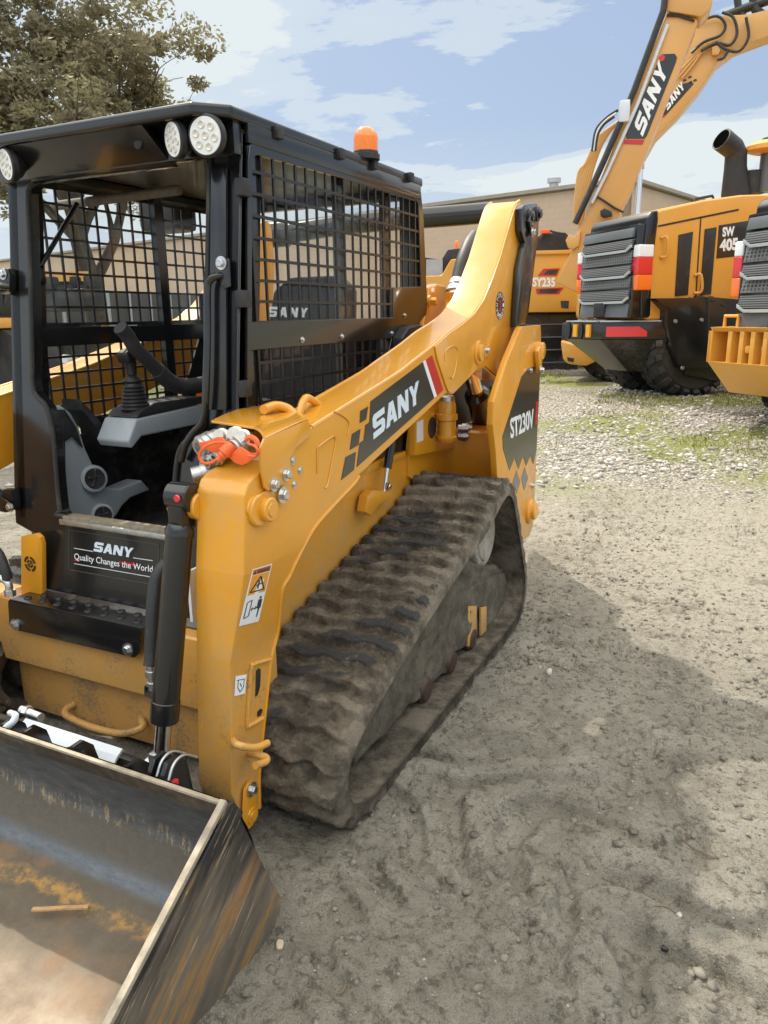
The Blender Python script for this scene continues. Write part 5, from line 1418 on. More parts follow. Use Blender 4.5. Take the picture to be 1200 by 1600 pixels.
# ---- tree
def leaf_mat():
    m, nt, b = new_mat('tree_leaves')
    oi = noise(nt, .9, 4, .6); o2 = noise(nt, 9, 4, .6)
    c = ramp(nt, oi, [(.30, (.15, .125, .075)), (.5, (.25, .225, .13)), (.66, (.33, .31, .16)), (.78, (.40, .41, .14))])
    c = mixc(nt, ramp(nt, o2, [(.4, g3(0)), (.7, g3(.5))]), c, (.28, .24, .17))
    nt.links.new(c, b.inputs['Base Color']); b.inputs['Roughness'].default_value = .55
    tl = N(nt, 'ShaderNodeBsdfTranslucent'); nt.links.new(c, tl.inputs[0]); ms_ = N(nt, 'ShaderNodeMixShader'); ms_.inputs[0].default_value = .42
    nt.links.new(b.outputs[0], ms_.inputs[1]); nt.links.new(tl.outputs[0], ms_.inputs[2]); nt.links.new(ms_.outputs[0], nt.nodes['Material Output'].inputs[0])
    return m
M['leaf'] = leaf_mat()
M['bark'] = simple('bark', (.075, .06, .048), .9, 0, 0, .3, 6, .3, (.18, .16, .13), .3)
def tree(name, label, u, dist, hgt, rad, seed, nclu, nleaf, lsize, base_frac=.28, group=None, cu=None):
    rs = np.random.default_rng(seed)
    b0 = hdir(u) * dist; b0.z = gh(b0.x, b0.y)
    t = thing(name, label, 'tree', b0, group)
    mb = MB(); tips = []
    def limb(p, d, r, ln, lev):
        pts = [p]; rr = [r]; q_ = Vector(p); dd = Vector(d)
        n = 5
        for i in range(n):
            dd = (dd + Vector(rs.normal(0, .16, 3)) + Vector((0, 0, .05))).normalized()
            q_ = q_ + dd * ln / n; pts.append(q_.copy()); rr.append(r * (1 - .55 * (i + 1) / n))
        mb.tube(pts, rr, 8 if lev < 2 else 5)
        if lev >= 3: tips.append((q_.copy(), lev)); tips.append((pts[3].copy(), lev)); return
        if lev >= 2: tips.append((pts[4].copy(), lev))
        k = (6 if lev == 0 else 4)
        for i in range(k):
            f_ = .45 + .55 * (i + 1) / k if lev else .35 + .65 * (i + 1) / k
            idx = min(n, max(1, int(f_ * n)))
            a = rs.uniform(0, 2 * math.pi); sp_ = rs.uniform(.5, 1.05)
            sd = Vector((math.cos(a), math.sin(a), 0))
            nd = (dd * (1 - sp_ * .5) + sd * sp_ + Vector((0, 0, .15))).normalized()
            limb(pts[idx], nd, rr[idx] * .62, ln * rs.uniform(.55, .78), lev + 1)
    limb(b0 + Vector((0, 0, -.1)), Vector((0, 0, 1)), hgt * .033, hgt * .55, 0)
    cen = b0 + Vector((0, 0, hgt * (.5 + base_frac / 2))); hz2 = hgt * (1 - base_frac) / 2
    mb.build('trunk', 'bark', t, 60)
    P0 = np.array([np.array(p) for p, l in tips]); C = np.array(cen)
    # pull tips out towards an uneven ellipsoid shell and add clumps
    cl = []
    for i in range(nclu):
        p = P0[rs.integers(len(P0))] + rs.normal(0, .35, 3)
        v = (p - C) / np.array([rad, rad, hz2])
        L_ = np.linalg.norm(v)
        a = math.atan2(v[1], v[0]); lob = .82 + .22 * math.sin(a * 3 + v[2] * 4 + seed) + .10 * math.sin(a * 7 + v[2] * 9)
        if L_ > lob: v = v / L_ * lob * rs.uniform(.8, 1.02)
        elif L_ < .45 and rs.random() < .75: v = v / (L_ + 1e-6) * rs.uniform(.5, lob)
        cl.append(C + v * np.array([rad, rad, hz2]))
    cl = np.array(cl)
    cc_ = np.repeat(cl, nleaf, 0); rr_ = rs.uniform(.28, .75, len(cl)) * rad / 4.2; rr_ = np.repeat(rr_, nleaf)
    dv = rs.normal(0, 1, (len(cc_), 3)); dv /= np.linalg.norm(dv, axis=1)[:, None]
    pos = cc_ + dv * (rr_ * rs.uniform(.25, 1, len(cc_)) ** .6)[:, None] * np.array([1, 1, .62])
    t1 = rs.normal(0, 1, (len(pos), 3)); t1[:, 2] *= .6; t1 /= np.linalg.norm(t1, axis=1)[:, None]
    t2 = np.cross(t1, rs.normal(0, 1, (len(pos), 3))); t2 /= np.linalg.norm(t2, axis=1)[:, None]
    sz = lsize * rs.uniform(.6, 1.3, len(pos))[:, None]
    V = np.stack([pos - t1 * sz, pos - t2 * sz * .42, pos + t1 * sz, pos + t2 * sz * .42], 1).reshape(-1, 3)
    np_mesh('crown', V, np.arange(len(V)).reshape(-1, 4), 'leaf', t, smooth=False)
    return t
tree('tree', 'broad brownish green tree rising above the cab of the loader', 168, 21.5, 9.8, 3.6, 5, 320, 150, .078, .06)

# ---- rock pile, slab, far crane seen through the cab
def rock(mb, c, r, rs, sq=.7):
    bm = bmesh.new(); bmesh.ops.create_icosphere(bm, subdivisions=2, radius=1)
    sc_ = Vector((r * rs.uniform(.8, 1.25), r * rs.uniform(.7, 1.1), r * sq * rs.uniform(.8, 1.2))); ph = rs.uniform(0, 6, 3)
    rm = Matrix.Rotation(rs.uniform(0, 6), 3, 'Z')
    mp_ = {}
    for v in bm.verts:
        k = 1 + .16 * math.sin(v.co.x * 3 + ph[0]) + .14 * math.sin(v.co.y * 4 + ph[1]) + .1 * math.sin(v.co.z * 5 + ph[2])
        mp_[v] = mb.bm.verts.new(Vector(c) + rm @ Vector((v.co.x * sc_.x * k, v.co.y * sc_.y * k, v.co.z * sc_.z * k)))
    for f in bm.faces: mb.bm.faces.new([mp_[v] for v in f.verts])
    bm.free()
M['rock'] = simple('pale_rock', (.42, .41, .39), .85, 0, 0, .25, 6, .4, (.25, .22, .18), .3)
rs = np.random.default_rng(3)
c0 = hdir(78) * 15; mb = MB()
for i in range(140):
    a = rs.uniform(0, 6.28); q_ = rs.uniform(0, 1) ** .6; h = (1 - q_) * .75
    rock(mb, (c0.x + math.cos(a) * q_ * 1.4, c0.y + math.sin(a) * q_ * .8, .3 + h * rs.uniform(.3, 1)), rs.uniform(.10, .2), rs)
tag(mb.build('rock_pile', 'rock', None, 40), 'heap of pale broken rock on the gravel left of the fence, seen through the cab screen', 'rock pile', kind='stuff')
M['conc'] = simple('concrete', (.36, .34, .31), .9, 0, 0, .12, 4, .3, (.2, .18, .15), .2)
mb = MB(); c = hdir(145) * 17; mb.box(Vector((c.x, c.y, .42)), (1.5, .6, .3), Matrix.Rotation(R(20), 3, 'Z'), .03); tag(mb.build('concrete_block', 'conc', None), 'low grey concrete block lying in front of the dark fence', 'concrete block')
def FR(u, dist, yaw_u):
    """frame: origin on the ground at photo column u; A axis points towards vanishing column yaw_u, B to its right"""
    O = hdir(u) * dist; O.z = gh(O.x, O.y)
    A = hdir(yaw_u); B = Vector((A.y, -A.x, 0)); return Frame(O, A, B)
class Frame:
    def __init__(s, O, A, B): s.O, s.A, s.B = Vector(O), Vector(A), Vector(B)
    def w(s, a, b, z): return s.O + s.A * a + s.B * b + Vector((0, 0, z))
    def px(s, u, v, **k):
        n = s.A if 'a' in k else (s.B if 'b' in k else Vector((0, 0, 1)))
        val = list(k.values())[0]; o = s.O + n * val
        p = PP(u, v, tuple(o), tuple(n)) - s.O
        return (p.dot(s.A), p.dot(s.B), p.z)
# far crane boom
F0 = FR(100, 20, -900)
t = thing('crane_truck', 'small yellow crane boom on a dark truck parked by the tan building', 'crane truck', F0.O)
q_ = lambda u, v, dz=0: Vector(CAMP + ray(u, v) * (20 / np.hypot(*ray(u, v)[:2])))
mb = MB(); mb.bar(q_(64, 433), q_(142, 432), .3, .22); mb.build('boom', 'yellow_far', t)
mb = MB(); mb.box((q_(78, 445)), (.5, .4, .35), None, .05); mb.cut().bar(q_(66, 452), q_(140, 450), .4, .14); mb.cut().box(q_(140, 441), (.45, .4, .3), None, .04); mb.cut().box(q_(118, 441), (.4, .4, .25), None, .04); mb.build('deck', 'dark', t)
for u in (76, 92, 122, 136):
    mb = MB(); c = q_(u, 460); c.z = .78; mb.lathe(c, F0.A, [(0, .3), (.05, .45), (.3, .45), (.35, .3)], 24); mb.build('wheel', 'rubber', t)
mb = MB(); mb.box(q_(100, 470), (2.0, .7, .5), None, .05); mb.build('chassis', 'dark', t)
# dark machine at the left edge
F1_ = FR(2, 9, -700)
t = thing('parked_machine', 'dark machine with a yellow stripe at the left edge of the picture', 'construction machine', F1_.O)
q9 = lambda u, v: Vector(CAMP + ray(u, v) * (9 / np.hypot(*ray(u, v)[:2])))
mb = MB(); a, b_ = q9(-60, 438), q9(12, 500); mb.box((a + b_) / 2, (abs(b_.x - a.x), .9, abs(a.z - b_.z)), None, .06, 3); mb.build('engine_cover', 'black', t)
mb = MB(); a, b_ = q9(-60, 497), q9(17, 513); mb.box((a + b_) / 2, (abs(b_.x - a.x), 1.0, abs(a.z - b_.z)), None, .02); mb.build('side_plate', 'yellow_far', t)
mb = MB(); a, b_ = q9(-60, 514), q9(15, 562); mb.box((a + b_) / 2, (abs(b_.x - a.x), .8, abs(a.z - b_.z)), None, .08, 3); mb.build('chassis', 'dark', t)
mb = MB(); mb.tube([q9(-10, 446), q9(4, 440), q9(10, 452), q9(8, 475)], .02, 8, smooth=4); mb.build('hose', 'hose', t)
mb = MB(); mb.lathe(q9(-5, 585) + Vector((0, 0, .05)), (0, 1, 0), [(0, .3), (.05, .42), (.5, .42), (.55, .3)], 28); mb.build('wheel', 'rubber', t)

# ---- wheel loaders
F1 = FR(1012, 11.4, 205)
M['ledred'] = M['redlens']
def grille_mat(name, kind):
    m, nt, b = new_mat(name)
    uvn = nt.nodes.new('ShaderNodeNewGeometry').outputs['Position']
    if kind == 'hex':
        v = N(nt, 'ShaderNodeTexVoronoi', Scale=26.0); v.feature = 'DISTANCE_TO_EDGE'; v.inputs['Randomness'].default_value = .1; nt.links.new(uvn, v.inputs['Vector'])
        f = ramp(nt, v.outputs['Distance'], [(.12, g3(0)), (.2, g3(1))])
    else:
        w = N(nt, 'ShaderNodeTexWave', Scale=13.0); w.bands_direction = 'Z'; nt.links.new(uvn, w.inputs['Vector'])
        f = ramp(nt, w.outputs['Fac'], [(.35, g3(0)), (.65, g3(1))])
    nt.links.new(mixc(nt, f, (.15, .155, .16), (.018, .018, .02)), b.inputs['Base Color']); b.inputs['Roughness'].default_value = .45
    return m
M['hex'] = grille_mat('punched_grille', 'hex'); M['slat'] = grille_mat('slat_grille', 'slat')
M['gmid'] = simple('grey_trim', (.10, .11, .12), .4, 0, .3, .05, 3)
M['gsil'] = simple('silver_trim', (.42, .45, .48), .38, .2, .3, .05, 3)
M['tire'] = simple('tyre_rubber', (.022, .022, .022), .8, 0, 0, .2, 4, .5, (.15, .13, .10), .3)
def tyre(parent, c, ax, r, w, rim='yellow_far'):
    c = Vector(c); ax = Vector(ax).normalized()
    mb = MB(); mb.lathe(c - ax * w / 2, ax, [(0, r * .52), (.01, r * .62), (0.0, r * .80), (w * .12, r * .93), (w * .3, r * .955), (w * .7, r * .955), (w * .88, r * .93), (w, r * .80), (w - .01, r * .62), (w, r * .52)], 48)
    up = ax.orthogonal().normalized(); q = ax.cross(up); n = 22
    for k in range(n):
        for s_ in (-1, 1):
            a = (k + (.5 if s_ > 0 else 0)) * 2 * math.pi / n
            rad = up * math.cos(a) + q * math.sin(a); tan = ax.cross(rad)
            i0 = c + ax * s_ * .02 + rad * r * .94; i1 = c + ax * s_ * w * .40 + rad * r * .93 + tan * .09; i2 = c + ax * s_ * w * .52 + rad * r * .84 + tan * .10
            for p0, p1 in ((i0, i1), (i1, i2)): mb.bar(p0, p1, r * .12, r * .10, tuple(rad), 0)
    ty_ = mb.build('tyre', 'tire', parent)
    mb = MB(); mb.lathe(c - ax * w * .5, ax, [(.03, r * .54), (.06, r * .50), (.12, r * .48), (.13, r * .2), (.08, r * .18), (.08, 0)], 36); mb.lathe(c + ax * w * .5, -ax, [(.03, r * .54), (.06, r * .50), (.12, r * .48), (.13, r * .2), (.08, r * .18), (.08, 0)], 36)
    mb.build('rim', rim, ty_)
    return ty_
def wheel_loader(F, label, yellow_bumper):
    W = lambda p: F.w(*p)
    S = lambda pts, a=0: [F1.px(u, v, a=a) for u, v in pts]
    Rr = lambda pts, b=0: [F1.px(u, v, b=b) for u, v in pts]
    t = thing('wheel_loader', label, 'wheel loader', F.O, 'wheel loaders parked tail first')
    WID = F1.px(914, 400, b=-.25)[0] + .10
    A_ = F.A
    side = S([(1018, 331), (1060, 321), (1100, 312), (1160, 304), (1230, 302), (1330, 312), (1330, 440), (1260, 430), (1165, 470), (1140, 500), (1012, 500)])
    mb = MB(); mb.loft([W(p) for p in side], [W((WID, p[1], p[2])) for p in side], .05, 3); body = mb.build('hood', 'yellow_far', t)
    # black tail
    tl = S([(1010, 340), (1017, 330), (1027, 328.5), (1027, 345), (1009, 488), (1000, 496), (1000, 420)])
    tl = [(p[0], p[1], p[2]) for p in tl]
    mb = MB(); mb.loft([W((-.03, p[1], p[2])) for p in tl], [W((WID - .03, p[1], p[2])) for p in tl], .03, 3); tail = mb.build('tail_cover', 'black', t)
    zt_ = side[0][2]; zb_ = F1.px(975, 500, b=-.1)[2]
    # grille bands on the rear face
    G0, G1 = F1.px(990, 400, b=-.25)[0], F1.px(914, 400, b=-.25)[0]
    yv = [(355, 'gmid'), (373, 'slat'), (390, 'hex'), (413, 'slat'), (430, 'hex'), (451, 'slat'), (470, 'gmid'), (497, None)]
    zs = [F1.px(985, y, b=-.25)[2] for y, _ in yv]
    mb = MB(); prf_ = [W((G0 - .06, -.24, zs[0] + .03)), W((G1 + .06, -.24, zs[0] + .03)), W((G1 + .06, -.28, zs[-1])), W((G0 - .06, -.28, zs[-1]))]
    mb.loft(prf_, [p + F.B * .35 for p in prf_], .03, 2); gr_ = mb.build('grille_frame', 'black', t)
    for i in range(7):
        z0, z1 = zs[i], zs[i + 1]
        off_ = -.27 - .02 * (i % 2)
        mb = MB(); mb.prism([W((G0, off_, z0 - .015)), W((G1, off_, z0 - .015)), W((G1, off_ - .03, z1 + .01)), W((G0, off_ - .03, z1 + .01))], F.B * .05, .006)
        mb.build('grille_panel', yv[i][1], gr_)
        if yv[i][1] == 'hex' or i == 6:
            for s0, s1, s2 in ((G0 - .01, G0 + .10, G0 + .2), (G1 + .01, G1 - .10, G1 - .2)):
                mb = MB(); k = .035
                mb.prism([W((s0, off_ - .02, z0 + .06)), W((s1, off_ - .02, z0 - .0)), W((s2, off_ - .02, z0 - .0)), W((s2, off_ - .02, z0 - k)), W((s1, off_ - .02, z0 - k)), W((s0, off_ - .02, z0 + .02))], F.B * -.03, .004)
                mb.build('grille_trim', 'gsil', gr_)
            mb = MB(); mb.bar(W((G0 + .2, off_ - .035, z0 - .017)), W((G1 - .2, off_ - .035, z0 - .017)), .03, .035); mb.build('grille_trim', 'gsil', gr_)
    mb = MB(); mb.box(W(((G0 + G1) / 2, -.34, zs[6] - .12)), (.16, .06, .2), None, .01); mb.build('latch', 'dark', gr_)
    for u, v in ((985, 347), (920, 361)):
        c = F1.px(u, v, b=-.12); mb = MB(); mb.lathe(W((min(c[0], WID - .14), -.03, c[2])), -F.B, [(0, .085), (.03, .085), (.04, .07)], 24); mb.build('rear_lamp', 'ledface', tail)
    for a0, (ya, yb, yc, yd) in ((G0 - .13, (384, 403, 430, 454)), (G1 + .06, (384, 403, 430, 454))):
        zz4 = [F1.px(1000, y, b=-.1)[2] for y in (ya, yb, yc, yd)]
        lp = None
        for (z1, z0), mt in zip(zip(zz4[:-1], zz4[1:]), ('white', 'redlens', 'orglens')):
            mb = MB(); mb.box2(*[tuple(x) for x in ((a0, -.26, z0), (a0 + .13, -.02, z1))], .02, 3)
            for v in mb.bm.verts: v.co = W(tuple(v.co))
            bmesh.ops.recalc_face_normals(mb.bm, faces=mb.bm.faces[:])
            mb.build('tail_lamp', mt, t)
    # side details
    def sd(name, px, mat, lift=.012, a=-.0):
        pts = S(px); mb = MB(); mb.prism([W((a - .002, p[1], p[2])) for p in pts], A_ * -lift, .002); return mb.build(name, mat, body)
    sd('vent_panel', [(1060, 367), (1082, 362), (1074, 461), (1054, 463)], 'dark'); sd('vent_panel', [(1101, 358), (1119, 355), (1110, 460), (1093, 461)], 'dark')
    sd('door_seam', [(1028, 352), (1154, 326), (1154, 329), (1028, 355)], 'dark', .004)
    sd('door_seam', [(1094, 338), (1096, 338), (1088, 463), (1086, 463)], 'dark', .004)
    sd('black_decal', [(1123, 352), (1175, 344), (1172, 398), (1119, 404)], 'decal', .004)
    def sv(u, v): return W((-.0085, *F1.px(u, v, a=0)[1:]))
    o = sv(1128, 369.5); text_obj('lettering', 'SW', o, sv(1147, 367.5) - o, sv(1128, 356) - o, 'white', body, .05, .002)
    o = sv(1123.5, 392); text_obj('lettering', '405', o, sv(1152, 389) - o, sv(1124, 375) - o, 'white', body, .05, .002)
    for (u0, v0, v1) in ((1037, 372, 402), (1090, 430, 458)):
        mb = MB(); mb.tube([sv(u0 - 5, v0), sv(u0, v0) - A_ * .06, sv(u0 + 1, v1 - 3) - A_ * .06, sv(u0 - 6, v1)], .02, 8, smooth=4); mb.build('handle', 'yellow_far', body)
    # bumper
    z1 = F1.px(968, 504, b=-.5)[2]; z0 = F1.px(968, 532, b=-.5)[2]
    WB = WID; WID = WID + .22
    loop = [(-.10, .95), (-.10, .35), (.32, -.52), (WID - .32, -.52), (WID + .10, .35), (WID + .10, .95)]
    if not yellow_bumper:
        zs_ = F1.px(1060, 583, a=-.1)[2]
        top_ = [W((a, b_, z1)) for a, b_ in loop]
        mid = [W((a, b_, z0)) for a, b_ in loop]
        mb = MB(); mb.loft(top_, mid, .02, 2); bp = mb.build('counterweight', 'black', t)
        l2 = [(.10, 1.3), (.10, .7), (.5, .1), (WID - .5, .1), (WID - .1, .7), (WID - .1, 1.3)]
        l1 = [(a, b_) for a, b_ in loop]
        mb = MB(); mb.loft([W((a, b_, z0 - .003)) for a, b_ in l1], [W((a, b_, zs_)) for a, b_ in l2], .01, 2); mb.build('underside', 'black_low', bp)
        tr_ = MB(); tr_.prism([W((a, b_, z1 + .003)) for a, b_ in [(-.10, .35), (.32, -.52), (.46, -.46), (.08, .35)]], (0, 0, .02), .005); tr_.cut().prism([W((a, b_, z1 + .003)) for a, b_ in [(WID + .10, .35), (WID - .32, -.52), (WID - .46, -.46), (WID - .08, .35)]], (0, 0, .02), .005); tr_.cut().prism([W((a, b_, z1 + .003)) for a, b_ in [(.47, -.52), (.47, -.44), (WID - .47, -.44), (WID - .47, -.52)]], (0, 0, .02), .005); tr_.build('bumper_trim', 'gsil', bp)
        for a_ in (.62, WID - .62):
            mb = MB(); mb.box2((0, 0, 0), (1, 1, 1))
            for v in mb.bm.verts: v.co = W((a_ - .05 + .1 * v.co.x, -.55 + .05 * v.co.y, z0 + .03 + (z1 - z0 - .06) * v.co.z))
            bmesh.ops.recalc_face_normals(mb.bm, faces=mb.bm.faces[:]); mb.build('yellow_marker', 'signy', bp)
            mb = MB(); c = W((a_ + .22, -.525, (z0 + z1) / 2)); mb.prism([c + A_ * .06 * math.cos(k) + Vector((0, 0, .13 * math.sin(k))) for k in np.linspace(0, 2 * math.pi, 14, endpoint=False)], F.B * -.01); mb.build('bumper_slot', 'dark', bp)
        for (p0, p1) in (((.32, -.52), (-.10, .35)), ((WID - .32, -.52), (WID + .10, .35))):
            c0_ = np.array(p0) * .93 + np.array(p1) * .07; c1_ = np.array(p0) * .35 + np.array(p1) * .65
            d2 = (np.array(p1) - np.array(p0)); nn_ = np.array([d2[1], -d2[0]]) / np.hypot(*d2) * (.008 if p0[0] > 1 else -.008)
            if p0[0] < 1: nn_ = np.array([-abs(nn_[0]), -abs(nn_[1])])
            else: nn_ = np.array([abs(nn_[0]), -abs(nn_[1])])
            za, zb2 = z1 - .06, z0 + .04
            pts = [W((*c0_, za)), W((*(c1_ * .8 + c0_ * .2), za)), W((*c1_, (za + zb2) / 2)), W((*c1_, zb2)), W((*c0_, zb2))]
            mb = MB(); mb.prism([p for p in pts], F.w(*nn_, 0) - F.O); mb.build('reflector', 'redlens', bp)
        # battery box on the side
        bx = S([(1023, 466), (1040, 484), (1040, 505), (1048, 545), (1062, 575), (1105, 575), (1107, 465)], -.12)
        mb = MB(); mb.loft([W((-.14, p[1], p[2])) for p in bx], [W((.5, p[1], p[2])) for p in bx], .015, 2); bb = mb.build('side_box', 'black', t)
        for u, v in ((1055, 502), (1096, 500), (1066, 575)):
            p = F1.px(u, v, a=-.14); mb = MB(); mb.lathe(W(p), -A_, [(0, .03), (.02, .025)], 10); mb.build('bolt', 'zinc', bb)
        st_ = F1.px(1052, 474, a=-.14); mb = MB(); mb.box(W((.1, st_[1], st_[2] + .05)), (.2, .12, .02), None); mb.build('sticker', 'white', bb)
    else:
        WID = WID + .16; loop = [(-.10, .95), (-.10, .35), (.32, -.52), (WID - .32, -.52), (WID + .10, .35), (WID + .10, .95)]
        z1 += .10; zm = z0 - .12
        mb = MB(); mb.loft([W((a, b_, z1)) for a, b_ in loop], [W((a, b_ + .05, z1 - .05)) for a, b_ in loop], .01); bp = mb.build('counterweight', 'yellow_far', t)
        mb = MB(); mb.loft([W((a, b_, zm + .08)) for a, b_ in loop], [W((a * .9 + .05 * WID, b_ + .3, zm - .28)) for a, b_ in loop], .02); mb.build('underside', 'yellow_far', bp)
        mb = MB(); mb.loft([W((a, b_ + .16, z1 - .04)) for a, b_ in [(.1, .2), (.45, -.30), (WID - .45, -.30), (WID - .1, .2), (WID - .1, .6), (.1, .6)]], [W((a, b_ + .16, zm + .07)) for a, b_ in [(.1, .2), (.45, -.30), (WID - .45, -.30), (WID - .1, .2), (WID - .1, .6), (.1, .6)]]); mb.build('recess_back', 'yellow_far', bp)
        for a_ in (.32, .62, .95, WID - .95, WID - .62, WID - .32):
            mb = MB(); mb.prism([W((a_ - .03, -.50, z1 - .04)), W((a_ - .03, -.50, zm + .07)), W((a_ - .03, -.1, zm + .07)), W((a_ - .03, -.1, z1 - .04))], A_ * .06, .005); mb.build('rib', 'yellow_far', bp)
        for p0, p1 in (((.32, -.52), (-.10, .35)), ((WID - .32, -.52), (WID + .10, .35))):
            mb = MB(); mb.prism([W((*p0, z1 - .04)), W((*p1, z1 - .04)), W((*p1, zm + .07)), W((*p0, zm + .07))], F.B * .05, .004); mb.build('corner_plate', 'yellow_far', bp)
            q0 = np.array(p0) * .7 + np.array(p1) * .3; q1 = np.array(p0) * .35 + np.array(p1) * .65
            sg_ = -.012
            mb = MB(); mb.prism([W((q0[0], q0[1] + sg_, z1 - .12)), W((q1[0], q1[1] + sg_, z1 - .12)), W((q1[0], q1[1] + sg_, z1 - .30)), W((q0[0], q0[1] + sg_, z1 - .30))], F.B * -.01); mb.build('reflector', 'redlens', bp)
        mb = MB(); mb.cyl(W((WID / 2, -.3, zm + .1)), W((WID / 2, -.3, z1)), .06, None, 12); mb.box(W((WID / 2, -.3, (zm + z1) / 2)), (.3, .3, .08), None, .02); mb.build('tow_pin', 'yellow_far', bp)
        mb = MB(); mb.tube([W((WID - .3, -.3, z1)), W((WID - .3, -.3, z1 + .12)), W((WID - .5, -.3, z1 + .12)), W((WID - .5, -.3, z1))], .02, 8); mb.build('lifting_eye', 'yellow_far', bp)
    WID = WB
    # rear axle, wheels, front part
    fn_ = S([(1066, 480), (1085, 462), (1175, 470), (1175, 585), (1120, 596), (1066, 585)])
    mb = MB(); mb.loft([W((-.06, p[1], p[2])) for p in fn_], [W((.4, p[1], p[2])) for p in fn_], .02); mb.build('fender_and_shade', 'black_low', t)  # black fender, drawn lower to stand in for the shadow over the wheel
    rW = .74; bw = F1.px(1073, 560, a=.2)[1]
    for a_ in (.22, WID - .22):
        for b_ in (bw, bw + 3.0): 
            tyre(t, F.w(a_, b_, rW - .02), F.A, rW, .50)
    mb = MB(); mb.box2((0, 0, 0), (1, 1, 1))
    for v in mb.bm.verts: v.co = W((.45 + (WID - .9) * v.co.x, .2 + 5.2 * v.co.y, .55 + .75 * v.co.z))
    bmesh.ops.recalc_face_normals(mb.bm, faces=mb.bm.faces[:]); mb.build('frame', 'black_low', t)
    # exhaust, intake, cab
    e = lambda u, v, a=.9: W(F1.px(u, v, a=a))
    mb = MB(); mb.tube([e(1150, 312), e(1150, 300), e(1149, 262), e(1150, 240), e(1146, 232), e(1127, 217)], [.21, .21, .16, .155, .155, .16], 24); ex = mb.build('exhaust_pipe', 'dark', t)
    mb = MB(); c = e(1127, 217); d_ = (e(1127, 217) - e(1146, 232)).normalized(); mb.lathe(c, d_, [(0, .135), (.012, .135)], 20); mb.build('exhaust_mouth', 'void', ex)
    mb = MB(); mb.lathe(e(1172, 303, .9), (0, 0, 1), [(0, .2), (.30, .2), (.32, .17)], 24); mb.build('breather', 'dark', t)
    mb = MB(); mb.lathe(e(1198, 300, .7), (0, 0, 1), [(0, .14), (.75, .14)], 20); itk = mb.build('intake_stack', 'gmid', t)
    mb = MB(); mb.lathe(e(1198, 240, .7), (0, 0, 1), [(0, .18), (.04, .30), (.10, .30), (.16, .22), (.18, .05)], 28); mb.build('intake_cap', 'yellow_far', itk)
    mb = MB(); mb.tube([e(1083, 320, .4), e(1086, 311, .4), e(1113, 306, .4), e(1116, 314, .4)], .02, 8); mb.build('hood_rail', 'dark', t)
    b0_ = F1.px(1290, 400, a=0)[1]
    mb = MB(); mb.box2((0, 0, 0), (1, 1, 1))
    for v in mb.bm.verts: v.co = W((.3 + (WID - .6) * v.co.x, b0_ + .3 + 1.5 * v.co.y, 1.2 + 2.1 * v.co.z))
    bmesh.ops.recalc_face_normals(mb.bm, faces=mb.bm.faces[:]); s_cab = mb.build('cab', 'darkglass', t)
    mb = MB(); mb.box2((0, 0, 0), (1, 1, 1))
    for v in mb.bm.verts: v.co = W((.2 + (WID - .4) * v.co.x, b0_ + .2 + 1.7 * v.co.y, 3.3 + .12 * v.co.z))
    bmesh.ops.recalc_face_normals(mb.bm, faces=mb.bm.faces[:]); mb.build('cab_roof', 'yellow_far', s_cab)
    return t
wheel_loader(F1, 'yellow wheel loader with a black counterweight and SW 405 on its side', False)
# second loader: same type, nearer, its far tail lamp seen at column 1148
p1 = F1.px(906, 425, b=-.15)
target = Vector(CAMP + ray(1148, 418) * (9.8 / np.hypot(*ray(1148, 418)[:2])))
O2 = target - F1.A * p1[0] - F1.B * p1[1]; O2.z = target.z - p1[2]
wheel_loader(Frame(O2, F1.A, F1.B), 'yellow wheel loader with a yellow ribbed counterweight at the right edge', True)

# ---- excavator with the big lettered boom
def vplane(dist, u): 
    d = hdir(u); return tuple(d * dist), tuple(d)
def shape(name, px, pl, depth, mat, parent, bev=.02, off=0):
    n = Vector(pl[1]); pts = [PP(u, v, pl[0], pl[1]) + n * off for u, v in px]
    mb = MB(); mb.prism(pts, n * depth, bev); return mb.build(name, mat, parent)
PL1 = vplane(15.0, 990)
g0 = Vector(PL1[0]) + Vector((-.4, .4, 0)); g0.z = gh(g0.x, g0.y)
t1 = thing('excavator', 'excavator whose tall near boom carries the large white lettering', 'excavator', g0, 'excavators in the back row')
V1_ = lambda u, v, off=0: PP(u, v, PL1[0], PL1[1]) + Vector(PL1[1]) * off
bm1 = shape('boom', [(1041, 22), (1046, 20), (1089, 29), (1090, 36), (1013, 230), (985, 300), (962, 345), (935, 405), (905, 452), (899, 456), (869, 441), (884, 410), (896, 388), (905, 348), (915, 340), (930, 300)], PL1, .55, 'boom_far', t1)
shape('boom_head', [(1036, -30), (1116, -30), (1113, 6), (1108, 16), (1096, 28), (1042, 19)], PL1, .6, 'boom_far', bm1, .03, -.05)
shape('clevis', [(884, 376), (890, 366), (897, 370), (908, 360), (905, 385), (896, 390), (888, 388)], PL1, .3, 'boom_far', bm1, .02, -.08)
mb = MB(); mb.tube([V1_(1041, -20, -.08), V1_(1036, 20, -.08), V1_(990, 145, -.08), V1_(945, 250, -.08), V1_(920, 305, -.08), V1_(899, 350, -.08)], .055, 12); mb.build('boom_pipe', 'hose', bm1)
mb = MB(); mb.tube([V1_(1043, 40, -.05), V1_(997, 162, -.05), V1_(950, 268, -.05), V1_(925, 318, -.05)], .03, 8); mb.build('boom_pipe', 'silver', bm1)
shape('black_decal', [(1031, 90), (1034, 85), (1054, 84), (1058, 90), (1056, 98), (1011, 212), (1007, 217), (979, 217), (978, 211)], PL1, -.006, 'decal', bm1, 0, -.002)
shape('red_decal', [(976, 218.5), (1007, 218.5), (1004, 226), (974, 225)], PL1, -.006, 'red', bm1, 0, -.002)
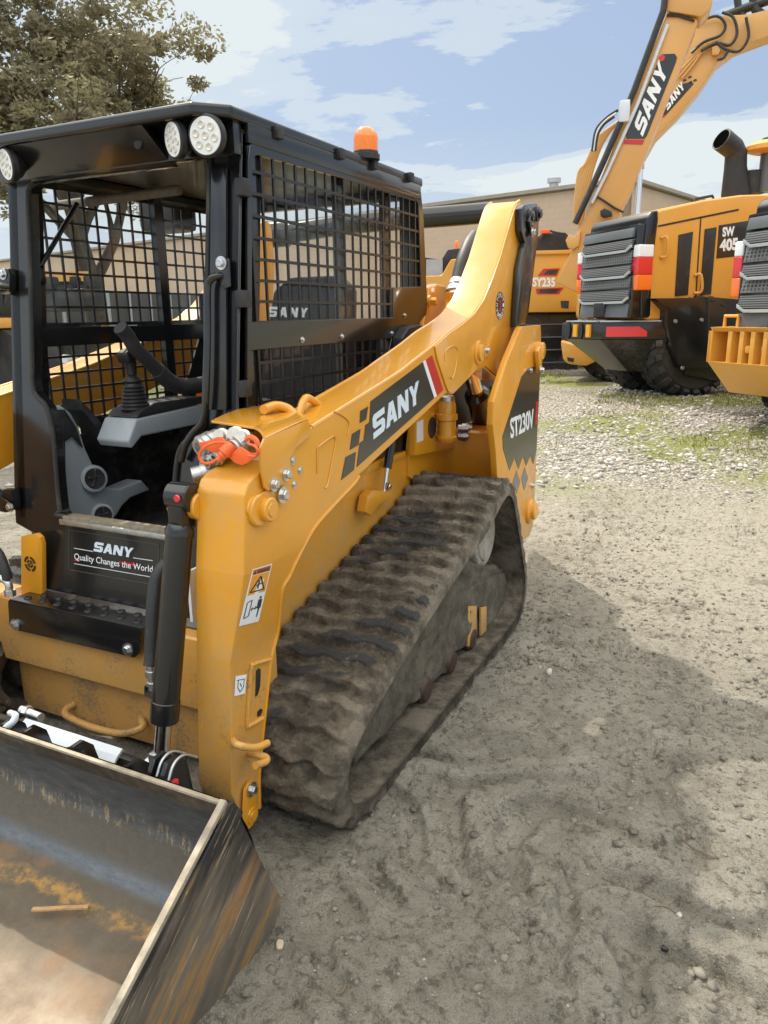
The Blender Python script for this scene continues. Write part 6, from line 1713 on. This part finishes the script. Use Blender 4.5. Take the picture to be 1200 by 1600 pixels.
o = V1_(1004, 214, -.009); heavy_word('boom_lettering', 'SANY', o, V1_(1043.5, 112, -.009) - o, V1_(986, 207, -.009) - o, 'white', bm1, .12, .10)
mb = MB(); mb.prism([V1_(1034, 91, -.01) + Vector((.05 * math.cos(k), 0, .05 * math.sin(k))) for k in np.linspace(0, 6.28, 14, endpoint=False)], Vector(PL1[1]) * -.003); mb.build('logo_dot', 'redlens', bm1)
mb = MB(); mb.tube([V1_(1042, 24, -.02), V1_(1060, 25, -.02), V1_(1085, 33, -.02)], .02, 6); mb.cut().tube([V1_(929, 305, -.03), V1_(945, 315, -.03), V1_(960, 325, -.03), V1_(974, 332, -.03)], .02, 6); mb.build('hose_clip', 'dark', bm1)
for k in range(8):
    mb = MB(); dx_ = k * 3.6; cdx = rng.uniform(-2, 2)
    mb.tube([V1_(972 - dx_ * .5 + cdx, 185 + dx_ * .4, .1), V1_(955 - dx_ * .8, 200 + dx_ * .5, .1), V1_(938 - dx_ * .9, 228 + dx_, .1), V1_(924 - dx_ * .8, 268, .12), V1_(915 - dx_ * .65, 310, .12), V1_(908 - dx_ * .45, 350, .12)], .030, 8, smooth=3)
    mb.build('steel_pipe', 'boom_far', bm1)
for k, mt in enumerate(('hose', 'silver', 'hose')):
    mb = MB(); mb.tube([V1_(966 - k * 3, 174 + k * 5, -.1), V1_(948 - k * 2, 186 + k * 5, -.1), V1_(932 + k, 205 + k * 4, -.1), V1_(926 + k * 2, 238, -.1)], .026, 8, smooth=4); mb.build('hose', mt, bm1)
mb = MB(); mb.box(V1_(976, 176, -.1), (.18, .1, .35), None, .03); mb.build('valve_block', 'silver', bm1)
shape('camera_box', [(938, 331), (945, 327), (956, 332), (957, 338), (944, 341), (939, 338)], PL1, .2, 'dark', bm1, .01, -.15)
# its lower works: tank and wheel
PLt = vplane(13.8, 905)
shape('fuel_tank', [(876, 533), (934, 548), (930, 566), (916, 572), (888, 569), (880, 562)], PLt, .8, 'yellow_far', t1, .04)
shape('tank_slot', [(886, 558), (897, 560), (896, 566), (887, 564)], PLt, -.01, 'dark', t1, 0, -.002)
c = PP(938, 538, PLt[0], PLt[1]); c.z = .3 + .62; tyre(t1, c + Vector((.1, .7, 0)), PLt[1], .62, .4, 'gmid')
mb = MB(); cc3 = Vector((c.x + .2, c.y + 2.0, 1.1)); mb.box(cc3, (2.2, 2.2, .5), None, .05); mb.build('lower_frame', 'black_low', t1)
mb = MB(); mb.box(cc3 + Vector((.1, .2, .6)), (2.0, 2.2, .6), None, .1, 3); mb.build('upper_body', 'yellow_far', t1)

PL2 = vplane(18.5, 1050)
V2_ = lambda u, v, off=0: PP(u, v, PL2[0], PL2[1]) + Vector(PL2[1]) * off
g0 = Vector(PL2[0]) + Vector((.6, .6, 0)); g0.z = gh(g0.x, g0.y)
t2 = thing('excavator', 'excavator behind, its bent boom with smaller white lettering leaning over to the right', 'excavator', g0, 'excavators in the back row')
bm2 = shape('boom', [(1086, 40), (1105, 30), (1128, 24), (1170, 22), (1260, 0), (1330, -10), (1330, 20), (1260, 42), (1200, 56), (1150, 75), (1121, 97), (1092, 140), (1060, 178), (1024, 214), (1014, 232), (1006, 246), (996, 240), (1020, 180), (1055, 100)], PL2, .6, 'boom_far', t2)
shape('black_decal', [(1062, 132), (1080, 128), (1084, 131), (1044, 176), (1040, 180), (1031, 178), (1034, 172)], PL2, -.006, 'decal', bm2, 0, -.002)
shape('red_decal', [(1031, 177), (1041, 180), (1036, 184), (1029, 182)], PL2, -.006, 'red', bm2, 0, -.002)
o = V2_(1043, 173, -.009); heavy_word('boom_lettering', 'SANY', o, V2_(1070.5, 137, -.009) - o, V2_(1035, 166, -.009) - o, 'white', bm2, .1, .1)
for (u, v) in ((1070, 126), (1078, 121), (1086, 126), (1079, 129)): shape('decal_square', [(u - 3, v - 1), (u + 2, v - 3), (u + 3, v), (u - 2, v + 2)], PL2, -.006, 'decal', bm2, 0, -.002)
mb = MB(); mb.tube([V2_(1001, 246, .2), V2_(1001, 262, .2)], .07, 10); mb.build('rod_eye', 'boom_far', t2)
mb = MB(); mb.tube([V2_(1002, 240, .2), V2_(994, 345, .2)], .058, 12); mb.build('cylinder_rod', 'chrome', t2)
for pth in ([(1095, 35), (1120, 28), (1133, 42), (1125, 58), (1100, 68), (1080, 85)], [(1128, 22), (1145, 30), (1151, 55), (1140, 73), (1120, 70), (1095, 82)], [(1165, 30), (1169, 60), (1155, 82), (1135, 80), (1118, 68)], [(1137, 82), (1130, 93), (1120, 96)]):
    mb = MB(); mb.tube([V2_(u, v, -.1) for u, v in pth], .028, 8, smooth=4); mb.build('hose', 'hose', bm2)
for k in range(3):
    mb = MB(); mb.tube([V2_(1055 + k * 5, 120 + k * 2, -.06), V2_(1075 + k * 4, 98 + k * 2, -.06), V2_(1098, 76 + k * 3, -.06), V2_(1120, 66 + k * 3, -.06)], .02, 6, smooth=3); mb.build('steel_pipe', 'boom_far', bm2)
shape('clevis', [(1112, 75), (1120, 72), (1126, 80), (1122, 88), (1112, 88)], PL2, .2, 'boom_far', bm2, .02, -.1)
mb = MB(); mb.tube([V2_(1134, 22, .1), V2_(1165, 10, .1), V2_(1200, -2, .1), V2_(1240, -16, .1)], .09, 12); mb.build('arm_cylinder', 'black', bm2)
mb = MB(); mb.tube([V2_(1152, -10, .1), V2_(1155, 10, .1), V2_(1162, 22, .1)], .07, 10, smooth=3); mb.tube([V2_(1178, -10, .1), V2_(1182, 12, .1), V2_(1196, 24, .1)], .09, 10, smooth=3); mb.build('hose_bundle', 'hose', bm2)
mb = MB(); cb_ = Vector(PL2[0]) + Vector(PL2[1]) * .8; mb.box(Vector((cb_.x - .4, cb_.y, 1.7)), (2.6, 2.4, 1.2), None, .1, 3); mb.build('upper_body', 'yellow_far', t2)
mb = MB(); mb.box(Vector((cb_.x - .4, cb_.y, .75)), (2.8, 3.0, .8), None, .2, 3); mb.build('crawler_track', 'black_low', t2)

# ---- excavator with SY235 on its side
PL3 = vplane(17, 790)
t3 = thing('excavator', 'yellow excavator body lettered SY235 between the loader tower and the wheel loader', 'excavator', (Vector(PL3[0]) + Vector((0, 1, gh(*Vector(PL3[0])[:2])))), 'excavators in the back row')
V3_ = lambda u, v, off=0: PP(u, v, PL3[0], PL3[1]) + Vector(PL3[1]) * off
ub = shape('upper_body', [(640, 432), (690, 430), (704, 405), (722, 403), (740, 394), (906, 391), (914, 470), (905, 488), (640, 490)], PL3, 2.2, 'yellow_far', t3, .06)
shape('body_ledge', [(835, 392), (908, 390), (908, 396), (835, 398)], PL3, .1, 'yellow_far', ub, .01, -.05)
shape('engine_cover', [(838, 392), (840, 368), (848, 362), (885, 360), (891, 366), (892, 392)], PL3, 1.0, 'dark', ub, .04, .3)
shape('dark_notch', [(876, 470), (889, 470), (888, 482), (877, 481)], PL3, -.01, 'dark', ub, 0, -.002)
mb = MB(); mb.tube([V3_(845, 372, .2), V3_(855, 359, .2), V3_(870, 362, .2), V3_(885, 364, .2)], .025, 8, smooth=3); mb.build('hose', 'hose', ub)
mb = MB(); mb.box(V3_(853, 360, .2), (.2, .1, .08), None, .02); mb.build('orange_marker', 'orange', ub)
shape('cabin', [(640, 350), (688, 404), (698, 388), (724, 385), (728, 402), (700, 410), (696, 470), (640, 470)][1:] + [(660, 400)], PL3, 1.2, 'dark', ub, .03, .3)
shape('cabin_window', [(664, 404), (690, 404), (690, 430), (664, 432)], PL3, -.02, 'galv', ub, 0, .29)
mb = MB(); mb.lathe(V3_(711, 386, .6), (0, 0, 1), [(0, .06), (.03, .06), (.035, .045), (.16, .04), (.19, .02)], 16); mb.build('beacon', 'beacon', ub)
shape('red_panel', [(840, 431), (849, 420), (875, 419), (870, 431)], PL3, -.006, 'red', ub, 0, -.002); shape('panel_slot', [(849, 429), (855, 422), (873, 421), (868, 429)], PL3, -.008, 'decal', ub, 0, -.004)
shape('red_panel', [(837, 451), (881, 449), (873, 459.5), (839, 459.5)], PL3, -.006, 'red', ub, 0, -.002); shape('panel_slot', [(842, 452), (875, 451), (869, 458), (843, 458)], PL3, -.008, 'decal', ub, 0, -.004)
o = V3_(832, 447, -.004); text_obj('lettering', 'SY235', o, V3_(867.5, 447.5, -.004) - o, V3_(832, 434, -.004) - o, 'white', ub, .045, .002)
shape('undercarriage', [(600, 490), (905, 488), (905, 585), (880, 590), (600, 590)], PL3, 2.0, 'black_low', t3, .05, .25)
for k in range(4):
    mb = MB(); mb.bar(V3_(820, 508 + k * 20, .2), V3_(900, 506 + k * 20, .2), .05, .03); mb.build('track_rail', 'gmid', t3)
mb = MB(); mb.tube([V3_(470, 372, -1.0), V3_(560, 358, -1.0), V3_(768, 342, -1.0)], .20, 20); cy = mb.build('boom_cylinder', 'black', t3)
mb = MB(); mb.tube([V3_(392, 380, -1.0), V3_(470, 372, -1.0)], .26, 20); mb.build('cylinder_cap', 'black', t3)
mb = MB(); mb.tube([V3_(640, 345, -1.2), V3_(655, 344, -1.2)], .22, 20) ; mb.build('cylinder_band', 'gmid', cy)
shape('side_frame', [(505, 378), (620, 372), (622, 470), (505, 478)], PL3, .6, 'conc', t3, .03, 1.0) if False else None
# ================================================================ STONES, PEBBLES, GRASS
def ico(sub):
    bm = bmesh.new(); bmesh.ops.create_icosphere(bm, subdivisions=sub, radius=1)
    v = np.array([x.co for x in bm.verts]); f = np.array([[y.index for y in x.verts] for x in bm.faces]); bm.free(); return v, f
def scatter(name, label, n, size, region, mat, sub=1, seed=1, sink=.35, mask=None, flat_=.65):
    rs = np.random.default_rng(seed); v, f = ico(sub)
    x = rs.uniform(region[0], region[1], n); y = region[2] + (region[3] - region[2]) * rs.uniform(0, 1, n) ** (1.0)
    if mask is not None:
        k = mask(x, y) > rs.uniform(0, 1, n); x, y = x[k], y[k]; n = len(x)
    s = size[0] * (size[1] / size[0]) ** (rs.uniform(0, 1, n) ** 1.8)
    sc_ = np.stack([s * rs.uniform(.75, 1.3, n), s * rs.uniform(.7, 1.1, n), s * flat_ * rs.uniform(.7, 1.2, n)], 1)
    a = rs.uniform(0, 6.28, n); ca, sa = np.cos(a), np.sin(a)
    ph = rs.uniform(0, 6.28, (n, 3))
    V = v[None] * (1 + .18 * np.sin(v[None, :, [1, 2, 0]] * 3.1 + ph[:, None, :]).sum(-1, keepdims=True) * .6)
    V = V * sc_[:, None, :]
    Xr = V[..., 0] * ca[:, None] - V[..., 1] * sa[:, None] + x[:, None]; Yr = V[..., 0] * sa[:, None] + V[..., 1] * ca[:, None] + y[:, None]
    Zr = V[..., 2] + (gz(x, y) + sc_[:, 2] * (1 - sink * 1.6))[:, None] - sc_[:, 2][:, None] * .2
    VV = np.stack([Xr, Yr, Zr], -1).reshape(-1, 3); FF = (f[None] + (np.arange(n) * len(v))[:, None, None]).reshape(-1, 3)
    o = np_mesh(name, VV, FF, mat, None, smooth=sub > 1)
    return tag(o, label, 'gravel', kind='stuff')
def stone_mat(name, c1, c2, c3):
    m, nt, b = new_mat(name)
    gi = nt.nodes.new('ShaderNodeNewGeometry').outputs['Random Per Island']
    c = ramp(nt, gi, [(.0, c1), (.5, c2), (1.0, c3)])
    c = mixc(nt, ramp(nt, noise(nt, 40, 5, .7), [(.4, g3(0)), (.7, g3(.45))]), c, tuple(x * .45 for x in c2))
    nt.links.new(c, b.inputs['Base Color']); b.inputs['Roughness'].default_value = .9
    return m
M['gravel'] = stone_mat('pale_gravel', (.24, .22, .19), (.50, .47, .42), (.72, .70, .64))
M['pebble'] = stone_mat('yard_pebble', (.12, .105, .085), (.24, .21, .165), (.44, .41, .34))
gm = lambda x, y: sstep(6.0, 8.6, y + 2.4 * (fbm(x * .5 + 4, y * .5, 3) - .5) * 2) * (1 - .75 * sstep(.52, .6, fbm(x * .8 + 30, y * .8 + 2, 3)))
scatter('gravel', 'pale rounded gravel spread in front of the wheel loaders', 30000, (.009, .036), (-2.2, 6.5, 5.6, 15), 'gravel', 1, 21, .3, gm)
gl = lambda x, y: sstep(.35, .6, fbm(x * .6, y * .6, 3))
scatter('gravel', 'scattered gravel on the ground beyond the far side of the loader', 3500, (.02, .05), (-16, -3.2, 4, 14), 'gravel', 1, 22, .3, gl)
pm = lambda x, y: .25 + .75 * sstep(.45, .6, fbm(x * 1.7, y * 1.7 + 50, 3))
scatter('pebbles', 'small pebbles and grit strewn over the near dirt', 16000, (.0014, .0046), (-1.0, 2.2, .6, 3.2), 'pebble', 1, 31, .3, pm)
scatter('pebbles', 'coarser grit over the middle of the yard', 7000, (.004, .014), (-1.2, 4.2, 3.0, 7.2), 'pebble', 1, 32, .3, pm)
M['clod'] = mud_mat('dirt_clod', (.11, .10, .08), (.22, .20, .16), (.34, .31, .255), 20, .6)
cm_ = lambda x, y: .22 + .78 * sstep(.50, .62, fbm(x * 1.4 + 20, y * 1.4 + 8, 3))
scatter('dirt_crumbs', 'dark crumbled clods of earth on the tread marks', 20000, (.002, .018), (-1.0, 2.6, .7, 4.4), 'clod', 1, 33, .45, cm_, .55)
# grass
def grass(name, label, n, region, seed, mask, hgt):
    rs = np.random.default_rng(seed)
    x = rs.uniform(region[0], region[1], n); y = rs.uniform(region[2], region[3], n)
    k = mask(x, y) > rs.uniform(0, 1, n); x, y = x[k], y[k]; n = len(x)
    z = gz(x, y); a = rs.uniform(0, 6.28, n); h = rs.uniform(.4, 1, n) * hgt; w = .004
    lx, ly = np.cos(a) * h * rs.uniform(.2, 1.0, n), np.sin(a) * h * rs.uniform(.2, 1.0, n); px_, py_ = -np.sin(a) * w, np.cos(a) * w
    V = np.stack([np.stack([x - px_, y - py_, z - .01], 1), np.stack([x + px_, y + py_, z - .01], 1), np.stack([x + lx * .4 + px_ * .8, y + ly * .4 + py_ * .8, z + h * .6], 1), np.stack([x + lx, y + ly, z + h * .9], 1)], 1).reshape(-1, 3)
    o = np_mesh(name, V, np.arange(len(V)).reshape(-1, 4), 'grass', None, False)
    return tag(o, label, 'grass', kind='stuff')
m, nt, b = new_mat('grass_blades')
nt.links.new(ramp(nt, nt.nodes.new('ShaderNodeNewGeometry').outputs['Random Per Island'], [(0, (.10, .13, .03)), (.5, (.24, .25, .06)), (1, (.42, .38, .18))]), b.inputs['Base Color']); b.inputs['Roughness'].default_value = .7
M['grass'] = m
ms = lambda x, y: sstep(7.0, 8.0, y) * sstep(.55, .63, fbm(x * .8 + 30, y * .8 + 2, 3)) * (.3 + .7 * vnoise(x * 6, y * 6))
grass('grass', 'thin yellow green grass growing through the gravel on the right', 60000, (-2, 6, 7, 15), 5, ms, .055)
ml = lambda x, y: sstep(.45, .6, fbm(x * .5 + 11, y * .5 + 3, 3))
grass('grass', 'patchy grass beyond the far side of the loader', 26000, (-14, -3.4, 6, 16), 6, ml, .07)
# single stones and sticks
rs = np.random.default_rng(9)
M['stone'] = simple('tan_stone', (.50, .42, .31), .85, 0, 0, .15, 30, .3, (.3, .25, .2), .2)
M['stone2'] = simple('light_stone', (.52, .50, .46), .85, 0, 0, .2, 40, .3, (.3, .27, .22), .2)
def one_rock(u, v, r, mat, label, name='stone'):
    c = P(u, v, Z=.01); mb = MB(); rock(mb, (c.x, c.y, gh(c.x, c.y) + r * .35), r, rs); tag(mb.build(name, mat, None, 60), label, 'stone')
one_rock(437, 1473, .012, 'stone', 'small tan stone on the dirt beside the bucket side plate')
one_rock(1063, 1420, .010, 'stone2', 'small white stone near the lower right on pale dirt')
one_rock(858, 1045, .018, 'stone2', 'white stone on dark soil right of the track')
one_rock(1040, 1475, .008, 'dark', 'tiny black stone on the pale dirt near the lower right')
one_rock(1135, 990, .03, 'clod', 'flat dark clod on the pale dirt at the right') if False else None
def stick(pts, r, label, mat='twig'):
    mb = MB(); P_ = [P(u, v, Z=.02) for u, v in pts]; P_ = [Vector((p.x, p.y, gh(p.x, p.y) + .006)) for p in P_]
    mb.tube(P_, r, 6, smooth=3); tag(mb.build('twig', mat, None), label, 'twig')
M['twig'] = simple('dry_twig', (.20, .15, .10), .9, 0, 0, .2, 40)
stick([(1060, 1297), (1085, 1315), (1117, 1337)], .0022, 'thin dry twig lying slantwise on the dirt at the right')
stick([(1020, 1424), (1045, 1426), (1062, 1424)], .0018, 'short dry twig lying level on the dirt near the lower right')
stick([(525, 1548), (535, 1540), (540, 1530)], .002, 'short curved dry stalk on the dirt at the bottom')
